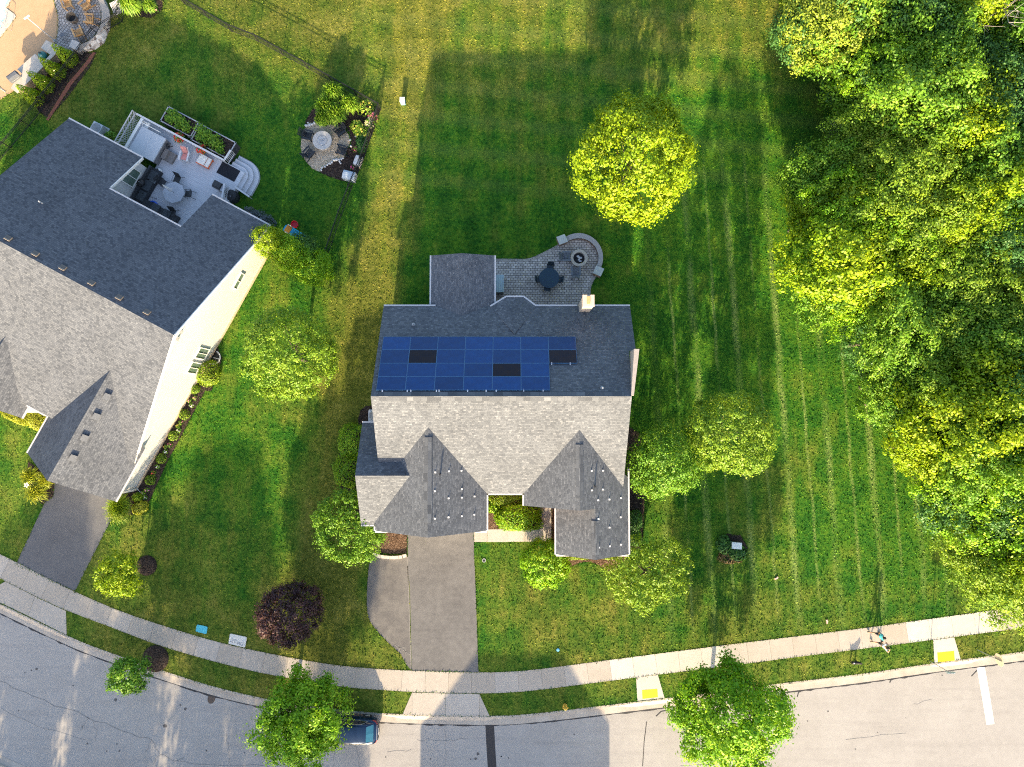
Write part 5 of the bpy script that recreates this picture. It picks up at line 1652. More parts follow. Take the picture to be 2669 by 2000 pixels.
# curved seat wall with striped outer face
t = Nt('seat_wall_face'); pp = t.pos()
vv = t.n('ShaderNodeTexVoronoi'); t.put(vv.inputs['Vector'], pp); vv.inputs['Scale'].default_value = 4.2
m_wallface = t.fin(t.ramp(t.sep(vv.outputs['Color'])[0], [(.1, (.16, .12, .10)), (.5, (.42, .38, .35)), (.9, (.60, .56, .52))]), .9)
o = thing('seat_wall', 'curved stone seat wall round the paver circle by the pool', 'wall', T('pool', 1330, 330))
rel = o.location
I_ = [T('pool', x, y, .55) for x, y in [(1700, -120), (1790, 60), (1830, 200), (1832, 330), (1800, 500), (1720, 640), (1600, 740), (1440, 810), (1400, 900)]]
O_ = [T('pool', x, y, .55) for x, y in [(1800, -120), (1880, 40), (1960, 180), (1985, 330), (1950, 380), (1800, 570), (1640, 740), (1500, 880), (1450, 945)]]
B_ = [T('pool', x, y, 0) for x, y in [(1820, -140), (1920, 40), (1985, 200), (1990, 350), (1990, 500), (1880, 780), (1720, 895), (1560, 945), (1450, 960)]]
n_ = len(I_)
b = MB(); b.grid([[p - rel for p in O_], [p - rel for p in I_]]); b.build('cap', M('wall_cap', (.36, .32, .28), .85, .1), o)
b = MB(); b.grid([[p - rel for p in B_], [p - rel for p in O_]]); b.grid([[p - rel for p in I_], [Vector((p.x, p.y, 0)) - rel for p in I_]]); b.build('face', m_wallface, o)
def block(name, label, cat, t, quad, h, mat, cap=None, group=None, z0=0.0):
    P = [T(t, x, y, h) for x, y in quad]
    c = sum(P, Vector((0, 0, 0))) / len(P); c.z = z0
    o = thing(name, label, cat, c, 0, group)
    b = MB(); b.prism([(p.x - c.x, p.y - c.y) for p in P], 0, h - z0 - (.06 if cap else 0)); b.build('body', mat, o)
    if cap:
        b = MB(); b.prism([((p.x - c.x) * 1.06, (p.y - c.y) * 1.06) for p in P], h - z0 - .06, h - z0); b.build('cap', cap, o)
    return o
m_cap_stone = M('cap_stone', (.44, .42, .40), .85, .1, 8)
block('stone_pillar', 'square stone pillar at the end of the curved seat wall', 'pillar', 'pool', [(1300, 715), (1440, 775), (1380, 905), (1240, 840)], .8, m_wallface, m_cap_stone)
# kitchen counter: L shape with the ceramic cooker in its notch
o = thing('kitchen_counter', 'long outdoor kitchen counter of pale stone by the pool', 'counter', T('pool', 700, 1150))
rel = o.location.copy(); rel.z = 0
m_top = M('counter_top', (.46, .42, .37), .5, .10, 3)
b = MB(); P = [T('pool', x, y, .95) for x, y in [(830, 725), (1085, 840), (1010, 960), (640, 1340), (310, 1680), (195, 1590), (250, 1500), (395, 1330), (310, 1250), (630, 970), (790, 1110), (900, 985), (735, 860)]]
b.prism([(p.x - rel.x, p.y - rel.y) for p in P], .90, .95); b.build('top', m_top, o)
b = MB(); P = [T('pool', x, y, .95) for x, y in [(835, 740), (1065, 845), (1000, 945), (630, 1325), (320, 1655), (210, 1580), (265, 1495), (415, 1330), (330, 1255), (630, 985), (790, 1128), (920, 985), (750, 855)]]
b.prism([(p.x - rel.x, p.y - rel.y) for p in P], 0, .90); b.build('base', M('counter_stone', (.34, .27, .20), .85, .18, 5), o)
p = T('pool', 755, 985, 1.0); p.z = .3
o = thing('ceramic_cooker', 'green egg shaped ceramic cooker set in the kitchen counter', 'cooker', p)
b = MB(); b.ell((0, 0, .55), (.31, .31, .42), 20, 12); b.build('body', M('green_glaze', (.02, .14, .15), .25, .15), o, True)
b = MB(); b.tube([(-.25, -.18, .62), (-.34, -.25, .64), (-.25, -.30, .62)], .02, 6); b.lathe((0, 0, .96), [(.08, 0), (.08, .06), (.001, .07)], 10); b.build('handle', m_dark, o)
p = T('pool', 250, 1390, 1.1); p.z = .95
o = thing('covered_grill', 'grey covered grill on the lower end of the kitchen counter', 'grill', p, rad(38))
b = MB(); b.box((0, 0, .17), (.88, .52, .34)); b.grid([[(-.44, -.26, .34), (.44, -.26, .34)], [(-.41, -.12, .42), (.41, -.12, .42)], [(-.41, .12, .42), (.41, .12, .42)], [(-.44, .26, .34), (.44, .26, .34)]]); b.build('cover', M('grey_cover', (.11, .12, .14), .7), o)
b = MB(); b.tube([(-.3, -.29, .2), (.3, -.29, .2)], .015, 6); b.build('handle', m_grey, o)
o = thing('light_pole', 'tall pale pole with short crossbar beside the pool', 'pole', T('pool', 985, 735))
b = MB(); b.tube([(0, 0, 0), (0, 0, 3.3)], .035, 8); b.build('pole', M('pole_pale', (.50, .50, .52), .4), o)
b = MB(); b.box((0, 0, 3.33), (.50, .10, .06), rz=rad(38)); b.build('crossbar', m_trim, o)
b = MB(); b.lathe((0, 0, 0), [(.12, 0), (.12, .03), (.04, .05)], 14); b.build('base', m_grey, o)
o = thing('pool_handrail', 'thin bent metal handrail at the edge of the pool', 'handrail', T('pool', 215, 560))
rel = o.location.copy()
b = MB(); b.tube([T('pool', 215, 560) - rel, T('pool', 215, 560) - rel + Vector((0, 0, .8)), T('pool', 130, 470) - rel + Vector((0, 0, .8)), T('pool', 100, 440) - rel + Vector((0, 0, .1))], .022, 7); b.build('rail', m_grey, o)
o = thing('folding_stool', 'dark folding stool on the pavers near the square pillar', 'stool', T('pool', 1180, 680))
b = MB(); b.box((0, 0, .42), (.34, .30, .03), rz=.4); b.build('seat', M('stool_grey', (.12, .13, .15), .7), o)
for s in (-1, 1):
    b = MB(); b.tube([(-.2 * s, -.18, 0), (.15 * s, .1, .41)], .014, 6); b.tube([(-.2 * s, .18, 0), (.15 * s, -.1, .41)], .014, 6); b.build('leg', m_grey, o)
for i, (x, y) in enumerate(((515, 497), (445, 583), (367, 668), (430, 617), (287, 748))):
    p = T('A', x, y, .3)
    o = thing('garden_light', 'small glowing garden light, %s in the pool bed' % ('topmost', 'second', 'fourth', 'third', 'lowest')[i], 'light', (p.x, p.y, 0), 0, 'small lights in the pool bed')
    b = MB(); b.tube([(0, 0, 0), (0, 0, .28)], .015, 6); b.build('stake', m_black, o)
    t_ = _cache.get('lampglow')
    if not t_:
        q = Nt('lamp_glow'); t_ = q.fin((.9, .75, .5)); q.b.inputs['Emission Color'].default_value = (1, .72, .36, 1); q.b.inputs['Emission Strength'].default_value = 2.2; _cache['lampglow'] = t_
    b = MB(); b.ell((0, 0, .31), (.05, .05, .04), 8, 6); b.build('bulb', t_, o)

# twig stack / bench at the corner between pool and lawn
o = thing('picket_gate', 'weathered white picket gate leaning by the corner grass clump', 'gate', T('A', 985, 120))
b = MB()
for i in range(8): b.bar((-.34 + i * .1, -.1 + i * .05, .02), (-.24 + i * .1, .35 + i * .05, 1.0), .07, .02)
b.build('picket', M('weathered_white', (.42, .42, .46), .8), o)
b = MB(); b.bar((-.4, 0, .25), (.5, .42, .25), .05); b.bar((-.33, .22, .78), (.55, .65, .78), .05); b.build('rail', M('weathered_white', (.42, .42, .46)), o)

# ================================================================== the neighbour's deck
DZ = .75
m_deck = M('deck_boards', (.255, .27, .31), .7, .06, 3)
def deck_mat():
    t = Nt('composite_deck')
    x, y, z = t.sep(t.obj())
    s = t.math('FRACT', t.math('DIVIDE', y, .14))
    n = t.noise(t.mapv(t.obj(), (.6, 4, 1)), 2, 3)
    c = t.mix(t.rng(n, .3, .7), (.52, .53, .57), (.60, .61, .65))
    c = t.mix(t.math('MULTIPLY', t.rng(t.math('ABSOLUTE', t.math('SUBTRACT', s, .5)), .44, .49), .55), c, (.10, .10, .12))
    return t.fin(c, .75, spec=.3)
m_deck = deck_mat()
DK = thing('timber_deck', 'raised grey deck in the notch of the neighbour house with curved steps', 'deck', NO, NR)
b = MB(); b.prism([(-14.2, 10.4), (-11.3, 10.4), (-11.3, 6.6), (-4.85, 6.6), (-4.85, 13.1), (-14.2, 13.1)], .1, DZ)
b.build('floor', m_deck, DK)
def round_step(k):
    w_ = .36 * k
    P = [(-6.2, 13.1), (-6.2, 13.1 + w_), (-5.4, 13.1 + w_)]
    cx, cy = -4.85 - .35, 13.1 - .35
    R = .35 + w_
    for i in range(0, 9):
        a = PI / 2 - i * PI / 16
        P.append((cx + R * math.cos(a) * 1.0, cy + R * math.sin(a)))
    P += [(-4.85 + w_, 11.75), (-4.85, 11.75)]
    return P
for k, z in ((1, .56), (2, .375), (3, .19)):
    b = MB(); b.prism(round_step(k), .0, z); b.build('step', m_deck, DK)
    b = MB()
    P = [Vector(q) for q in round_step(k)][1:-1]
    ribbon(b, [q for q in P], [q * 1.0 + Vector((-.03, -.03)) for q in P], z + .004)
    b.build('nosing', M('nosing_dark', (.20, .21, .24), .8), DK)
def rail(name, pts, h=.95, pick=True, cap=.14, z=DZ, mat=None):
    mat = mat or M('rail_white', (.56, .56, .58), .6, .06)
    b = MB()
    for a, c in zip(pts, pts[1:]):
        a, c = Vector(a), Vector(c)
        b.bar((*a, z + h), (*c, z + h), cap, .04); b.bar((*a, z + .12), (*c, z + .12), .04, .06)
        if pick:
            n = max(2, int((c - a).length / .13))
            for i in range(n + 1):
                q = a.lerp(c, i / n); b.box((q.x, q.y, z + h / 2), (.035, .035, h))
    return b.build(name, mat, DK)
rail('railing', [(-14.15, 13.05), (-6.3, 13.05)])
rail('railing', [(-6.3, 13.05), (-6.25, 14.0)], .9)
rail('railing', [(-4.9, 11.7), (-3.5, 11.55)], .62, z=.3)
rail('railing', [(-5.35, 11.45), (-4.95, 10.35)], .95)
# lattice privacy wall on the west side
b = MB()
for q in ((-14.2, 10.2, 13.1),):
    x0, y0, y1 = q
    for z in (DZ, DZ + 1.0, DZ + 1.45): b.bar((x0, y0, z), (x0, y1, z), .07)
    for i in range(12):
        yy = y0 + (y1 - y0) * i / 11
        for s in (-1, 1):
            a_, c_ = (x0, yy, DZ), (x0, min(y1, max(y0, yy + s * 1.4)), DZ + 1.4)
            b.bar(a_, c_, .03, .012)
b.build('lattice', M('lattice_grey', (.46, .46, .47), .7), DK)
b = MB(); b.bar((-13.55, 10.2, DZ + .95), (-13.55, 12.95, DZ + .95), .22, .05); b.bar((-13.1, 10.4, DZ + .7), (-13.1, 12.9, DZ + .7), .30, .06); b.build('bench_top', m_trim, DK)
for yy in (10.5, 12.8):
    b = MB(); b.box((-13.4, yy, DZ + .4), (.5, .08, .8)); b.build('bench_side', m_trim, DK)
def dthing(name, label, cat, t, x, y, h=DZ, rz=0.0, group=None, zat=DZ):
    p = T(t, x, y, h); p.z = zat
    return thing(name, label, cat, p, NR + rz, group)
# hot tub
o = dthing('hot_tub', 'square hot tub under a folded pale grey cover on the deck', 'hot tub', 'dk', 555, 612, 1.6)
b = MB(); b.box((0, 0, .40), (2.12, 2.02, .80)); b.build('cabinet', M('tub_grey', (.16, .16, .17), .7), o)
b = MB(); b.box((-.535, 0, .86), (1.06, 2.08, .12)); b.box((.535, 0, .86), (1.06, 2.08, .12)); b.build('cover', M('tub_cover', (.46, .49, .53), .65, .05), o)
b = MB(); b.tube([(-1.1, 1.05, .7), (-1.1, 1.25, 1.15), (.6, 1.25, 1.15)], .03, 7); b.build('cover_lifter', m_trim, o)
o = dthing('tub_step', 'two-tread brown-grey step unit beside the hot tub', 'step', 'dk', 850, 785, .9)
b = MB(); b.box((.15, 0, .13), (.62, .82, .26)); b.build('tread', M('step_brown', (.20, .18, .17), .8), o)
b = MB(); b.box((-.22, 0, .26), (.34, .82, .52)); b.build('tread', M('step_brown', (.20, .18, .17)), o)
o = dthing('bar_stool', 'black folded lounge arm beside the hot tub corner', 'stand', 'dk', 845, 630, 1.0)
b = MB(); b.bar((-.35, .15, .1), (.25, -.1, .75), .09); b.bar((.2, .1, .1), (.25, -.15, .75), .05); b.box((.2, -.15, .6), (.3, .22, .06)); b.build('frame', m_black, o)
# two raised planters
for i, (quad, lab) in enumerate((([(835, 100), (1250, 312), (1140, 505), (735, 293)], 'left'), ([(1262, 345), (1755, 588), (1630, 800), (1175, 545)], 'right'))):
    H_ = 1.0
    P = [nl(T('dk', x, y, H_)) for x, y in quad]
    cx_ = sum(q.x for q in P) / 4; cy_ = sum(q.y for q in P) / 4
    W_ = (P[1] - P[0]).length; D_ = (P[2] - P[1]).length
    o = thing('raised_planter', '%s raised vegetable planter of dark soil along the deck' % lab, 'planter', nw(cx_, cy_), NR, 'raised planters along the deck')
    b = MB()
    for s in (-1, 1):
        b.box((0, s * D_ / 2, H_ / 2), (W_, .05, H_)); b.box((s * W_ / 2, 0, H_ / 2), (.05, D_, H_))
    b.build('box', M('planter_dark', (.055, .05, .055), .85), o)
    b = MB()
    for s in (-1, 1):
        b.box((0, s * D_ / 2, H_), (W_ + .1, .08, .06)); b.box((s * W_ / 2, 0, H_), (.08, D_ + .1, .06))
    b.build('rim', M('planter_rim', (.42, .42, .44), .7), o)
    b = MB(); b.box((0, 0, H_ - .12), (W_ - .06, D_ - .06, .1)); b.build('soil', m_mulch_d, o)
    rng = np.random.default_rng(400 + i)
    spots = [(-1.35, .45, .3), (-.8, .55, .3), (-.2, .1, .5), (-1.2, -.35, .25), (-.75, -.4, .25), (.5, .2, .4), (.25, -.6, .3), (1.3, -.3, .45)] if i == 0 else [(-1.5, .5, .5), (-1.1, .1, .55), (-.7, .3, .5), (-1.2, -.4, .45), (-.5, -.35, .45), (.2, .2, .5), (.4, -.3, .55), (.8, -.1, .45), (1.1, -.5, .4)]
    for k, (x, y, r) in enumerate(spots):
        q = rng.normal(size=(170, 3)) * np.array([r * .4, r * .4, r * .45]) + np.array([0, 0, r * .7])
        V = leaf_quads(rng, q, rng.normal(size=q.shape) * .4 + np.array([0, 0, 1]), .16)
        me = np_mesh('crop', V, len(q), lf_mid, rng.uniform(0, 1, len(q)))
        pp_ = nw(cx_ + x * W_ / 4.0, cy_ + y * D_ / 2.0, H_ - .08)
        od = link('vegetable_plant', me); od.location = pp_
        tag(od, 'leafy green vegetable plant in the %s raised planter' % lab, 'vegetable', 'vegetable plants in the %s planter' % lab)
o = thing('rain_barrel', 'pale blue plastic tubs between the two raised planters', 'tub', T('dk', 1185, 500))
b = MB(); b.lathe((0, -.1, 0), [(.26, 0), (.30, .55), (.27, .58), (.24, .4), (.001, .38)], 16); b.build('tub', m_pale, o)
b = MB(); b.lathe((.12, .5, 0), [(.26, 0), (.30, .6), (.27, .63), (.24, .4), (.001, .38)], 16); b.build('tub', m_pale, o)
# flower pots
for x, y, r, lab, sd in ((990, 535, 11, 'left', 420), (1300, 695, 10, 'right', 421)):
    p = T('dk', x, y, 1.0); p.z = DZ
    o = thing('flower_pot', '%s pot of bright red flowers at the deck railing' % lab, 'flower pot', p, 0, 'pots of red flowers on the deck')
    b = MB(); b.lathe((0, 0, 0), [(.15, 0), (.20, .30), (.18, .30), (.001, .27)], 14); b.build('pot', M('terracotta', (.35, .14, .07), .8), o)
    P, N = dome_pts(sd, 130, .34, .34, .34); P[:, 2] += .3
    link('leaves', surf_leaves('leaves', lf_mid, sd, P, N, .11), o)
    P, N = dome_pts(sd + 5, 60, .36, .36, .36); P[:, 2] += .33
    V = leaf_quads(np.random.default_rng(sd), P, N * .4 + np.array([0, 0, 1]), .14, .95)
    link('blossom', np_mesh('blossom', V, 60, M('petal_red', (.80, .05, .03), .6, .25, 6)), o)
p = T('dk', 1072, 790, 1.0); p.z = DZ
adirondack('garden_chair', 'white garden chair with pink cushion on the deck', p, NR + rad(195), M('white_resin', (.66, .66, .67), .5), None, 'chair', M('pink_cushion', (.70, .30, .27), .8, .1, 20))
o = dthing('lounge_ottoman', 'low orange lounger with two white cushions on the deck', 'lounger', 'dk', 1330, 845, 1.0)
m_or = M('orange_frame', (.75, .13, .02), .6)
b = MB(); b.box((0, 0, .24), (1.12, .82, .08)); b.build('frame', m_or, o)
for sx in (-.5, .5):
    for sy_ in (-.35, .35):
        b = MB(); b.box((sx, sy_, .10), (.07, .07, .20)); b.build('leg', m_or, o)
b = MB(); b.box((-.17, .02, .33), (.66, .74, .10)); b.build('cushion', M('cushion_white', (.78, .74, .68), .8), o)
b = MB(); b.box((.38, .02, .33), (.30, .74, .10)); b.build('cushion', M('cushion_white', (.78, .74, .68)), o)
o = dthing('door_mat', 'dark rectangular mat at the top of the curved deck steps', 'mat', 'dk', 1660, 990, DZ)
b = MB(); b.box((0, 0, .012), (1.62, 1.0, .02)); b.build('mat', M('mat_black', (.014, .016, .022), .95, .2, 30), o)
o = dthing('white_pot', 'small white jug standing alone on the deck boards', 'jug', 'dk', 712, 978, .95)
b = MB(); b.lathe((0, 0, 0), [(.15, 0), (.20, .18), (.17, .36), (.06, .42), (.05, .36)], 16); b.build('body', m_trim, o)
b = MB(); b.ell((-.06, .04, .42), (.06, .06, .04), 8, 5); b.build('lid', m_dark, o)
# round-ish table with a closed parasol, and its chairs
tc = T('dk', 912, 1275, 1.45); tc.z = DZ
o = thing('patio_table', 'octagonal pale grey table with a furled parasol on the deck', 'table', tc, NR)
b = MB(); b.prism([(.86 * math.cos(k * PI / 4 + .39), .86 * math.sin(k * PI / 4 + .39)) for k in range(8)], .70, .74); b.build('top', M('table_slats', (.40, .42, .47), .6, .08, 2), o)
for k in range(4):
    a = k * PI / 2 + PI / 4
    b = MB(); b.box((.5 * math.cos(a), .5 * math.sin(a), .35), (.06, .06, .70)); b.build('leg', m_grey, o)
p2 = thing('parasol', 'furled white and grey parasol standing through the octagonal table', 'parasol', tc, NR)
b = MB(); b.tube([(0, 0, 0), (0, 0, 2.55)], .022, 8); b.build('pole', m_grey, p2)
b = MB(); b.lathe((0, 0, 0), [(.03, 2.5), (.05, 2.3), (.11, 1.7), (.13, 1.25), (.05, 1.2)], 10); b.build('canopy', M('parasol_cloth', (.60, .60, .62), .85), p2)
for x, y, tx, ty, lab in ((950, 1090, 905, 1200, 'above'), (1105, 1290, 990, 1280, 'right of'), (745, 1130, 860, 1230, 'upper left of')):
    p = T('dk', x, y, 1.25); p.z = DZ
    q = T('dk', tx, ty, 1.25)
    patio_chair('patio_chair', 'black sling chair %s the octagonal deck table' % lab, p, face(p, q), m_dark, 'black sling chairs on the deck')
p = T('dk', 890, 1560, 1.2); p.z = DZ
patio_chair('patio_chair', 'black sling chair below the octagonal table at the eave', p, NR + rad(200), m_dark, 'black sling chairs on the deck')
# dark sectional along the notch walls
o = dthing('outdoor_sofa', 'dark wicker corner sofa along the notch wall of the deck', 'sofa', 'dk', 420, 1230, 1.0)
m_wick = M('dark_wicker', (.030, .034, .040), .7, .3, 40)
c_ = nl(o.location)
rl = lambda x, y: (x - c_.x, y - c_.y)
b = MB(); b.box((*rl(-10.9, 8.4), .22), (.8, 3.2, .42)); b.build('seat', m_wick, o)
b = MB(); b.box((*rl(-11.25, 8.4), .55), (.14, 3.2, .5)); b.build('backrest', m_wick, o)
b = MB(); b.box((*rl(-9.0, 7.15), .22), (3.0, .75, .42)); b.build('seat', m_wick, o)
for x, y in ((-10.85, 7.6), (-10.85, 8.5), (-10.85, 9.4), (-9.4, 7.2), (-8.4, 7.2)):
    b = MB(); b.box((*rl(x, y), .47), (.62, .78, .11)); b.build('cushion', M('sofa_cushion', (.055, .065, .075), .85, .2, 10), o)
o = dthing('charcoal_grill', 'black three-legged round grill standing before the deck window', 'grill', 'dk', 470, 1150, 1.4)
b = MB(); b.ell((0, 0, .80), (.30, .30, .26), 16, 10); b.build('bowl', m_black, o, True)
for k in range(3):
    a = k * 2.1
    b = MB(); b.tube([(.15 * math.cos(a), .15 * math.sin(a), .6), (.36 * math.cos(a), .36 * math.sin(a), 0)], .018, 6); b.build('leg', m_black, o)
b = MB(); b.tube([(-.12, 0, 1.05), (-.1, 0, 1.12), (.1, 0, 1.12), (.12, 0, 1.05)], .014, 6); b.build('handle', m_grey, o)
o = dthing('side_bench', 'glass topped dark side table left of the octagonal table', 'side table', 'dk', 640, 1080, 1.15)
b = MB(); b.box((0, 0, .42), (.55, .70, .03)); b.build('top', M('smoked_glass', (.16, .19, .21), .2), o)
for sx in (-.24, .24):
    for sy_ in (-.3, .3):
        b = MB(); b.box((sx, sy_, .2), (.03, .03, .40)); b.build('leg', m_black, o)
o = dthing('tripod_stand', 'thin black tripod stand on the deck near the blue toy', 'stand', 'dk', 520, 1310, 1.0)
b = MB(); b.tube([(0, 0, .0), (0, 0, 1.0)], .018, 6); b.build('pole', m_black, o)
for a in (.2, 1.6, 4.0):
    b = MB(); b.tube([(0, 0, .35), (.85 * math.cos(a), .85 * math.sin(a), .02)], .016, 6); b.build('leg', m_black, o)
o = dthing('toy_boat', 'blue inflatable toy with pink middle lying on the deck', 'toy', 'dk', 625, 1435, .9)
rows_ = []
for k in range(21):
    a = 2 * PI * k / 20
    cx__, cy__ = .30 * math.cos(a), .20 * math.sin(a)
    rows_.append([(cx__ + .09 * math.cos(e) * math.cos(a), cy__ + .09 * math.cos(e) * math.sin(a), .09 + .09 * math.sin(e)) for e in [2 * PI * q / 8 for q in range(8)]])
b = MB(); b.grid(rows_, 0, True); b.build('ring', M('toy_blue', (.03, .12, .62), .35, .3, 6), o, True)
b = MB(); b.ell((0, 0, .06), (.18, .12, .08), 10, 6); b.build('centre', M('toy_pink', (.70, .06, .30), .5), o)
# grill cart at the gate
o = dthing('gas_grill', 'dark gas grill with pale side shelves at the lower deck gate', 'grill', 'dk', 1520, 1185, 1.5)
b = MB(); b.box((0, 0, .45), (.62, .55, .80)); b.build('cabinet', m_grey, o)
b = MB(); b.box((0, 0, .92), (.66, .56, .14)); b.box((0, .04, 1.03), (.62, .40, .12)); b.build('lid', m_dark, o)
for s in (-1, 1):
    b = MB(); b.box((s * .50, 0, .86), (.34, .50, .04)); b.build('shelf', M('shelf_pale', (.42, .46, .52), .5), o)
b = MB(); b.tube([(-.3, -.34, .95), (.3, -.34, .95)], .016, 6); b.build('handle', m_gutter, o)
o = thing('round_cover', 'black covered round object on the ground under the curved steps', 'covered grill', T('dk', 1740, 1350), NR)
b = MB(); b.lathe((0, 0, 0), [(.48, 0), (.52, .45), (.45, .75), (.2, .9), (.001, .92)], 18); b.build('cover', M('cover_black', (.02, .022, .026), .75, .2, 4), o)
b = MB(); b.ell((.1, -.1, .9), (.06, .04, .02), 8, 4); b.build('vent', m_grey, o)
# air conditioners
def condenser(label, p, rz, mat):
    o = thing('air_conditioner', label, 'air conditioner', p, rz)
    b = MB(); b.box((0, 0, .40), (.82, .82, .76)); b.box((0, 0, .02), (1.0, 1.0, .05)); b.build('cabinet', mat, o)
    b = MB(); b.lathe((0, 0, .79), [(.36, 0), (.36, .015), (.30, .02), (.12, .02), (.10, .04), (.001, .04)], 24); b.build('fan_grille', M('grille_grey', (.25, .26, .27), .5), o)
    return o
p = T('A', 795, 1055, .7); p.z = 0
condenser('pale grey condenser box behind the neighbour house', p, NR, M('condenser_pale', (.46, .49, .52), .5))
p = T('J', 1024, 265, .7); p.z = 0
condenser('white condenser box half under the left eave of the solar house', p, 0, M('condenser_pale', (.46, .49, .52)))
# toddler slide
p = T('bush', 1010, 380); 
o = thing('toy_slide', 'cyan orange and red plastic toddler slide on the neighbour lawn', 'slide', p, NR + rad(-2))
m_cy, m_rd = M('slide_cyan', (.02, .42, .72), .35, .05), M('slide_red', (.70, .03, .06), .4, .05)
b = MB()
b.grid([[(.1, -.24, .62), (.1, .24, .62)], [(.6, -.24, .35), (.6, .24, .35)], [(1.05, -.24, .12), (1.05, .24, .12)], [(1.2, -.2, .12), (1.2, .2, .12)]])
for s in (-1, 1): b.tube([(.1, s * .26, .70), (.6, s * .26, .43), (1.05, s * .26, .2), (1.2, s * .2, .16)], .05, 6)
b.build('chute', m_cy, o)
b = MB(); b.box((-.16, 0, .62), (.46, .52, .06)); b.build('platform', M('slide_orange', (.85, .30, .02), .45), o)
b = MB(); b.bar((-.38, -.2, .6), (-.72, -.2, .02), .10, .07); b.bar((-.38, .2, .6), (-.72, .2, .02), .10, .07)
for k in range(3): b.bar((-.45 - .1 * k, -.2, .48 - .16 * k), (-.45 - .1 * k, .2, .48 - .16 * k), .10, .05)
b.build('ladder', m_cy, o)
b = MB(); b.box((-.12, -.30, .72), (.34, .06, .30)); b.box((-.12, .30, .72), (.34, .06, .30)); b.build('side_panel', M('slide_cream', (.72, .68, .55), .5), o)
b = MB(); b.lathe((-.08, .62, 0), [(.25, 0), (.28, .34), (.26, .36), (.22, .12), (.001, .1)], 16); b.build('bucket', m_rd, o)
# window well and bowl at the side wall
p = T('E', 1760, 1365)
o = thing('window_well', 'white rimmed half round window well below the side windows', 'window well', p, NR)
b = MB()
rows_ = [[(.0 + r * math.cos(a), r * math.sin(a), z) for a in [-PI / 2 + PI * k / 12 for k in range(13)]] for r, z in ((.50, .0), (.50, .12), (.58, .12), (.58, 0))]
b.grid(rows_); b.build('rim', m_trim, o)
b = MB(); b.prism([(.5 * math.cos(-PI / 2 + PI * k / 12), .5 * math.sin(-PI / 2 + PI * k / 12)) for k in range(13)], None, .04); b.build('well', m_black, o)
b = MB(); b.bar((.02, 0, .1), (.5, .1, .1), .05); b.build('bar', m_trim, o)
o = thing('garden_ornament', 'small white whirligig on a thin black stake by the golden clumps', 'ornament', T('I', 330, 822))
b = MB(); b.tube([(0, 0, 0), (0, 0, 1.55)], .016, 6); b.build('stake', m_black, o)
b = MB()
for k in range(5):
    a = k * 2 * PI / 5; b.box((.10 * math.cos(a), .10 * math.sin(a), 1.58), (.18, .09, .015), rz=a)
b.build('blade', m_trim, o)
# ================================================================== main patio furniture
pf = T('pat', 1605, 555, .4)
o = thing('fire_pit', 'round pale stone fire pit inside the curved patio wall', 'fire pit', (pf.x, pf.y, .02))
b = MB(); b.lathe((0, 0, 0), [(.64, 0), (.64, .36), (.68, .36), (.68, .43), (.46, .43), (.45, .10)], 36); b.build('ring', M('pit_stone', (.44, .40, .35), .85, .1, 10), o)
b = MB(); b.lathe((0, 0, .10), [(.45, 0), (.2, .03), (.001, .04)], 24); b.build('ash_bed', M('ash_dark', (.016, .02, .026), .9, .4, 12), o)
r_ = random.Random(4)
for k in range(6):
    a = r_.uniform(0, 6.28); d = r_.uniform(.05, .28)
    b = MB(); b.ell((d * math.cos(a), d * math.sin(a), .17), (r_.uniform(.06, .15), r_.uniform(.05, .11), .05), 8, 5); b.build('ash_lump', M('ash_white', (.52, .54, .57), .9), o)
# curved wall and its two pillars
fw = T('pat', 1605, 555, 0)
o = thing('patio_wall', 'curved grey stone seat wall wrapping the round patio fire pit', 'wall', (fw.x, fw.y, 0))
ctr = T('pat', 1600, 545, .5)
sc_ = mpp(.5) / 6.703
ai, ao = [], []
for k in range(29):
    a = rad(126 - k * (126 + 26) / 28)
    ai.append(Vector((ctr.x - fw.x + 348 * sc_ * math.cos(a), ctr.y - fw.y + 345 * sc_ * math.sin(a))))
    ao.append(Vector((ctr.x - fw.x + 428 * sc_ * math.cos(a), ctr.y - fw.y + 435 * sc_ * math.sin(a))))
b = MB(); ribbon(b, ao, ai, .52); ribbon(b, ai, ai, .52, .46); ribbon(b, ao, ao, .46, .52)
b.build('cap', M('wall_cap_grey', (.33, .32, .33), .85, .08, 6), o)
m_wallstone = M('wall_stone_brown', (.24, .17, .13), .9, .25, 7)
b = MB(); ribbon(b, [q * .985 for q in ai], [q * 1.0 for q in ai], .46, 0.0); ribbon(b, ao, ao, .46, 0.0); b.build('face', m_wallstone, o)
m_pcap = M('pillar_cap', (.44, .47, .46), .8, .08, 6)
block('stone_pillar', 'square pale capped pillar at the upper left end of the curved patio wall', 'pillar', 'pat', [(1213, 190), (1350, 140), (1405, 265), (1265, 318)], .75, m_wallstone, m_pcap)
block('stone_pillar', 'square pale capped pillar at the right end of the curved patio wall', 'pillar', 'pat', [(1907, 690), (2040, 745), (1980, 872), (1850, 815)], .75, m_wallstone, m_pcap)
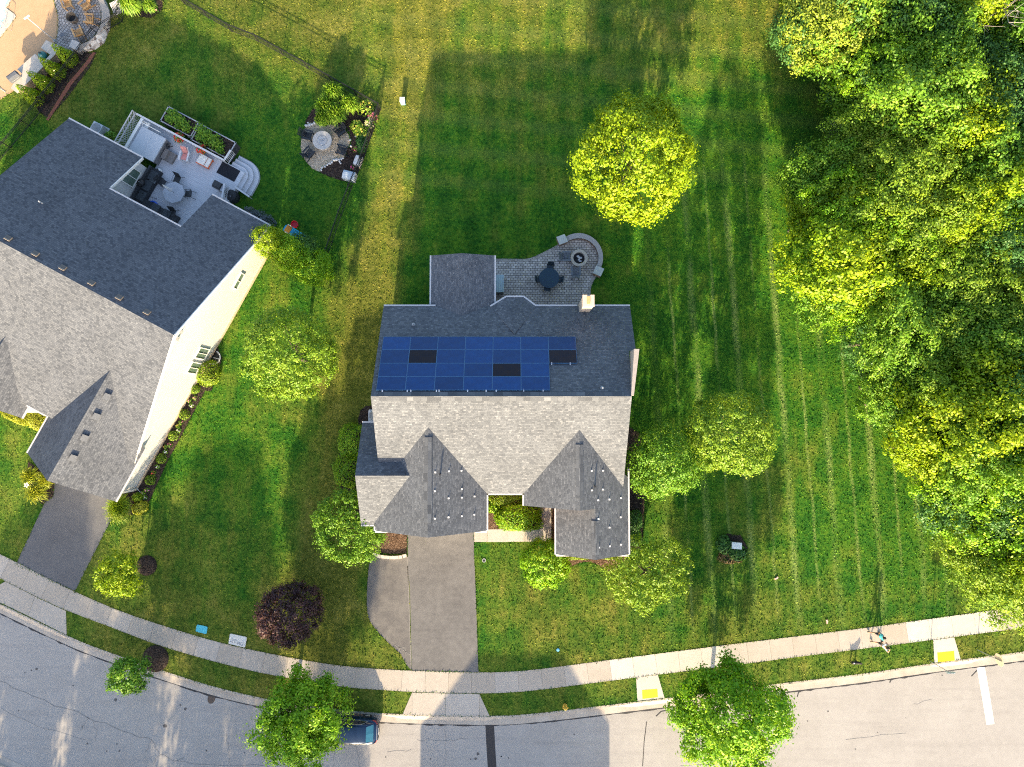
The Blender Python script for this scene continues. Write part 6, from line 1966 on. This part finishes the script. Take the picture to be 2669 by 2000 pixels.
# round blue table and chairs
tc = T('pat', 1082, 905, .74); tc.z = .02
o = thing('garden_table', 'round dark blue slatted table on the paver patio', 'table', tc)
def slat_mat(name, c0, c1):
    t = Nt(name); x, y, z = t.sep(t.obj())
    s = t.math('ABSOLUTE', t.math('SUBTRACT', t.math('FRACT', t.math('DIVIDE', x, .10)), .5))
    return t.fin(t.mix(t.rng(s, .40, .48), c0, c1), .45)
m_navy = slat_mat('navy_slats', (.012, .045, .080), (.006, .022, .042))
b = MB(); b.prism([(.80 * math.cos(k * PI / 10), .80 * math.sin(k * PI / 10)) for k in range(20)], .70, .74); b.build('top', m_navy, o)
b = MB(); b.lathe((0, 0, 0), [(.34, 0), (.30, .05), (.07, .08), (.07, .70)], 16); b.build('pedestal', m_black, o)
for x, y, lab in ((1105, 700, 'upper'), (1052, 1090, 'lower'), (1270, 930, 'right'), (892, 920, 'left')):
    p = T('pat', x, y, .6); p.z = .02
    q = tc
    patio_chair('garden_chair', 'dark metal chair pushed under the %s side of the round blue table' % lab, p.lerp(q, .12), face(p, q), M('chair_navy', (.03, .05, .07), .5), 'chairs at the round blue table')
m_slate = M('slate_resin', (.13, .15, .18), .6, .15)
for x, y, rz, lab in ((1545, 795, 0, 'grey slatted chair below the round patio fire pit'), (1375, 535, rad(-90), 'grey slatted chair left of the round patio fire pit')):
    p = T('pat', x, y, .3); p.z = .02
    adirondack('garden_chair', lab, p, rz, m_slate, 'grey chairs at the patio fire pit')
o = thing('grill_island', 'pale blue covered cabinet against the sunroom wall on the patio', 'cabinet', (0, 0, 0))
p = T('pat', 208, 1000, 1.1); o.location = (p.x - .05, p.y, .02)
def corr():
    t = Nt('corrugated_blue'); x, y, z = t.sep(t.obj())
    s = t.math('SINE', t.math('MULTIPLY', x, 42))
    t.bump(s, .4, .02)
    return t.fin(t.mix(t.rng(t.noise(t.obj(), 3), .3, .7), (.36, .50, .56), (.46, .58, .62)), .6)
b = MB(); b.box((0, 0, 1.05), (.82, 1.36, .06)); b.build('lid', corr(), o)
b = MB(); b.box((0, 0, .51), (.74, 1.26, 1.02)); b.build('box', M('cabinet_grey', (.20, .23, .25), .7), o)
# firewood stacks either side of the chimney
for x0, x1, lab, sd in ((1365, 1600, 'left of the chimney', 1), (1880, 2200, 'right of the chimney', 2)):
    p0, p1 = T('pat', x0, 1330, .8), T('pat', x1, 1330, .8)
    o = thing('firewood_stack', 'stack of pale split firewood against the house, %s' % lab, 'firewood', ((p0.x + p1.x) / 2, 8.62, 0))
    r_ = random.Random(sd); L = p1.x - p0.x
    b = MB()
    for row in range(7):
        x = -L / 2
        while x < L / 2:
            w_ = r_.uniform(.09, .16)
            y0 = r_.uniform(-.12, .05)
            b.bar((x + w_ / 2 + r_.gauss(0, .03), y0, .08 + row * .135 + r_.uniform(0, .03)), (x + w_ / 2 + r_.gauss(0, .05), y0 + r_.uniform(.42, .6) , .08 + row * .135 + r_.uniform(0, .05)), w_ * .9, .11)
            x += w_ * r_.uniform(1.0, 1.35)
    b.build('log', M('split_wood', (.38, .36, .34), .9, .5, 5), o)
    b = MB()
    for s in (-1, 1):
        b.box((s * (L / 2 + .04), .2, .55), (.05, .4, 1.1))
    b.box((0, .2, .03), (L + .1, .4, .05)); b.build('rack', m_black, o)
# stone edge by the driveway bed
o = thing('garden_wall', 'low curved row of white blocks edging the mulch beside the driveway', 'wall', T('J', 1155, 1420))
rel = o.location.copy()
blk = [(1030, 1408), (1062, 1420), (1098, 1427), (1136, 1431), (1174, 1433), (1210, 1432), (1244, 1428), (1274, 1420)]
for k, (x, y) in enumerate(blk):
    p = T('J', x, y, .15) - rel
    a = math.atan2(-(blk[min(k + 1, 7)][1] - blk[max(k - 1, 0)][1]), blk[min(k + 1, 7)][0] - blk[max(k - 1, 0)][0])
    b = MB(); b.box((p.x, p.y, .09), (.345, .24, .20), rz=a); b.build('block', M('white_block', (.58, .53, .46), .85, .15, 9), o)

# ================================================================== utility things
def lid(name, label, cat, t, quad, z, mat):
    P = [T(t, x, y) for x, y in quad]
    c = sum(P, Vector((0, 0, 0))) / 4
    o = thing('ground_box', label, 'utility box', c)
    b = MB()
    Q = []
    for i in range(4):
        p, a, d = P[i] - c, P[i - 1] - c, P[(i + 1) % 4] - c
        for k in range(5):
            q = k / 4
            s, e = p + (a - p).normalized() * .09, p + (d - p).normalized() * .09
            Q.append(s.lerp(p, q).lerp(p.lerp(e, q), q))
    b.prism([(q.x, q.y) for q in Q], 0, z); b.build('lid', mat, o)
    return o, P, c
o, P, c = lid('utility_lid', 'flat cyan utility box in the grass above the sidewalk', 'utility lid', 'lid', [(195, 105), (580, 190), (535, 455), (145, 350)], .06, M('cyan_plastic', (.06, .42, .55), .5, .1, 8))
o, P, c = lid('utility_lid', 'rounded white utility box at the sidewalk edge with faint raised marks', 'utility lid', 'lid', [(1385, 430), (1990, 560), (1925, 935), (1330, 795)], .07, M('lid_white', (.60, .60, .58), .7, .08, 12))
b = MB()
U = (P[1] - P[0]).normalized(); V_ = (P[3] - P[0]).normalized()
W_, D_ = (P[1] - P[0]).length, (P[3] - P[0]).length
def stroke(x0, y0, x1, y1):
    a = P[0] - c + U * W_ * x0 + V_ * D_ * y0; d = P[0] - c + U * W_ * x1 + V_ * D_ * y1
    b.bar((a.x, a.y, .074), (d.x, d.y, .074), .035, .012)
for s in ((.10, .5, .24, .47), (.24, .47, .25, .62), (.25, .62, .10, .75), (.10, .75, .26, .80), (.33, .5, .33, .74), (.33, .5, .44, .52), (.33, .74, .45, .76), (.52, .62, .52, .88), (.52, .62, .64, .64), (.64, .64, .64, .88), (.52, .76, .64, .77),
          (.72, .58, .72, .88), (.72, .88, .84, .88), (.84, .58, .84, .88)): stroke(*s)
b.build('raised_mark', M('mark_grey', (.30, .30, .31), .8), o)
p = T('B', 1268, 850)
o = thing('utility_pedestal', 'small pale blue pedestal box alone on the sunny back lawn strip', 'utility box', p)
b = MB(); b.box((0, 0, .30), (.36, .34, .60)); b.build('cabinet', M('pedestal_blue', (.20, .42, .52), .5), o)
b = MB(); b.box((0, 0, .63), (.40, .38, .08)); b.build('lid', M('pedestal_white', (.62, .62, .60), .6), o)
p = T('K', 1957, 1335, .7); p.z = 0
o = thing('utility_cabinet', 'pale utility cabinet among plants on the east lawn', 'utility box', p, rad(-4))
b = MB(); b.box((0, 0, .35), (.66, .40, .70)); b.build('cabinet', M('cabinet_sage', (.25, .31, .29), .6), o)
b = MB(); b.box((.02, 0, .73), (.76, .50, .07)); b.build('lid', M('cabinet_pale', (.60, .66, .68), .5), o)
o = thing('cleanout_cap', 'round grey pipe cap in the lawn right of the driveway', 'pipe cap', T('J', 1932, 1456))
b = MB(); b.lathe((0, 0, 0), [(.15, 0), (.15, .05), (.10, .05), (.09, .02)], 16); b.build('ring', m_grey, o)
b = MB(); b.lathe((0, 0, .0), [(.09, .03), (.001, .03)], 12); b.build('cap', m_black, o)
o = thing('marker_flag', 'tiny blue marker in the front lawn grass', 'marker', T('O', 487, 692))
b = MB(); b.lathe((0, 0, 0), [(.12, 0), (.12, .06), (.001, .08)], 12); b.build('cap', M('marker_blue', (.10, .35, .60), .5), o)
for i, (t_, x, y, lab) in enumerate((('L', 168, 1605, 'pale pink litter scrap on the east lawn, upper of two'), ('Q', 587, 463, 'pale pink litter scrap on the lawn near the sidewalk, lower of two'))):
    o = thing('litter_scrap', lab, 'litter', T(t_, x, y), i)
    b = MB(); b.box((0, 0, .05), (.22, .12, .08), rz=.4); b.box((.1, .08, .07), (.12, .12, .05), rz=1.1); b.build('scrap', M('scrap_pink', (.62, .40, .36), .8, .3, 9), o)
# hydrant
o = thing('fire_hydrant', 'yellow fire hydrant on the kerb grass', 'hydrant', T('O', 545, 1152))
m_hy = M('hydrant_yellow', (.72, .46, .06), .5, .1)
b = MB(); b.lathe((0, 0, 0), [(.17, 0), (.17, .05), (.115, .06), (.115, .50), (.15, .51), (.15, .56), (.14, .60), (.10, .68), (.04, .72), (.04, .77), (.001, .77)], 18); b.build('barrel', m_hy, o)
for s in (-1, 1):
    b = MB(); b.tube([(s * .10, 0, .42), (s * .20, 0, .42)], .06, 10); b.tube([(s * .19, 0, .42), (s * .23, 0, .42)], .035, 6); b.build('nozzle', m_hy, o)
b = MB(); b.tube([(0, -.10, .40), (0, -.21, .40)], .085, 12); b.build('nozzle', M('hydrant_pale', (.75, .65, .42), .5), o)
# street signs
def signpost(name, label, t, base, h, build):
    o = thing(name, label, 'sign', T(t, *base))
    b = MB(); b.box((0, 0, h / 2), (.05, .035, h)); b.build('post', M('galvanised_post', (.30, .32, .34), .45, .15), o)
    build(o)
    return o
def sb1(o):
    b = MB(); b.box((.0, .035, 2.62), (.62, .012, .30)); b.build('sign_plate', M('plate_shaded_back', (.30, .46, .60), .45), o)  # blue of the shaded side put into the plate colour
    b = MB(); b.box((0, -.03, 2.62), (.56, .008, .24)); b.build('plate_face', M('plate_white', (.66, .66, .66), .5), o)
signpost('street_sign', 'thin street sign with small plate on a blue post by the upper yellow ramp', 'ppl', (1098, 556), 2.80, sb1)
def sb2(o):
    oct_ = [(.49 * math.cos(PI / 8 + k * PI / 4), .49 * math.sin(PI / 8 + k * PI / 4)) for k in range(8)]
    rz = rad(8)
    q = lambda x, y, z: (x * math.cos(rz) - y * math.sin(rz), x * math.sin(rz) + y * math.cos(rz), z)
    b = MB()
    A = [q(.032, y, 2.42 + z) for y, z in oct_]; B_ = [q(.045, y, 2.42 + z) for y, z in oct_]
    b.face(A[::-1], 0); b.face(B_, 1)
    for i in range(8): b.face([A[i], A[(i + 1) % 8], B_[(i + 1) % 8], B_[i]], 0)
    b.build('sign_plate', [M('bare_aluminium', (.62, .50, .36), .55, .06), M('stop_red', (.55, .02, .02), .5)], o)
signpost('stop_sign', 'octagonal stop sign seen from its bare back beside the stop line', 'ppl', (1660, 424), 2.78, sb2)

# ================================================================== the parked car
cl, crr = 4.7, rad(-1.5)
xr = at(984, 1905, .6).x
o = thing('parked_car', 'dark blue hatchback parked at the kerb under the big street tree', 'car', (xr - cl / 2, at(920, 1905, .7).y, ZR + .005), crr)
o.scale = (1.03, 1.04, 1.03)
m_paint = M('car_paint_blue', (.010, .030, .075), .22, .06, 2, metal=.3, spec=.6)
m_cglass = M('car_glass', (.012, .020, .026), .04, .1, spec=.8)
# local: +x is the rear, body from -cl/2 (nose) to +cl/2
sec = [(-2.35, .52, .36, .66, .60), (-2.22, .74, .25, .80, .74), (-1.9, .87, .20, .90, .84), (-1.2, .92, .18, 1.0, .95), (-.4, .93, .18, 1.02, 1.0), (.6, .93, .18, 1.03, 1.02), (1.4, .92, .20, 1.06, 1.06), (1.95, .88, .24, 1.05, 1.07),
       (2.2, .78, .32, .98, 1.03), (2.34, .60, .42, .84, .90)]
b = MB()
rows_ = []
for x, hw, zb, zs_, zc in sec:
    rows_.append([(x, -hw * .92, zb), (x, -hw, zb + .18), (x, -hw, zs_ - .12), (x, -hw * .93, zs_), (x, -hw * .5, zc + .02), (x, 0, zc + .03), (x, hw * .5, zc + .02), (x, hw * .93, zs_), (x, hw, zs_ - .12), (x, hw, zb + .18), (x, hw * .92, zb)])
b.grid(rows_); b.face(rows_[0]); b.face(rows_[-1][::-1])
bd = b.build('body', m_paint, o, True)
# cabin
cab = [(-1.15, .80, .98, .80), (-.35, .84, 1.42, .66), (.3, .84, 1.50, .66), (1.1, .82, 1.50, .64), (1.55, .78, 1.42, .62), (2.05, .72, 1.06, .66)]
b = MB()
rows_ = []
for x, hw, zt_, tw in cab:
    rows_.append([(x, -hw, .98), (x, -tw - .02, zt_ - .04), (x, -tw * .8, zt_), (x, 0, zt_ + .02), (x, tw * .8, zt_), (x, tw + .02, zt_ - .04), (x, hw, .98)])
b.grid(rows_); b.build('cabin', m_paint, o, True)
b = MB(); b.grid([[(1.57, -.54, 1.425), (1.57, 0, 1.45), (1.57, .54, 1.425)], [(2.04, -.60, 1.085), (2.06, 0, 1.11), (2.04, .60, 1.085)]]); b.build('rear_window', M('rear_glass_sky', (.02, .13, .20), .05, .1, spec=.9), o)  # cyan sky reflection put into the glass colour
b = MB(); b.grid([[(-1.14, -.62, 1.005), (-1.14, .62, 1.005)], [(-.38, -.56, 1.43), (-.38, .56, 1.43)]]); b.build('windscreen', m_cglass, o)
for s in (-1, 1):
    b = MB(); b.grid([[(-.75, s * .845, 1.06), (.3, s * .862, 1.06), (.95, s * .855, 1.07)], [(-.30, s * .715, 1.36), (.3, s * .715, 1.42), (.95, s * .70, 1.42)]]); b.build('side_window', m_cglass, o)
    b = MB(); b.grid([[(1.02, s * .850, 1.08), (1.55, s * .80, 1.13)], [(1.02, s * .70, 1.42), (1.35, s * .69, 1.38)]]); b.build('side_window', m_cglass, o)
    b = MB(); b.tube([(-.8, s * .87, 1.04), (-.3, s * .735, 1.40), (.3, s * .735, 1.455), (1.2, s * .72, 1.44), (1.62, s * .80, 1.10), (.3, s * .89, 1.03), (-.8, s * .87, 1.04)], .014, 5); b.build('window_trim', M('chrome', (.62, .58, .52), .25, .05, metal=.8), o)
    b = MB(); b.grid([[(2.0, s * .865, .88), (2.19, s * .79, .90), (2.30, s * .62, .88)], [(1.92, s * .865, 1.02), (2.17, s * .74, 1.02), (2.28, s * .56, .98)]]); b.build('tail_light', M('tail_red', (.45, .06, .07), .3), o)
    b = MB(); b.box((-.55, s * 1.0, 1.02), (.14, .16, .11)); b.build('mirror', m_paint, o)
    for x in (-1.45, 1.42):
        b = MB(); b.lathe((0, 0, 0), [(.20, -.10), (.33, -.10), (.345, -.05), (.345, .05), (.33, .10), (.20, .10)], 24)
        k = b.build('wheel', M('tyre', (.016, .016, .017), .85), o); k.location = (x, s * .83, .345); k.rotation_euler = (PI / 2, 0, 0)
        b2 = MB(); b2.lathe((0, 0, 0), [(.20, -.09), (.20, .09), (.04, .07), (.001, .07)], 16); b2.face([(.2 * math.cos(q * PI / 8), .2 * math.sin(q * PI / 8), -.08) for q in range(16)]); b2.build('rim', m_grey, k)
b = MB(); b.grid([[(2.345, -.6, .45), (2.39, 0, .45), (2.345, .6, .45)], [(2.33, -.62, .62), (2.40, 0, .64), (2.33, .62, .62)], [(2.24, -.70, .72), (2.34, 0, .74), (2.24, .70, .72)]]); b.build('bumper', m_dark, o)
b = MB(); b.box((2.37, 0, .74), (.02, .5, .12)); b.build('number_plate', M('plate_blank', (.6, .6, .6), .6), o)
b = MB(); b.bar((2.28, -.55, .99), (2.28, .55, .99), .03); b.build('trim', M('chrome', (.62, .58, .52)), o)

# ================================================================== people and the dog
def skin_body(name, verts, edges, radii, mat, parent, root=0, sub=1):
    me = bpy.data.meshes.new(name)
    me.from_pydata(verts, edges, [])
    me.materials.append(mat)
    k = link(name, me, parent)
    md = k.modifiers.new('skin', 'SKIN')
    md.use_smooth_shade = True
    for i, r in enumerate(radii):
        me.skin_vertices[0].data[i].radius = (r, r) if not hasattr(r, '__len__') else r
        me.skin_vertices[0].data[i].use_root = (i == root)
    if sub:
        sd = k.modifiers.new('sub', 'SUBSURF'); sd.levels = sub; sd.render_levels = sub
    return k
m_skin = M('skin_tan', (.42, .24, .15), .6, .06)
def person(label, loc, rz, arms, shirt, shorts, hair, stride=.36, hgt=1.0):
    """local +y is the walking direction"""
    o = thing('person', label, 'person', loc, rz)
    o.scale = (hgt,) * 3
    V, E, R = [], [], []
    def add(p, r, prev=None):
        V.append(p); R.append(r)
        if prev is not None: E.append((prev, len(V) - 1))
        return len(V) - 1
    pel = add((0, 0, .95), (.15, .11))
    wai = add((0, .02, 1.10), (.13, .095), pel)
    che = add((0, .03, 1.32), (.165, .11), wai)
    nk0 = add((0, .03, 1.46), (.075, .07), che)
    nk1 = add((0, .045, 1.53), (.055, .055), nk0)
    hd0 = add((0, .06, 1.60), (.078, .088), nk1)
    hd1 = add((0, .065, 1.70), (.078, .092), hd0)
    add((0, .06, 1.765), (.045, .055), hd1)
    add((0, .155, 1.645), (.014, .014), hd0)        # nose
    for s in (-1, 1):
        add((s * .088, .05, 1.66), (.014, .02), hd1)   # ears
    LEG = {}
    for s in (-1, 1):
        f = stride * s
        hip = add((s * .09, 0, .90), .092, pel)
        kn = add((s * .10, f * .55 + .04, .50), .060, hip)
        an = add((s * .10, f - (.10 if f < 0 else 0), .10 if f > 0 else .15), .040, kn)
        toe = add((s * .105, f + (.16 if f > 0 else .06), .045 if f > 0 else .03), .034, an)
        LEG[s] = (hip, kn, an, toe)
    ARM = {}
    for s in (-1, 1):
        el, ha = arms[s]
        sh = add((s * .19, .03, 1.41), .058, che)
        e = add(el, .042, sh)
        w_ = add(ha, .028, e)
        d = (Vector(ha) - Vector(el)).normalized()
        pm = add(tuple(Vector(ha) + d * .055), (.036, .020), w_)
        side = d.cross(Vector((0, 0, 1))); side = side.normalized() if side.length > .1 else Vector((1, 0, 0))
        for k, (u, L) in enumerate(((-.03, .075), (-.01, .09), (.01, .085), (.03, .065))):
            b0 = Vector(ha) + d * .085 + side * u
            a1 = add(tuple(b0), .009, pm)
            a2 = add(tuple(b0 + d * L * .55 + Vector((0, 0, -.008))), .008, a1)
            add(tuple(b0 + d * L + Vector((0, 0, -.02))), .007, a2)
        t1 = add(tuple(Vector(ha) + d * .04 + side * .045), .010, pm)
        add(tuple(Vector(ha) + d * .085 + side * .062), .008, t1)
        ARM[s] = (sh, e, w_)
    skin_body('body', V, E, R, m_skin, o)
    # shirt, shorts, shoes follow the same joints
    vs, es, rs = [V[pel], V[wai], V[che], (0, .03, 1.45)], [(0, 1), (1, 2), (2, 3)], [(.17, .13), (.155, .12), (.19, .13), (.10, .09)]
    for s in (-1, 1):
        sh, e, _ = ARM[s]
        n = len(vs); vs += [V[sh], tuple(Vector(V[sh]).lerp(Vector(V[e]), .6))]; es += [(2, n), (n, n + 1)]; rs += [.078, .062]
    skin_body('shirt', vs, es, rs, shirt, o)
    vs, es, rs = [(0, 0, 1.02), V[pel]], [(0, 1)], [(.165, .125), (.17, .13)]
    for s in (-1, 1):
        hip, kn, _, _ = LEG[s]
        n = len(vs); vs += [V[hip], tuple(Vector(V[hip]).lerp(Vector(V[kn]), .75))]; es += [(1, n), (n, n + 1)]; rs += [.112, .10]
    skin_body('shorts', vs, es, rs, shorts, o)
    for s in (-1, 1):
        a_, t_ = Vector(V[LEG[s][2]]), Vector(V[LEG[s][3]])
        skin_body('shoe', [tuple(a_ + Vector((0, -.05, -.055))), tuple(a_ + Vector((0, .03, -.05))), tuple(t_ + Vector((0, .03, -.0)))], [(0, 1), (1, 2)], [.045, .05, .042], M('shoe_black', (.02, .02, .022), .6), o)
    b = MB(); b.ell((0, .035, 1.715), (.098, .112, .095), 14, 8); b.ell((0, -.03, 1.66), (.085, .07, .09), 12, 8); b.build('hair', hair, o, True)
    b = MB()
    for s in (-1, 1): b.ell((s * .033, .143, 1.672), (.013, .008, .009), 8, 5)
    b.build('eye', M('eye_dark', (.03, .025, .02), .3), o)
    b = MB(); b.box((0, .148, 1.605), (.05, .008, .012)); b.build('mouth', M('lip', (.30, .11, .10), .6), o)
    return o
hair_b = M('hair_black', (.012, .010, .010), .6, .3, 30)
m_short = M('shorts_navy', (.022, .022, .040), .8)
face_e = rad(-90 + 9)
p1 = T('ppl', 432, 215, .02); p2 = T('ppl', 468, 328, .02)
person('person walking in a teal and white shirt and dark shorts, upper of the two walkers', p1, face_e, {-1: ((-.27, -.10, 1.18), (-.26, .04, .98)), 1: ((.27, .10, 1.17), (.24, .30, 1.08))},
       M('shirt_teal', (.05, .40, .46), .8, .5, 3.0), m_short, hair_b, .36, .98)
person('person with both hands raised to the head, pale shirt and dark shorts', p2, face_e, {-1: ((-.40, .06, 1.52), (-.20, .10, 1.66)), 1: ((.40, .06, 1.52), (.20, .10, 1.66))},
       M('shirt_pale', (.50, .55, .66), .8, .15, 3.0), m_short, hair_b, .36, 1.0)
# dog standing on the kerb grass, seen side on
p = T('ppl', 212, 572, .2); p.z = 0
o = thing('dog', 'small black dog with white flecks standing on the kerb grass', 'dog', p, rad(4))
V = [(-.20, 0, .36), (0, 0, .37), (.17, 0, .39), (.29, 0, .50), (.36, 0, .545), (.46, 0, .525)]
E = [(0, 1), (1, 2), (2, 3), (3, 4), (4, 5)]
R = [(.095), (.105), (.125), (.075), (.072), (.035)]
def addv(p, r, prev):
    V.append(p); R.append(r); E.append((prev, len(V) - 1)); return len(V) - 1
for s in (-1, 1):
    a = addv((.17, s * .07, .30), .045, 2); a = addv((.165, s * .075, .16), .026, a); a = addv((.17, s * .075, .03), .022, a); addv((.205, s * .075, .02), .022, a)
    a = addv((-.22, s * .07, .28), .058, 0); a = addv((-.16, s * .075, .19), .034, a); a = addv((-.26, s * .075, .11), .022, a); a = addv((-.24, s * .075, .02), .022, a); addv((-.20, s * .075, .018), .022, a)
    addv((.34, s * .065, .62), .020, 4)
t1 = addv((-.31, 0, .44), .030, 0); addv((-.38, 0, .54), .018, t1)
skin_body('body', V, E, R, M('dog_black', (.022, .020, .020), .8, .3, 12), o, root=1)
b = MB(); b.ell((.10, -.02, .475), (.10, .05, .015), 10, 5); b.ell((-.12, .01, .455), (.07, .05, .012), 10, 5); b.ell((.27, 0, .43), (.06, .07, .07), 10, 6); b.build('white_patch', M('dog_white', (.62, .60, .58), .85), o, True)

# ================================================================== the other side of the street (below the frame): what throws the shadows seen on the road
def far_house(label, x, y, w_, d_, ze, zr, hip, rz=0.0):
    o = thing('street_house', label, 'house', (x, y, 0), rz)
    b = MB(); b.prism([(-w_ / 2, -d_ / 2), (w_ / 2, -d_ / 2), (w_ / 2, d_ / 2), (-w_ / 2, d_ / 2)], 0, ze - .02); b.build('wall', m_side, o)
    e = .45
    A = [(-w_ / 2 - e, -d_ / 2 - e, ze), (w_ / 2 + e, -d_ / 2 - e, ze), (w_ / 2 + e, d_ / 2 + e, ze), (-w_ / 2 - e, d_ / 2 + e, ze)]
    r0, r1 = (-w_ / 2 - e + hip[0], 0, zr), (w_ / 2 + e - hip[1], 0, zr)
    b = MB()
    for P in ([A[0], A[1], r1, r0], [A[2], A[3], r0, r1]): b.slab(P)
    if hip[0] > .1: b.slab([A[3], A[0], r0])
    else: b.face([A[3], A[0], r0], 1)
    if hip[1] > .1: b.slab([A[1], A[2], r1])
    else: b.face([A[1], A[2], r1], 1)
    b.build('roof', [m_roof, m_trim], o)
    for k in range(4):
        wx_ = -w_ / 2 + w_ * (k + .5) / 4
        f = MB(); f.box((wx_, d_ / 2 + .02, 1.6), (1.2, .06, 1.4)); f.build('window', m_trim, o)
    return o
far_house('grey roofed house across the street from the driveway, below the photo', -1.4, -45.0, 13.6, 10.0, 5.4, 9.2, (3.2, 4.6))
# big trees across the street, left of that house
FT = [(-40.5, -43, 4.2, 6.2), (-33.5, -46, 3.4, 6.8), (-24.0, -45.5, 4.4, 6.4), (-16.5, -47, 2.6, 6.6), (-26.5, -47.5, 3.3, 12.0), (-17.6, -48, 2.9, 13.2), (-39.5, -48, 3.2, 11.6), (-31, -70, 3.8, 9.5)]
ords = ['first', 'second', 'third', 'fourth', 'fifth', 'sixth', 'seventh', 'eighth']
for i, (x, y, R, hc) in enumerate(FT):
    me, LC = crown_mesh('crown', lf_mid, 600 + i, R, R * .95, clumps=300, per=44, leaf=.32, cr=.42, rag=.30, lumps=9)
    o = thing('far_tree', '%s tall leafy tree across the street, counted along its row below the photo' % ords[i], 'tree', (x, y, 0), 0, 'tall trees across the street')
    k = link('crown', me, o); k.location = (0, 0, hc)
    link('trunk', trunk_mesh('trunk', m_bark, 600 + i, hc, .2, LC), o)
